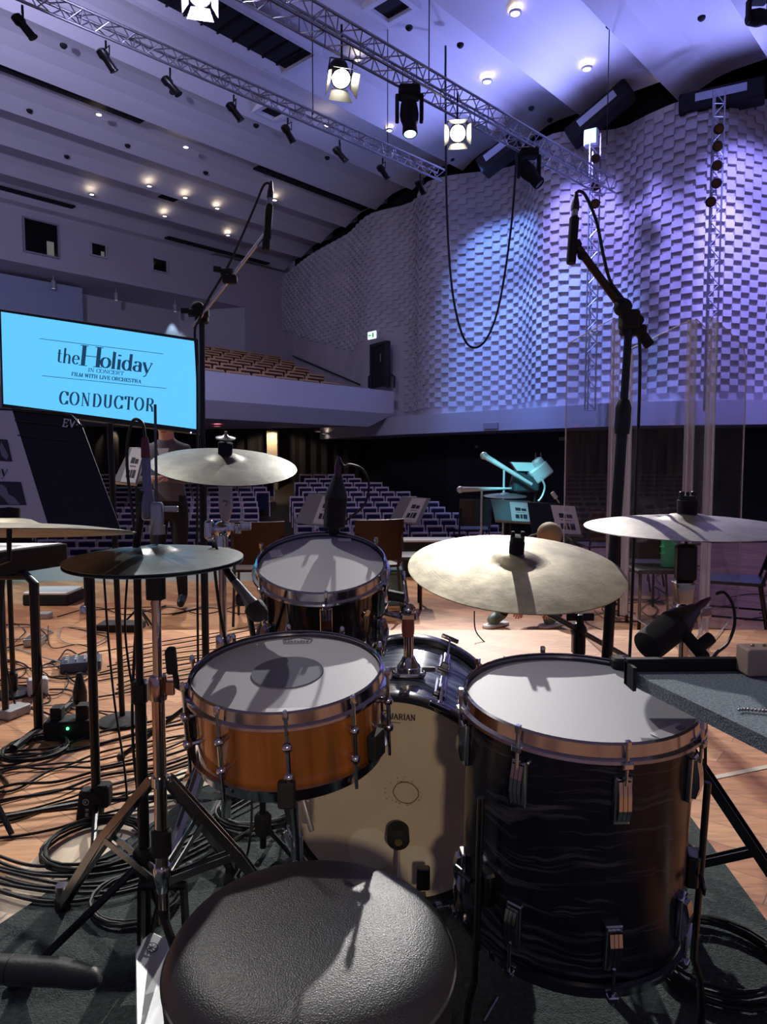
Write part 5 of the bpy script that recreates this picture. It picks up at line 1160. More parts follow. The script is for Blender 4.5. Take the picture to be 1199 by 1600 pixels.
text_strokes(lt, 'EV-', a, Xd, Yd, 13 * 2.05 / F, fit=(b - a).length, thick=.13, thin=.13); lt.build('lettering', mat('chalk', (.8, .8, .9), .7), t, world=True)
m_ = MB(); m_.add([on(-120, 635, .003), on(20, 642, .003), on(78, 828, .003), on(-62, 828, .003)], [(0, 1, 2, 3)]); m_.build('sheet', mat('programme_sheet', (.62, .66, .80), .6), t, world=True)
pp_ = MB(); pp_.quad(on(-60, 682, .005), on(12, 687, .005), on(20, 721, .005), on(-50, 718, .005)); pp_.quad(on(-40, 751, .005), on(33, 753, .005), on(42, 789, .005), on(-28, 789, .005)); pp_.build('printed_pictures', PH, t, world=True)
gp = MB(); gp.add([on(2, 690, .006), on(8, 700, .006), on(14, 712, .006), on(11, 719, .006), on(3, 712, .006), on(0, 700, .006)], [tuple(range(6))]); gp.build('picture_detail', PH2, t, world=True); gp = MB(); gp.add([on(2, 756, .006), on(10, 762, .006), on(14, 772, .006), on(24, 778, .006), on(32, 788, .006), on(14, 788, .006), on(6, 778, .006), on(-4, 770, .006)], [tuple(range(8))]); gp.build('picture_detail', PH2, t, world=True)
lt = MB(); a = on(-64, 741, .005); b = on(12, 744, .005); Xd = (b - a).normalized(); Yd = N.cross(Xd); Yd = Yd if Yd.z > 0 else -Yd
text_strokes(lt, 'Holiday', a, Xd, Yd, 18 * 2.0 / F, fit=(b - a).length, thick=.15, thin=.04); lt.build('lettering', INK, t, world=True)
m_ = MB(); m_.tube([base_ + Vector((0, 0, .05)), base_ + Vector((0, 0, .95)), on(0, 760, -.02)], .012, 10); m_.build('post', BLACK, t, world=True)
for a in (90, 210, 330): MB().tube([base_ + Vector((0, 0, .25)), base_ + Vector((.22 * cos(radians(a)), .22 * sin(radians(a)), .012))], .009, 6).build('leg', BLACK, t, world=True)

# ---- overhead microphones on boom stands
def tripod(t, foot, hub=.3, reach=.3, angs=(30, 150, 270), m=BLACK, r=.009):
    for a in angs:
        e = foot + Vector((reach * cos(radians(a)), reach * sin(radians(a)), .014)); lo = MB().tube([foot + Vector((0, 0, hub)), e], r, 8).build('leg', m, t, world=True)
        MB().ball(e, .016, 8).build('rubber_foot', RUBBER, lo, world=True)
    MB().lathe([(.02, -.03), (.024, -.02), (.024, .02), (.016, .03)], foot + Vector((0, 0, hub)), n=16).build('leg_hub', BLACKM, t, world=True)
def pencil_mic(name, label, ptop, pbot, rad, silver=True):
    d = (pbot - ptop).normalized(); L = (pbot - ptop).length; Rr = axisR(d)
    t = thing(name, label, 'microphone', TR(pbot))
    m_ = MB(); m_.lathe([(rad * .55, L * .29), (rad, L * .33), (rad, L * .97), (rad * .9, L), (rad * .5, L)], ptop, Rr, 20); m_.build('body', BLACKM, t, world=True)
    MB().lathe([(rad * .7, L * .2), (rad * .7, L * .3)], ptop, Rr, 14).build('connector_ring', STEEL, t, world=True)
    MB().lathe([(rad * .35, -.01), (rad * .6, L * .05), (rad * .85, L * .12), (rad * .85, L * .21)], ptop, Rr, 14).build('plug', mat('plug_black', (.02, .01, .025), .4), t, world=True)
    return t
# left
fL = Vector((-.64, 2.46, 0)); eL = A(316, 492, 2.48); fL = Vector((eL.x - .015, eL.y + .03, 0))
t = thing('microphone_stand', 'tall black boom stand with a silver boom, left of the rack tom', 'microphone stand', TR(fL))
MB().tube([fL + Vector((0, 0, .1)), fL + Vector((0, 0, 1.05))], .0135, 12).build('lower_tube', BLACK, t, world=True)
m_ = MB(); m_.tube([fL + Vector((0, 0, 1.0)), eL], .010, 12); m_.lathe([(.017, -.03), (.018, 0), (.018, .04), (.013, .05)], fL + Vector((0, 0, 1.04)), n=14); m_.build('upper_tube', BLACK, t, world=True)
b1, b2 = A(301, 512, 2.46), A(415, 366, 2.42)
m_ = MB(); m_.tube([b1, b2], .0062, 10); m_.build('boom', mat('silver_boom', (.6, .6, .62), .25, 1.0), t, world=True)
m_ = MB(); m_.rbox(eL + Vector((0, 0, .0)), (.045, .045, .06), .012); m_.ball(eL + Vector((-.012, -.01, .02)), .024, 12); m_.tube([eL + Vector((-.04, -.02, .0)), eL + Vector((.03, -.02, .0))], .012, 8); wingnut(m_, eL + Vector((-.03, -.03, .0)), 1.4); m_.build('boom_clamp', BLACKM, t, world=True)
m_ = MB(); c_ = b1.lerp(b2, .52); m_.rbox(c_, (.05, .03, .03), .01); wingnut(m_, c_ + Vector((-.02, -.01, .02)), 1.4, .6); m_.build('cable_clip', BLACKM, t, world=True)
m_ = MB(); m_.tube([b2, A(421, 372, 2.42), A(421, 355, 2.42)], .008, 8); m_.build('microphone_clip', BLACKM, t, world=True)
tripod(t, fL, .26, .32, (60, 180, 300))
mL = pencil_mic('overhead_microphone', 'slim black overhead microphone hanging upright at the left boom tip', A(424, 288, 2.42), A(416, 391, 2.42), .013)
solo(MB().tube(smooth([A(423, 289, 2.42), A(418, 286, 2.42), A(411, 293, 2.42), A(398, 325, 2.43), A(360, 410, 2.44), A(325, 470, 2.45), A(312, 500, 2.45), A(305, 520, 2.46), A(309, 600, 2.44), A(309, 900, 2.44), A(312, 1200, 2.44)], 8), .0042, 6), 'microphone_cable', RUBBER, 'black cable looping from the left overhead microphone down its stand', 'cable')
# right
eR = A(984, 500, 1.88); fR = A(930, 1330, 1.93); fR.z = 0
t = thing('microphone_stand', 'tall black boom stand leaning beside the ride cymbal at the right', 'microphone stand', TR(fR))
up_ = (eR - fR)
MB().tube([fR + Vector((0, 0, .1)), fR.lerp(eR, .82)], .0145, 12).build('lower_tube', BLACK, t, world=True)
m_ = MB(); m_.tube([fR.lerp(eR, .78), eR], .0105, 12); m_.lathe([(.019, -.05), (.021, -.03), (.021, .02), (.014, .04)], fR.lerp(eR, .83), axisR(up_), 14); m_.build('upper_tube', BLACK, t, world=True)
b1, b2 = A(1012, 534, 1.90), A(903, 386, 1.86)
MB().tube([b1, b2], .0105, 12).build('boom', mat('boom_bronze', (.05, .035, .025), .3, .8), t, world=True)
MB().tube([b1.lerp(b2, -.04), b1.lerp(b2, .1)], .014, 12).build('boom_end', BLACKM, t, world=True)
m_ = MB(); m_.rbox(eR, (.05, .045, .05), .012); c_ = A(974, 480, 1.87); m_.ball(c_, .024, 12); m_.rbox(A(990, 516, 1.89), (.07, .03, .028), .01); m_.ball(A(1000, 500, 1.88), .013, 8); m_.tube([c_, eR], .016, 10); m_.build('boom_clamp', BLACKM, t, world=True)
m_ = MB(); m_.ball(A(910, 399, 1.86), .012, 10); m_.tube([b2, A(899, 378, 1.86)], .014, 10); m_.build('microphone_clip', BLACKM, t, world=True)
tripod(t, fR, .28, .3, (10, 130, 235))
pencil_mic('overhead_microphone', 'slim black overhead microphone hanging upright at the right boom tip', A(901, 306, 1.86), A(893, 412, 1.86), .0125)
solo(MB().tube(smooth([A(901, 306, 1.86), A(904, 299, 1.86), A(913, 302, 1.86), A(922, 318, 1.86), A(934, 350, 1.86), A(944, 400, 1.86), A(955, 440, 1.87), A(975, 468, 1.88), A(992, 500, 1.88), A(1000, 530, 1.89), A(1000, 620, 1.9), A(993, 800, 1.92), A(986, 1000, 1.94), A(975, 1200, 1.95)], 8), .0042, 6), 'microphone_cable', RUBBER, 'black cable looping from the right overhead microphone and hanging beside the stand', 'cable')
MB().ball(A(929, 342, 1.86), .008, 8)

# ---- close microphones
def xlr(mb, p, d, r=.0085, L=.055): mb.lathe([(r, 0), (r * 1.05, L * .5), (r * .8, L * .75), (r * .45, L)], p, axisR(d), 14)
def big_mic(name, label, pb, pt, r0, r1, cable, clabel, plugcol=(.02, .01, .03)):
    d = (pt - pb).normalized(); L = (pt - pb).length; Rr = axisR(d)
    t = thing(name, label, 'microphone', TR(pb))
    MB().lathe([(r0 * .55, -.004), (r0 * .95, 0), (r0, L * .1), (r0, L * .55), (r0 * 1.01, L * .56)], pb, Rr, 28).build('grille', mat('grille_black', (.008, .008, .009), .75, bump=.5, bscale=900), t, world=True)
    MB().lathe([(r0 * 1.02, L * .56), (r0 * .97, L * .66), (r1 * 1.2, L * .92), (r1, L)], pb, Rr, 28).build('body', mat('mic_body', (.008, .008, .009), .42), t, world=True)
    m_ = MB(); xlr(m_, pt, d); m_.build('plug', mat('plug_' + name, plugcol, .4), t, world=True)
    solo(MB().tube(smooth(cable, 8), .0036, 6), 'microphone_cable', RUBBER, clabel, 'cable'); return t
t = big_mic('tom_microphone', 'stubby black microphone clipped to the far rim of the rack tom', A(523, 824, 1.86), A(528, 745, 1.87), .029, .013,
        [A(531, 716, 1.87), A(538, 728, 1.87), A(548, 726, 1.88), A(566, 733, 1.89), A(577, 755, 1.9), A(572, 785, 1.9), A(555, 803, 1.9), A(540, 815, 1.9)], 'short black cable arching from the rack tom microphone', (.06, .01, .04))
m_ = MB(); m_.rbox(A(523, 826, 1.885), (.03, .04, .03), .008); m_.build('rim_clip', BLACKM, t, world=True)
t = big_mic('tom_microphone', 'large black microphone on a claw clip beside the floor tom and the tray', A(1012, 1010, 1.48), A(1086, 953, 1.55), .034, .015,
        [A(1120, 928, 1.59), A(1133, 926, 1.59), A(1146, 945, 1.58), A(1149, 975, 1.56), A(1138, 1005, 1.54), A(1118, 1024, 1.5), A(1105, 1060, 1.46), A(1103, 1200, 1.5)], 'short black cable looping from the floor tom microphone', (.05, .02, .12))
m_ = MB(); m_.tube([A(1066, 985, 1.50), A(1100, 1025, 1.47), A(1090, 1060, 1.4)], .013, 10); m_.tube([A(1086, 1016, 1.49), A(1112, 996, 1.5)], .013, 12); m_.rbox(A(1095, 1012, 1.48), (.018, .02, .02), .005); m_.rbox(MF @ Vector((.13, .16, .0)), (.04, .04, .05), .01); m_.tube([MF @ Vector((.13, .17, .0)), A(1080, 1040, 1.45)], .008, 8); m_.build('claw_clip', BLACKM, t, world=True)
# snare microphone on a short boom
p1, p2 = A(367, 908, 1.50), A(406, 960, 1.47); d = (p2 - p1).normalized(); Rr = axisR(d); L = (p2 - p1).length
t = thing('snare_microphone', 'silver-grey vocal-style microphone with ball grille pointing at the snare', 'microphone', TR(p2))
MB().lathe([(.008, 0), (.0095, .01), (.0125, L * .55), (.0155, L * .72)], p1, Rr, 20).build('body', mat('mic_silver', (.25, .27, .28), .3, .8), t, world=True)
MB().lathe([(.0155, L * .72), (.0215, L * .76), (.022, L * .84), (.0215, L * .95), (.018, L * 1.06), (.010, L * 1.13), (1e-5, L * 1.15)], p1, Rr, 24).build('ball_grille', mat('ball_grille', (.03, .03, .035), .5, .5, bump=.6, bscale=900), t, world=True)
m_ = MB(); xlr(m_, p1, -d, .008, .05); m_.build('plug', BLACK, t, world=True)
f0 = Vector((p1.x - .02, p1.y + .42, 0))
s = thing('microphone_stand', 'low black boom stand carrying the snare microphone, behind the snare', 'microphone stand', TR(f0))
m_ = MB(); m_.tube([f0 + Vector((0, 0, .03)), f0 + Vector((0, 0, .5))], .009, 10); m_.build('tube', BLACK, s, world=True)
m_ = MB(); m_.tube([f0 + Vector((0, 0, .5)), p1.lerp(p2, .4) + Vector((.004, .01, -.018))], .007, 10); m_.rbox(p1.lerp(p2, .35) + Vector((.0, .004, -.014)), (.03, .03, .026), .008); m_.build('boom', BLACK, s, world=True)
tripod(s, f0, .1, .2, (80, 200, 320), r=.007)
solo(MB().tube(smooth([p1 - d * .05, p1 - d * .09 + Vector((0, .02, .01)), p1 + Vector((-.05, .1, -.12)), f0 + Vector((-.03, -.02, .3)), f0 + Vector((-.05, -.1, .01)), f0 + Vector((-.3, -.2, .006))], 8), .0034, 6), 'microphone_cable', RUBBER, 'black cable trailing from the snare microphone to the floor', 'cable')
# hi-hat condenser on its own stand
p1, p2 = A(227, 683, 1.50), A(233, 812, 1.49); d = (p2 - p1).normalized(); Rr = axisR(d); L = (p2 - p1).length
t = thing('hi_hat_microphone', 'grey tapered condenser microphone with red-banded plug hanging over the hi-hats', 'microphone', TR(p2))
MB().lathe([(.008, L * .25), (.0095, L * .28), (.0095, L * .6), (.0135, L * .8), (.0145, L * .97), (.012, L), (.002, L)], p1, Rr, 20).build('body', mat('mic_blue_grey', (.16, .16, .24), .3, .6), t, world=True)
MB().lathe([(.006, 0), (.009, L * .1), (.010, L * .25)], p1, Rr, 14).build('plug', mat('plug_red', (.12, .01, .03), .4), t, world=True)
fH = Vector((p2.x - .012, p2.y + .035, 0)); fH = A(222, 1180, 1.56); fH.z = 0
s = thing('microphone_stand', 'straight black stand of the hi-hat microphone, beside the hi-hat stand', 'microphone stand', TR(fH))
top_ = Vector((fH.x, fH.y, A(222, 845, 1.56).z)); MB().tube([fH + Vector((0, 0, .02)), fH + Vector((0, 0, .58))], .0125, 12).build('lower_tube', BLACK, s, world=True)
m_ = MB(); m_.tube([fH + Vector((0, 0, .55)), top_, p1.lerp(p2, .75) + Vector((-.012, .012, 0))], .0085, 10); m_.rbox(fH + Vector((0, 0, .6)), (.035, .035, .05), .01); m_.build('upper_tube', BLACK, s, world=True)
MB().rbox(p1.lerp(p2, .72) + Vector((-.006, .006, 0)), (.03, .03, .03), .008).build('microphone_clip', BLACKM, s, world=True)
tripod(s, fH, .22, .26, (100, 205, 310), r=.009)
solo(MB().tube(smooth([p1 + Vector((0, 0, 0)), p1 + Vector((-.006, .002, .03)), p1 + Vector((-.03, .01, .03)), p1 + Vector((-.05, .03, -.06)), p1 + Vector((-.04, .05, -.3)), Vector((fH.x - .03, fH.y + .03, .5)), Vector((fH.x - .02, fH.y + .05, .02)), Vector((fH.x - .3, fH.y + .3, .012))], 8), .0036, 6), 'microphone_cable', RUBBER, 'black cable arching from the hi-hat microphone down its stand', 'cable')
# black pole with wedge clamp, left
fP = hz(152, 1275, 0)
s = thing('microphone_stand', 'plain black pole stand with a blocky clamp near the floor, left of the hi-hats', 'microphone stand', TR(fP))
tp = Vector((fP.x, fP.y, hz(155, 872, .8).z)); Dp = (fP - CAM).dot(FW)
MB().tube([fP + Vector((0, 0, .06)), Vector((fP.x, fP.y, .82))], .014, 12).build('tube', BLACK, s, world=True)
m_ = MB(); m_.rbox(fP + Vector((-.012, -.01, .04)), (.075, .05, .10), .014, R3(roty(8))); m_.rbox(fP + Vector((.02, 0, .07)), (.05, .05, .07), .012); m_.build('base_clamp', BLACKM, s, world=True)
lt = MB(); c_ = fP + Vector((-.018, -.0362, .062)); lt.tube([c_ + Vector((.009 * cos(2 * pi * i / 20), 0, .009 * sin(2 * pi * i / 20))) for i in range(20)], .0008, 5, closed=True); text_strokes(lt, 'K', c_ + Vector((-.004, 0, -.004)), Vector((1, 0, 0)), Vector((0, 0, 1)), .008, thick=.16, thin=.1); text_strokes(lt, 'K-M', c_ + Vector((-.002, 0, -.02)), Vector((0, 0, -1)), Vector((1, 0, 0)), .011, thick=.16, thin=.1); lt.build('lettering', mat('chalk', (.8, .8, .9), .7), s, world=True)
for a, rch in ((197, .62), (20, .3), (290, .34)):
    e = fP + Vector((rch * cos(radians(a)), rch * sin(radians(a)), .016)); lo = MB().tube([fP + Vector((0, 0, .05)), e], .0085, 8).build('leg', BLACK, s, world=True); MB().tube([fP.lerp(e, .8) + Vector((0, 0, .0)), e], .013, 8).build('rubber_foot', RUBBER, lo, world=True)

# ---- carpeted tray with raised rim, block and chain
q = [hz(987, 1046, .742), hz(1199, 1043, .742), hz(1199, 1150, .742)]
a0, a1 = hz(986, 1050, .742), hz(1199, 1152, .742)      # left edge, far to near
e1 = (a1 - a0); far = Vector((1, .02, 0)); TW = .62
t = thing('percussion_tray', 'grey-blue carpeted tray on a stand at the right, overlapping the floor tom', 'tray', TR(((a0.x + a1.x) / 2 + .3, (a0.y + a1.y) / 2, 0)))
m_ = MB(); pl_ = [a0, a0 + far * TW, a1 + far * TW - e1 * .0, a1 + e1 * .25 + far * TW, a1 + e1 * .25]; m_.prism(pl_, (0, 0, -.022)); m_.build('carpet_top', mat('tray_carpet', (.25, .31, .35), .95, bump=.9, bscale=420, var=.45, vscale=260), t, world=True)
m_ = MB(); nrm = Vector((0, 1, 0)); m_.prism([a0 + Vector((-.006, 0, -.024)), a0 + far * .195 + Vector((0, 0, -.024)), a0 + far * .195 + Vector((0, .014, -.024)), a0 + Vector((-.006, .014, -.024))], (0, 0, .046)); m_.prism([a0 + Vector((-.006, .012, -.024)), a0 + Vector((-.006, -.03, -.024)), a0 + Vector((.0, -.03, -.024)), a0 + Vector((.0, .012, -.024))], (0, 0, .04)); m_.build('raised_rim', BLACKM, t, world=True)
ct = a0 + far * .5 - Vector((0, .15, 0)); ct.z = 0
m_ = MB(); m_.tube([ct + Vector((0, 0, .1)), ct + Vector((0, 0, .715))], .014, 10); m_.build('post', DCH, t, world=True)
for a in (20, 140, 260): leg_pair(t, ct, .34, a, .28, DCH)
wb = hz(1181, 1056, .743); MB_ = MB().rbox((wb.x + .02, wb.y + .012, .743 + .022), (.075, .045, .044), .005)
t2 = thing('wood_block', 'small beige-brown percussion block on the far side of the tray', 'wood block', TR((wb.x + .025, wb.y + .012, .743)))
MB().rbox((0, 0, .024), (.085, .045, .046), .005).build('body', mat('block_beige', (.40, .30, .24), .5), t2, bevel=.002)
for k in (-1, 1):
    MB().ball((-.015 + k * .01, 0, .048), .0035, 8).build('screw', mat('brass', (.35, .25, .12), .3, 1.0), t2)
m_ = MB(); c0 = hz(1156, 1112, .743)
for i in range(15): m_.ball(c0 + Vector((i * .0046, .002 * sin(i * .7) - .0002 * i * i * .3, .0026)), .0024, 6)
solo(m_, 'bead_chain', STEEL, 'short steel bead chain lying on the carpeted tray', 'chain')

# ---- left desk / keyboard at the left border
kr, kl = hz(106, 847, .76), Vector((-2.7, 0, 0))
kx = kr.x; ky = kr.y
t = thing('electronic_keyboard', 'black stage keyboard on a tubular stand at the left border', 'keyboard', TR((kx - .6, ky - .1, 0)))
m_ = MB(); m_.prism([(kx, ky, .66), (kx - .17, ky - .36, .66), (kx - 1.25, ky - .36, .66), (kx - 1.25, ky, .66)], (0, 0, .095)); m_.build('case', BLACKM, t, world=True, bevel=.006)
m_ = MB(); m_.box((kx - .95, ky - .27, .758), (.6, .14, .006)); m_.build('white_keys', WHITEP, t, world=True)
m_ = MB(); 
for i in range(15):
    if i % 7 not in (2, 6): m_.box((kx - .70 - i * .0345, ky - .235, .765), (.013, .08, .009))
m_.build('black_keys', BLACKM, t, world=True)
for (lx, ly) in ((kx - .05, ky - .2), (kx - .28, ky - .02)):
    m_ = MB(); m_.tube([(lx, ly, .02), (lx, ly, .62), (lx - .03, ly, .65), (lx - .3, ly, .65)], .019 if ly < ky - .1 else .014, 10); m_.build('leg', BLACK, t, world=True)
m_ = MB(); m_.tube([(kx - .05, ky - .4, .02), (kx - .05, ky + .1, .02)], .017, 8); m_.build('floor_bar', BLACK, t, world=True)
m_ = MB(); m_.prism([(kx - .015, ky - .012, .7565), (kx - .55, ky - .012, .7565), (kx - .62, ky - .34, .7565), (kx - .175, ky - .34, .7565)], (0, 0, .0012))
m_.cur = 1
for dq in (.11, .14): m_.prism([(kx - .14, ky - dq, .7578), (kx - .58, ky - dq - .01, .7578), (kx - .58, ky - dq - .022, .7578), (kx - .14, ky - dq - .012, .7578)], (0, 0, .0004))
solo(m_, 'paper_sheet', [PAPER, INK], 'white paper sheet lying on the black keyboard at the left border', 'paper')
for (x, yb, yt, dd, lab) in [(22, 1085, 900, 2.9, 'thin black pole behind the keyboard at the left border'), (135, 965, 900, 5.2, 'short black pole on a chrome base behind the keyboard'), (312, 1130, 880, 2.9, None)]:
    if lab is None: continue
    f_ = hz(x, yb, 0 if dd < 4.6 else ZO); tpz = hz(x, yt, .5); m_ = MB(); Dz = (f_ - CAM).dot(FW)
    t = thing('microphone_stand', lab, 'microphone stand', TR(f_)); h_ = CAM.z - (yt - 722) / F * Dz - f_.z
    MB().tube([(0, 0, 0.01), (0, 0, h_)], .012, 8).build('tube', BLACK, t); MB().lathe([(.09, 0), (.085, .012), (.02, .02), (.02, .1), (.012, .11)] if x == 22 else [(.05, 0), (.05, .08), (.04, .1), (.015, .11)], n=20).build('base', CHROME if x != 22 else BLACK, t)

# ---- foreground: padded black tube at the lower left
p1, p2 = A(-120, 1508, 1.40), A(150, 1522, 1.36)
t = thing('padded_bar', 'thick black padded bar with rounded end reaching in at the lower left', 'bar', TR((p1.x, p1.y, 0)))
m_ = MB(); m_.tube(smooth([p1, p1.lerp(p2, .5) + Vector((0, 0, .004)), p1.lerp(p2, .82), p2 + Vector((.0, -.012, -.004)), p2 + Vector((.014, -.02, -.008))], 8), [.026] * 24 + [.025, .0245, .024, .023, .0215, .019, .015, .010, .004], 18) if False else None
path = [p1, p1.lerp(p2, .3), p1.lerp(p2, .6), p1.lerp(p2, .8), p1.lerp(p2, .9), p2, p2 + (p2 - p1).normalized() * .010, p2 + (p2 - p1).normalized() * .016]
path = [p - Vector((0, .02 * max(0, i - 3) * .3, .0)) for i, p in enumerate(path)]
m_.tube(path, [.026, .026, .026, .0255, .024, .019, .012, .003], 20); m_.build('padding', mat('bar_foam', (.03, .032, .032), .5, bump=.1, bscale=160), t, world=True)
m_ = MB(); m_.tube([p1 + Vector((.02, .02, 0)), Vector((p1.x - .05, p1.y + .1, .02))], .014, 10); m_.build('support', BLACK, t, world=True)
m_ = MB(); c_ = p1.lerp(p2, .52); dr = (p2 - p1).normalized(); m_.lathe([(.0262, -.001), (.0268, 0), (.0262, .001)], c_, axisR(dr), 24); m_.build('seam', RUBBER, t, world=True)

# ---- plexiglass screens
GLS = bpy.data.materials.new('acrylic'); GLS.use_nodes = True; nd = GLS.node_tree.nodes; lk = GLS.node_tree.links; nd.clear()
o_ = nd.new('ShaderNodeOutputMaterial'); tr = nd.new('ShaderNodeBsdfTransparent'); gl = nd.new('ShaderNodeBsdfGlossy'); df = nd.new('ShaderNodeBsdfDiffuse'); mxa = nd.new('ShaderNodeMixShader'); mxb = nd.new('ShaderNodeMixShader'); fr = nd.new('ShaderNodeLayerWeight'); pw = nd.new('ShaderNodeMath'); pw.operation = 'POWER'; pw.inputs[1].default_value = 5; ml_ = nd.new('ShaderNodeMath'); ml_.operation = 'MULTIPLY_ADD'; ml_.inputs[1].default_value = .3; ml_.inputs[2].default_value = .025; lk.new(fr.outputs['Facing'], pw.inputs[0]); lk.new(pw.outputs[0], ml_.inputs[0])
gl.inputs['Roughness'].default_value = .02; df.inputs[0].default_value = (.7, .7, .75, 1); tr.inputs[0].default_value = (.975, .98, .985, 1); fr.inputs[0].default_value = .5
tc = nd.new('ShaderNodeTexCoord'); mp = nd.new('ShaderNodeMapping'); mp.inputs['Scale'].default_value = (14, 14, 1.2); nz_ = nd.new('ShaderNodeTexNoise'); nz_.inputs['Scale'].default_value = 2; nz_.inputs['Detail'].default_value = 6
mr = nd.new('ShaderNodeMapRange'); mr.inputs[1].default_value = .4; mr.inputs[2].default_value = .8; mr.inputs[3].default_value = .004; mr.inputs[4].default_value = .05
lk.new(tc.outputs['Object'], mp.inputs[0]); lk.new(mp.outputs[0], nz_.inputs[0]); lk.new(nz_.outputs[0], mr.inputs[0])
lk.new(ml_.outputs[0], mxa.inputs[0]); lk.new(tr.outputs[0], mxa.inputs[1]); lk.new(gl.outputs[0], mxa.inputs[2]); lk.new(mr.outputs[0], mxb.inputs[0]); lk.new(mxa.outputs[0], mxb.inputs[1]); lk.new(df.outputs[0], mxb.inputs[2]); lk.new(mxb.outputs[0], o_.inputs[0])
EDGE = mat('acrylic_edge', (.62, .60, .66), .25, emit=None); HINGE = mat('acrylic_hinge', (.60, .58, .64), .3)
nodes(EDGE)[2].inputs['Alpha'].default_value = .75; nodes(HINGE)[2].inputs['Alpha'].default_value = .36
def acrylic(label, pa, pb, cut=None):
    """pa, pb: (px, D, ytop) of the two upright edges; cut = which side has the rounded top corner"""
    (xa, Da, ya), (xb, Db, yb) = pa, pb
    A_, B_ = A(xa, 722, Da), A(xb, 722, Db); za = CAM.z + (722 - ya) / F * Da; zb = CAM.z + (722 - yb) / F * Db
    zt = (za + zb) / 2; d = Vector((B_.x - A_.x, B_.y - A_.y, 0)); W_ = d.length; M = TR((A_.x, A_.y, 0)) @ rotz(math.degrees(atan2(d.y, d.x)))
    t = thing('acrylic_screen', label, 'acrylic screen', M); r = (.24 if cut == 'b' else .07) if cut else .0; pts = [(0, 0), (W_, 0)]
    if cut == 'b': pts += [(W_, zt - r)] + [(W_ - r + r * cos(a), zt - r + r * sin(a)) for a in [radians(x) for x in (20, 45, 70, 90)]] + [(0, zt)]
    elif cut == 'a': pts += [(W_, zt)] + [(r + r * cos(a), zt - r + r * sin(a)) for a in [radians(x) for x in (90, 110, 135, 160, 180)]]
    else: pts += [(W_, zt), (0, zt)]
    MB().prism([(x, -.004, z + .01) for x, z in pts], (0, .008, 0)).build('pane', GLS, t)
    MB().tube([(x, 0, z + .01) for x, z in pts], .0045, 6, closed=True).build('polished_edge', EDGE, t); return t, M, W_, zt
specs = [('clear acrylic screen panel, leftmost of the row behind the ride cymbal', (884, 5.0, 538), (956, 4.1, 508), 'a'),
         ('clear acrylic screen panel just right of the leaning microphone stand', (984, 5.1, 552), (1074, 4.1, 502), None),
         ('narrow clear acrylic screen panel between two hinges, right of centre', (1082, 4.12, 503), (1106, 4.6, 528), None),
         ('clear acrylic screen panel with rounded top corner at the right end', (1114, 4.1, 500), (1162, 5.1, 556), 'b')]
for sp in specs: acrylic(*sp)
for n_, (x, D_, yt, lab) in enumerate([(960, 4.08, 508, 'clear plastic hinge strip beside the leaning microphone stand'), (982, 5.05, 555, 'clear plastic hinge strip, second from the left in the acrylic row'), (1078, 4.08, 503, 'clear plastic hinge strip above the right crash cymbal felt'), (1110, 4.08, 500, 'clear plastic hinge strip, rightmost of the acrylic row')]):
    p = A(x, 722, D_); z_ = CAM.z + (722 - yt) / F * D_; m_ = MB()
    for dx in (-.022, .012): m_.rbox((p.x + dx, p.y, z_ / 2), (.024, .012, z_), .004)
    m_.box((p.x - .005, p.y + .003, z_ / 2), (.014, .004, z_)); solo(m_, 'hinge_strip', HINGE, lab, 'hinge strip')

# ---- orchestra chairs
WOODC = mat('chair_wood', (.026, .007, .005), .5, spec=.3)
def orch_chair(label, M, wood=WOODC):
    t = thing('orchestra_chair', label, 'chair', M)
    m_ = MB(); pts = []
    for i in range(9): a = -.5 + i / 8; pts.append((a * .42, .20 + .05 * (1 - 4 * a * a) , 0))
    vs = []; 
    for (x, y, z) in pts: vs += [(x, y, .50), (x, y + .05, .84), (x, y + .012, .50), (x, y + .062, .84)]
    fs = []
    for i in range(8): k = i * 4; n = k + 4; fs += [(k, n, n + 1, k + 1), (k + 2, k + 3, n + 3, n + 2), (k + 1, n + 1, n + 3, k + 3), (k, k + 2, n + 2, n)]
    fs += [(0, 1, 3, 2), (32, 34, 35, 33)]; m_.add(vs, fs); m_.build('backrest', wood, t, bevel=.008)
    m_ = MB(); m_.rbox((0, -.01, .445), (.43, .42, .022), .05); m_.build('seat', wood, t)
    for sx in (-1, 1):
        MB().tube([(sx * .19, -.17, .43), (sx * .2, -.2, .01)], .011, 8).build('leg', BLACK, t)
        MB().tube([(sx * .19, .26, .72), (sx * .19, .17, .43), (sx * .2, .24, .01)], .011, 8).build('leg', BLACK, t)
        MB().tube([(sx * .195, -.19, .2), (sx * .195, .2, .2)], .008, 6).build('stretcher', BLACK, t)
    return t
def cm(x, y, ang, s=1.0): return TR((x, y, ZO)) @ rotz(ang)
def onfloor(x, ytop, h=.84): D_ = (CAM.z - ZO - h) * F / (ytop - 722); p = A(x, 722, D_); return p.x, p.y
x, y = onfloor(412, 808); ch0 = orch_chair('brown wooden chair with its back to the drums, left of the rack tom', cm(x, y - .2, 186))
for (px, yt, ang, lab) in [(578, 808, 200, 'brown wooden chair just right of the rack tom microphone'), (1000, 806, 175, 'brown wooden chair seen through the acrylic screen, left of the right crash stand'), (945, 792, 182, 'brown wooden chair behind the leftmost acrylic screen panel'), (1062, 790, 200, 'brown chair behind the narrow acrylic panel')]:
    x, y = onfloor(px, yt); copy_tree(ch0, cm(x, y, ang), None, lab)
MBR = mat('chair_black_plastic', (.02, .02, .024), .35)
p = hz(1188, 1010, ZO); t = orch_chair('black plastic chair with grey tubular legs at the right border', TR((p.x - .1, p.y + .2, ZO)) @ rotz(245), MBR)
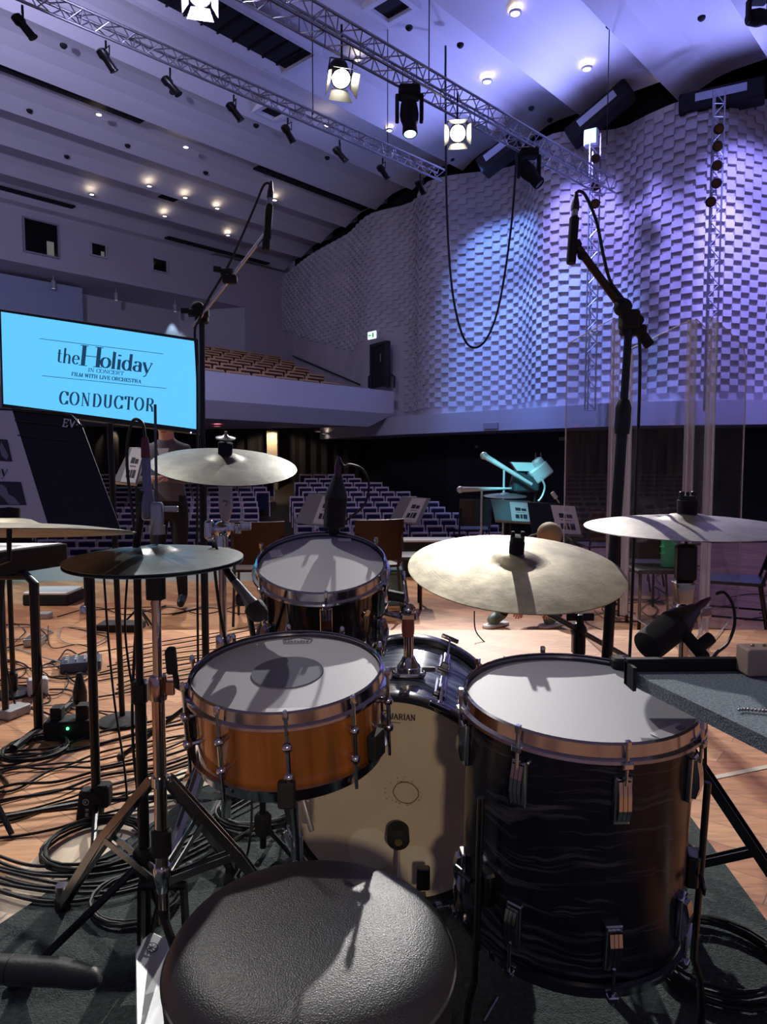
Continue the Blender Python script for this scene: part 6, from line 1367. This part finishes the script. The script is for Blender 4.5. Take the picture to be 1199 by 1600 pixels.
copy_tree(t, TR((1.13, 9.1, ZO)) @ rotz(185), None, 'small black chair back before the stalls seats, left of the cyan lit stand'); copy_tree(t, TR((2.6, 7.3, ZO)) @ rotz(230), None, 'black plastic chair farther back between acrylic screen and the right border')

# stacks of green baskets, low table, cases
GREEN = mat('green_plastic', (.05, .55, .25), .4)
def basket_stack(label, x, D, yb, yt, wpx):
    p = A(x, yb, D); h = (yb - yt) / F * D; w_ = wpx / F * D; t = thing('basket_stack', label, 'baskets', TR(p)); n = 4
    for k in range(n):
        m_ = MB(); z0 = h * k / n; hh = h / n * .82
        m_.prism([(-w_ * .42, -w_ * .3, z0), (w_ * .42, -w_ * .3, z0), (w_ * .42, w_ * .3, z0), (-w_ * .42, w_ * .3, z0)], (0, 0, hh)); m_.prism([(-w_ * .5, -w_ * .38, z0 + hh), (w_ * .5, -w_ * .38, z0 + hh), (w_ * .5, w_ * .38, z0 + hh), (-w_ * .5, w_ * .38, z0 + hh)], (0, 0, h / n * .16))
        for j in (-1, 0, 1): m_.rbox((j * w_ * .26, -w_ * .3, z0 + hh * .5), (w_ * .16, .012, hh * .5), .004)
        m_.build('basket', GREEN, t)
    return p, h
def small_table(label, x, D, y, w_, dpt, m, leg=BLACK):
    p = A(x, y, D); t = thing('side_table', label, 'table', TR((p.x, p.y, ZO))); hgt = p.z - ZO
    MB().rbox((0, 0, hgt - .015), (w_, dpt, .03), .01).build('table_top', m, t)
    for sx in (-1, 1):
        for sy in (-1, 1): MB().tube([(sx * w_ * .43, sy * dpt * .4, 0), (sx * w_ * .43, sy * dpt * .4, hgt - .03)], .013, 8).build('leg', leg, t)
    return p
small_table('low dark table carrying the left stack of green baskets', 618, 6.4, 866, .52, .4, mat('table_dark', (.02, .02, .022), .5))
basket_stack('stack of bright green plastic baskets behind the rack tom', 604, 6.4, 865, 828, 24)
small_table('small table carrying the right stack of green baskets behind the acrylic', 1030, 5.6, 886, .45, .35, mat('table_dark', (.02, .02, .022), .5))
basket_stack('stack of green plastic baskets seen through the acrylic under the right crash cymbal', 1045, 5.6, 885, 843, 22)
for (x, yb, D_, w_, h_, m, lab) in [(672, 858, 8.2, .62, .10, WHITEP, 'white instrument lid on a case right of the green baskets'), (85, 922, 6.6, .42, -.02, BLACKM, 'black floor monitor with pale top behind the keyboard'), (605, 912, 6.6, .3, .12, mat('teal_case', (.10, .20, .2), .4), 'dark teal case under the basket table')]:
    p = A(x, yb, D_); zf = ZO if D_ > 4.6 else 0
    t = thing('equipment_case', lab, 'case', TR((p.x, p.y, zf))); H_ = max(.1, p.z - zf + h_)
    MB().rbox((0, 0, H_ / 2), (w_, .36, H_), .02).build('body', BLACKM if m is WHITEP else m, t, bevel=.006)
    MB().rbox((0, -.01, H_ + .012), (w_ * .98, .34, .024), .02).build('lid', WHITEP if m in (WHITEP, BLACKM) else m, t)
# low step at the stage edge catching cyan light
CY = (.25, .85, 1.0)
m_ = MB(); p = hz(215, 905, ZO); m_.box((-3.2, 7.85, ZO + .09), (5.4, .3, .18)); solo(m_, 'edge_step', mat('pale_step', (.6, .68, .7), .5), 'pale low step along the stage edge catching cyan light at the left', 'step')
spot('cyan_step_lamp', Vector((-4.5, 6.6, 1.6)), Vector((-3.6, 7.8, -.1)), 60, (.2, .8, 1.0), 80)

# ---- cyan lit instrument group
CG = mat('pale_metal', (.55, .6, .62), .35, .3)
pc = A(815, 750, 8.2); base_ = Vector((pc.x, pc.y, ZO))
t = thing('robotic_camera', 'boxy pale device on a stand glowing in cyan light above the music stands', 'camera', TR(base_))
m_ = MB(); m_.prism([A(799, 722, 8.2), A(842, 723, 8.2), A(836, 737, 8.2), A(809, 736, 8.2)], (0, .12, 0)); m_.build('flat_panel', CG, t, world=True, bevel=.006)
m_ = MB(); Rr = R3(roty(-38)); m_.rbox(A(845, 738, 8.2), (.24, .18, .17), .03, Rr); m_.rbox(A(841, 722, 8.2), (.12, .16, .08), .03, Rr); m_.build('camera_head', CG, t, world=True, bevel=.01)
m_ = MB(); m_.rbox(A(822, 755, 8.2), (.30, .14, .20), .04); m_.rbox(A(808, 752, 8.3), (.14, .1, .25), .03, R3(roty(15))); m_.build('body', mat('device_dark', (.03, .05, .06), .35), t, world=True)
m_ = MB(); m_.tube([A(838, 765, 8.2), base_ + Vector((.12, 0, .01))], .02, 8); m_.build('post', BLACK, t, world=True)
m_ = MB(); m_.tube(smooth([A(846, 745, 8.1), A(852, 760, 8.1), A(848, 775, 8.1), A(842, 783, 8.1)], 6), .012, 8); m_.build('cable_loop', CG, t, world=True)
for (pa, pb, r0, r1, lab, nm) in [((757, 712), (832, 757), .035, .018, 'long slanted pale tube glowing cyan, with a rounded upper end', 'slanted_tube'), ((720, 765), (800, 763), .032, .01, 'long horizontal pale tube glowing cyan, pointing left', 'horizontal_tube')]:
    a_, b_ = A(*pa, 8.0), A(*pb, 8.0); pst = Vector((a_.lerp(b_, .42).x, a_.y + .02, ZO)); t = thing('boom_microphone', lab, 'microphone', TR(pst))
    m_ = MB(); m_.tube([a_, a_.lerp(b_, .3), b_], [r0, r0 * .8, r1], 12); m_.ball(a_, r0 * 1.25, 10); m_.build('tube', CG, t, world=True)
    m_ = MB(); m_.tube([a_.lerp(b_, .42), pst + Vector((0, 0, .01))], .012, 8); m_.build('post', CG, t, world=True); MB().lathe([(.12, 0), (.12, .015), (.02, .03)], pst, n=20).build('base', BLACK, t, world=True)
m_ = MB(); q = A(790, 775, 7.9); q.z += 0; t = thing('cymbal', 'small dark cymbal on a stand below the cyan lit tubes', 'cymbal', TR((q.x, q.y, ZO))); cymbal(m_, .24, TR(q) @ rotx(4)); m_.build('cymbal_plate', CY_H, t, world=True); MB().tube([q, Vector((q.x, q.y, ZO + .01))], .01, 8).build('post', BLACK, t, world=True)
spot('cyan_lamp', A(770, 600, 6.6), A(805, 752, 8.1), 230, (.22, .80, .92), 26, .5, .1)
spot('cyan_lamp', A(770, 640, 6.0), A(802, 800, 7.2), 45, (.22, .8, .95), 16, .5, .1)
# small lamp, right of the music stand
t = thing('desk_lamp', 'small pale clip lamp leaning above the black music stand', 'lamp', TR(A(875, 786, 6.62))); p0_, p1_ = A(875, 786, 6.6), A(865, 771, 6.6); MB().tube([p0_, p1_], .006, 6).build('arm', STEEL, t, world=True); MB().tube([p0_.lerp(p1_, .5), p1_ + Vector((-.01, 0, .01))], .02, 8).build('head', CG, t, world=True)

# ---- electrics and boxes on the floor, left
def boxthing(name, label, cat, x, y, size, m, rz=0, zf=0.0):
    p = hz(x, y, zf); t = thing(name, label, cat, TR(p) @ rotz(rz)); MB().rbox((0, 0, size[2] / 2), size, min(size) * .2).build('body', m, t, bevel=.003); return t, p
t, p = boxthing('power_strip', 'black power box with a green light on the floor at the left', 'power strip', 112, 1150, (.19, .10, .075), BLACKM, 8)
MB().ball((.002, -.052, .05), .0055, 8).build('power_light', mat('green_led', (.05, 1, .3), emit=(.05, 1, .25), estr=9), t)
MB().rbox((.05, 0, .10), (.05, .06, .06), .01).build('plug', BLACKM, t); MB().rbox((-.05, 0, .10), (.045, .06, .05), .01).build('plug', BLACKM, t)
t, p = boxthing('audio_mixer', 'dark blue-grey small mixer with white knobs among the cables', 'mixer', 128, 1045, (.20, .16, .055), mat('mixer_blue', (.05, .07, .12), .4), 20)
m_ = MB()
for i in range(4):
    for j in range(3): m_.lathe([(.009, 0), (.007, .014)], (-.07 + i * .045, -.045 + j * .04, .055), n=10)
m_.build('knobs', WHITEP, t)
boxthing('power_adaptor', 'white plug-in power adaptor standing among the cables', 'adaptor', 60, 1085, (.09, .07, .08), WHITEP, 30)
boxthing('power_adaptor', 'grey-white flat adaptor lying left of the white one', 'adaptor', 22, 1118, (.08, .12, .04), mat('grey_plastic', (.45, .45, .45), .4), -20)
boxthing('effect_pedal', 'small grey metal pedal with dark front, far left on the floor', 'pedal', 55, 1008, (.10, .12, .05), STEEL, 10)
boxthing('connector_box', 'small pale grey connector box behind the keyboard leg', 'box', 68, 966, (.13, .10, .05), mat('grey_plastic', (.45, .45, .45), .4), 5, ZO)
boxthing('effect_pedal', 'low black pedal behind the hi-hat stand on the wooden floor', 'pedal', 190, 984, (.28, .16, .05), BLACKM, 0)
t, p = boxthing('cable_plug', 'small dark bottle-shaped plug standing behind the power box', 'plug', 126, 1098, (.03, .03, .03), BLACK, 0)
MB().lathe([(.03, 0), (.032, .05), (.02, .10), (.012, .14)], n=16).build('housing', BLACK, t)
# ---- cables on the floor
random.seed(11)
WCAB = mat('grey_cable', (.35, .33, .32), .5)
def floor_cable(pts, r, m, lab, grp, z=0.0, loops=0):
    P_ = smooth([Vector((x, y, z + r + .001 + random.random() * .012)) for x, y in pts], 7); o = solo(MB().tube(P_, r, 6), 'cable', m, lab, 'cable', grp); return o
def ph(x, y, z=0.0): p = hz(x, y, z); return (p.x, p.y)
LB = 'black cable wandering over the pale wooden floor left of the kit'
for i in range(13):                                         # fans of cables running left to right behind the hi-hat
    y0 = 1150 + i * 10 + random.uniform(-9, 9)
    floor_cable([ph(-40, y0 + 40), ph(20, y0 + 30 + random.uniform(-12, 12)), ph(90, y0 + 14 + random.uniform(-10, 10)), ph(160, y0 + random.uniform(-10, 10)), ph(250, y0 - 22), ph(330, y0 - 45 + random.uniform(-8, 8)), ph(380, y0 - 60)], random.choice((.0035, .004, .005)), BLACK, LB, 'black floor cables left of the kit')
for i in range(11):
    y0 = 1000 + i * 7
    floor_cable([ph(160 + random.uniform(-30, 30), y0 + 25), ph(220, y0 + 12), ph(290, y0), ph(360, y0 - 12 + random.uniform(-6, 6)), ph(420, y0 - 25)], .0035, BLACK, 'thin black cable crossing the wooden floor between the hi-hat and crash stands', 'thin cables behind the hi-hat')
for i in range(16):                                         # tangles round the power box
    cx, cy = random.uniform(-10, 130), random.uniform(980, 1130); pts = []
    a = random.uniform(0, 6)
    for k in range(8): a += random.uniform(.5, 1.4); rr = random.uniform(14, 52); pts.append(ph(cx + rr * 1.3 * cos(a), cy + rr * .55 * sin(a)))
    floor_cable(pts, .0032 if i % 3 else .0045, WCAB if i % 5 == 0 else BLACK, 'curling cable in the tangle round the power box', 'tangled cables round the power box')
def coil(c, R_, n, r, lab, m=RUBBER, grp=None, zs=.0, sq=1.0):
    pts = []
    for k in range(n * 20 + 1):
        a = 2 * pi * k / 20; rr = R_ * (1 + .07 * sin(a * .37 + n) + .05 * sin(a * .11)); pts.append(Vector((c[0] + rr * cos(a), c[1] + rr * sq * sin(a), zs + r + .002 + .006 * (k / 20) * .6 + .004 * sin(a * 1.7))))
    return solo(MB().tube(pts, r, 6), 'coiled_cable', m, lab, 'cable', grp)
coil(ph(150, 1330), .13, 5, .0042, 'coil of black cable on the rug behind the hi-hat pedal legs', zs=.01)
coil(ph(215, 1415), .10, 3, .0045, 'small loose coil of black cable on the rug beside the hi-hat pedal', zs=.01)
coil(ph(55, 1175), .11, 5, .004, 'coil of black cable on the wooden floor by the power box')
coil(ph(405, 1275), .12, 6, .004, 'thick coil of grey-black cables under the snare drum', zs=.01)
coil(ph(1120, 1515), .13, 7, .0042, 'coil of black cable on the rug under the tray at the right', zs=.01)
coil(ph(600, 900, ZO), .16, 3, .005, 'loose coil of cable on the floor behind the rack tom', zs=ZO)
for i in range(7):
    y0 = 1360 + i * 9; floor_cable([ph(-40, y0 - 24), ph(40, y0 + random.uniform(-3, 3)), ph(110, y0 + 6), ph(190, y0 - 4), ph(260, y0 - 26), ph(330, y0 - 60)], .0045, RUBBER, 'black cable lying across the corner of the rug, lower left', 'cables crossing the rug corner', .011)
for i in range(6): floor_cable([ph(300 + i * 4, 1330 - i * 5), ph(350, 1290 - i * 8), ph(400, 1262 - i * 9), ph(445, 1240 - i * 8)], .0042, RUBBER, 'cable in the bundle running under the snare drum', 'cable bundle under the snare', .011)
for i in range(14):                                        # cables of the orchestra floor
    cx, cy = random.uniform(880, 1199), random.uniform(905, 1000); pts = []
    a = random.uniform(0, 6)
    for k in range(6): a += random.uniform(.3, 1.1); pts.append(ph(cx + 50 * cos(a), cy + 16 * sin(a), ZO if cy < 980 else ZO))
    floor_cable([p_ for p_ in pts], .005, BLACK, 'dark cable on the orchestra floor behind the acrylic screens', 'cables behind the acrylic screens', ZO) if all(p_[1] > 4.7 for p_ in pts) else None
for i in range(8):
    x0 = 150 + i * 30; floor_cable([ph(x0 - 60, 960 + random.uniform(-8, 8), ZO), ph(x0, 952, ZO), ph(x0 + 50, 962, ZO), ph(x0 + 110, 948 + random.uniform(-5, 5), ZO)], .005, BLACK, 'dark cable on the orchestra floor beyond the hi-hat', 'cables beyond the hi-hat', ZO) if i % 2 == 0 else None
solo(MB().tube(smooth([A(742, 955, 4.5), A(744, 985, 4.4), A(760, 1005, 4.35), A(778, 1018, 4.3), Vector((hz(790, 1030, 0).x, hz(790, 1030, 0).y, .008))], 8), .004, 6), 'cable', BLACK, 'thin black cable dropping behind the ride cymbal to the floor', 'cable')
# hanging cables on the left
for (pts, lab) in [([(163, 900), (170, 1000), (180, 1100), (195, 1200), (200, 1262)], 'thin dark red-black cable hanging slantwise beside the black pole'), ([(200, 895), (196, 980), (205, 1060), (216, 1100)], 'thin black cable hanging beside the hi-hat microphone stand'), ([(8, 895), (4, 980), (14, 1060), (24, 1100)], 'thin cable hanging from the keyboard at the left border'), ([(48, 898), (54, 980), (66, 1050), (50, 1090)], 'thin cable hanging down from the keyboard between its legs')]:
    D_ = 2.2 if pts[0][0] > 100 else 2.85; solo(MB().tube(smooth([A(x, y, D_) for x, y in pts], 8), .0035, 6), 'cable', BLACK, lab, 'cable')
# drum key / stick on the dark floor by the throne
a_, b_ = hz(757, 1597, .012), hz(778, 1560, .012); solo(MB().tube([a_, b_], [.003, .004], 8), 'steel_rod', CHROME, 'short bright steel rod on the dark rug between throne and floor tom', 'rod')
# ================================================================== PEOPLE
SKIN = mat('skin', (.55, .30, .22), .5); HAIRG = mat('hair_fair', (.30, .22, .13), .7); JACK = mat('grey_jacket', (.10, .10, .12), .8); TROU = mat('black_trousers', (.008, .008, .010), .85); SHOE = mat('dark_shoe', (.015, .015, .018), .5)
def figure(joints, edges, region, mats, parent, name='body', sub=2):
    """one continuous skinned body: joints {n:(pos, rx, ry)}"""
    ks = list(joints); me = bpy.data.meshes.new(name); me.from_pydata([joints[k][0] for k in ks], [(ks.index(a), ks.index(b)) for a, b in edges], [])
    o = bpy.data.objects.new(name, me); COL.objects.link(o)
    m = o.modifiers.new('skin', 'SKIN'); m.use_smooth_shade = True
    for i, k in enumerate(ks): me.skin_vertices[0].data[i].radius = joints[k][1:3]; me.skin_vertices[0].data[i].use_root = (i == 0)
    sb = o.modifiers.new('sub', 'SUBSURF'); sb.levels = sub; sb.render_levels = sub
    dg = bpy.context.evaluated_depsgraph_get(); dg.update(); ev = o.evaluated_get(dg); nm = bpy.data.meshes.new_from_object(ev); bpy.data.objects.remove(o)
    for m_ in mats: nm.materials.append(m_)
    import mathutils
    for p in nm.polygons:
        c = p.center; best = min(edges, key=lambda e: (c - mathutils.geometry.intersect_point_line(c, Vector(joints[e[0]][0]), Vector(joints[e[1]][0]))[0]).length if 0 <= mathutils.geometry.intersect_point_line(c, Vector(joints[e[0]][0]), Vector(joints[e[1]][0]))[1] <= 1 else min((c - Vector(joints[e[0]][0])).length, (c - Vector(joints[e[1]][0])).length))
        p.material_index = region(best); p.use_smooth = True
    o = bpy.data.objects.new(name, nm); COL.objects.link(o); o.parent = parent; ROOTM[o.name] = ROOTM[parent.name]; return o
def hand_joints(J, E, side, wrist, dirv, palm_n, s=1.0):
    """palm + five separate fingers, curled, from the wrist"""
    d = Vector(dirv).normalized(); n = Vector(palm_n).normalized(); w_ = d.cross(n).normalized() * (1 if side == 'L' else -1)
    wp = Vector(wrist); J['palm' + side] = (wp + d * .05, .024, .034); E.append(('wr' + side, 'palm' + side))
    for i, (off, L) in enumerate(((-.027, .075), (-.009, .085), (.009, .08), (.026, .062))):
        b = wp + d * .085 + w_ * off; m1 = b + d * L * .45 + n * .006; m2 = m1 + d * L * .22 + n * .02; tp = m2 + d * L * .08 + n * .026
        for k, (q, r) in enumerate(((b, .0095), (m1, .009), (m2, .0082), (tp, .007))):
            J['f%s%d%d' % (side, i, k)] = (q, r, r); E.append((('palm' + side) if k == 0 else 'f%s%d%d' % (side, i, k - 1), 'f%s%d%d' % (side, i, k)))
    b = wp + d * .035 - w_ * .03; q1 = b + d * .03 - w_ * .022 + n * .01; q2 = q1 + d * .028 - w_ * .004 + n * .012
    for k, (q, r) in enumerate(((b, .012), (q1, .0105), (q2, .008))): J['t%s%d' % (side, k)] = (q, r, r); E.append((('palm' + side) if k == 0 else 't%s%d' % (side, k - 1), 't%s%d' % (side, k)))
def head_parts(root, c, fwd, r=.1, hair=HAIRG):
    """hair cap, ears, nose, eyes, mouth on the head at c facing fwd (root-local)"""
    f = Vector(fwd).normalized(); up = Vector((0, 0, 1)); up = (up - f * up.dot(f)).normalized(); x = f.cross(up)
    R_ = Matrix((x, f, up)).transposed(); q = lambda a, b, c_: c + R_ @ Vector((a, b, c_))
    m = MB(); m.lathe([(r * .99, -r * .25), (r * 1.0, 0), (r * .98, r * .35), (r * .78, r * .82), (r * .45, r * 1.12), (1e-5, r * 1.24)], c - f * .012 + up * .008, R_, 20, cap=False); m.build('hair', hair, root)
    m = MB(); m.add([q(-.012, r * .86, -.03), q(.012, r * .86, -.03), q(0, r * 1.16, -.028), q(0, r * .92, .015)], [(0, 1, 2), (0, 2, 3), (1, 3, 2)]); m.build('nose', SKIN, root)
    for s_ in (-1, 1):
        m = MB(); m.ball(q(s_ * r * .86, -.005, -.01), .02, 8, (.35, .8, 1.25), R_); m.build('ear', SKIN, root)
        m = MB(); m.ball(q(s_ * .03, r * .86, .004), .010, 8); m.build('eye', mat('eye', (.05, .03, .02), .3), root)
    m = MB(); m.box(q(0, r * .92, -.058), (.045, .012, .008), R_); m.build('mouth', mat('lips', (.35, .12, .10), .5), root)
# standing person behind the screen, at the left
bx = A(263, 722, 6.3); fz = ZO
rt = thing('person', 'person in grey jacket and black trousers standing behind the screen, hands held together', 'person', TR((bx.x, bx.y, fz)))
J = {'pel': (Vector((0, 0, .93)), .15, .11), 'wst': (Vector((0, 0, 1.10)), .135, .10), 'chs': (Vector((0, -.01, 1.32)), .165, .115), 'nck': (Vector((0, -.02, 1.49)), .055, .055), 'hd0': (Vector((0, -.035, 1.58)), .075, .085), 'hd1': (Vector((0, -.035, 1.68)), .078, .092)}
E = [('pel', 'wst'), ('wst', 'chs'), ('chs', 'nck'), ('nck', 'hd0'), ('hd0', 'hd1')]
for s_, k in ((-1, 'L'), (1, 'R')):
    J['sh' + k] = (Vector((s_ * .17, -.01, 1.41)), .062, .062); J['el' + k] = (Vector((s_ * .245, -.06, 1.14)), .046, .046); J['wr' + k] = (Vector((s_ * .075, -.29, 1.16)), .030, .027)
    J['hp' + k] = (Vector((s_ * .09, 0, .86)), .10, .10); J['kn' + k] = (Vector((s_ * .10, -.02, .48)), .062, .062); J['an' + k] = (Vector((s_ * .105, .02, .09)), .045, .045); J['to' + k] = (Vector((s_ * .12, -.14, .045)), .042, .032)
    E += [('chs', 'sh' + k), ('sh' + k, 'el' + k), ('el' + k, 'wr' + k), ('pel', 'hp' + k), ('hp' + k, 'kn' + k), ('kn' + k, 'an' + k), ('an' + k, 'to' + k)]
    hand_joints(J, E, k, J['wr' + k][0], (-s_ * .75, -.55, .1), (0, .5, -1) if True else None)
def reg(e):
    a, b = e
    if a.startswith(('palm', 'f', 't')) and not a.startswith('to') or b.startswith(('palm', 'hd')) or a.startswith('hd'): return 1
    if b.startswith('to'): return 3
    if b.startswith(('hp', 'kn', 'an')): return 2
    return 0
figure(J, E, reg, [JACK, SKIN, TROU, SHOE], rt)
head_parts(rt, Vector((0, -.035, 1.64)), (0, -1, -.25), .10, mat('hair_dark', (.03, .02, .02), .7))
m = MB(); m.prism([(-.05, -.135, 1.42), (.05, -.135, 1.42), (.0, -.15, 1.24)], (0, .02, 0)); m.build('shirt_front', mat('shirt_grey', (.5, .5, .52), .7), rt)
# crouching person behind the ride cymbal
hx = A(852, 722, 5.6); rt = thing('person', 'person in black crouching behind the ride cymbal, only head top and sneakers showing', 'person', TR((hx.x, hx.y, ZO)))
J = {'pel': (Vector((.02, .18, .34)), .15, .13), 'wst': (Vector((.01, .08, .50)), .14, .12), 'chs': (Vector((0, -.07, .66)), .16, .12), 'nck': (Vector((0, -.17, .72)), .055, .055), 'hd0': (Vector((-.01, -.22, .735)), .075, .08), 'hd1': (Vector((-.015, -.27, .735)), .07, .078)}
E = [('pel', 'wst'), ('wst', 'chs'), ('chs', 'nck'), ('nck', 'hd0'), ('hd0', 'hd1')]
for s_, k in ((-1, 'L'), (1, 'R')):
    ox = -.16 if k == 'L' else -.02
    J['sh' + k] = (Vector((s_ * .17, -.08, .66)), .06, .06); J['el' + k] = (Vector((s_ * .24 - .05, -.25, .46)), .045, .045); J['wr' + k] = (Vector((s_ * .10 - .12, -.36, .28)), .030, .027)
    J['hp' + k] = (Vector((s_ * .10, .14, .32)), .125, .125); J['kn' + k] = (Vector((s_ * .15 + ox, -.20, .40)), .092, .092); J['an' + k] = (Vector((s_ * .15 + ox - .02, .0, .09)), .062, .062); J['to' + k] = (Vector((s_ * .15 + ox - .13, -.10, .04)), .045, .035)
    E += [('chs', 'sh' + k), ('sh' + k, 'el' + k), ('el' + k, 'wr' + k), ('pel', 'hp' + k), ('hp' + k, 'kn' + k), ('kn' + k, 'an' + k), ('an' + k, 'to' + k)]
    hand_joints(J, E, k, J['wr' + k][0], (-.4, -.5, -.8), (0, .6, -.4))
SNK = mat('sneaker_pale', (.12, .17, .13), .5)
figure(J, E, reg, [TROU, SKIN, TROU, SNK], rt)
head_parts(rt, Vector((-.012, -.25, .735)), (-.1, -.45, -1), .095)
for s_, ox in ((-1, -.16), (1, -.02)):
    m = MB(); m.rbox((s_ * .15 + ox - .07, -.05, .012), (.26, .10, .024), .04, R3(rotz(40))); m.build('shoe_sole', WHITEP, rt)
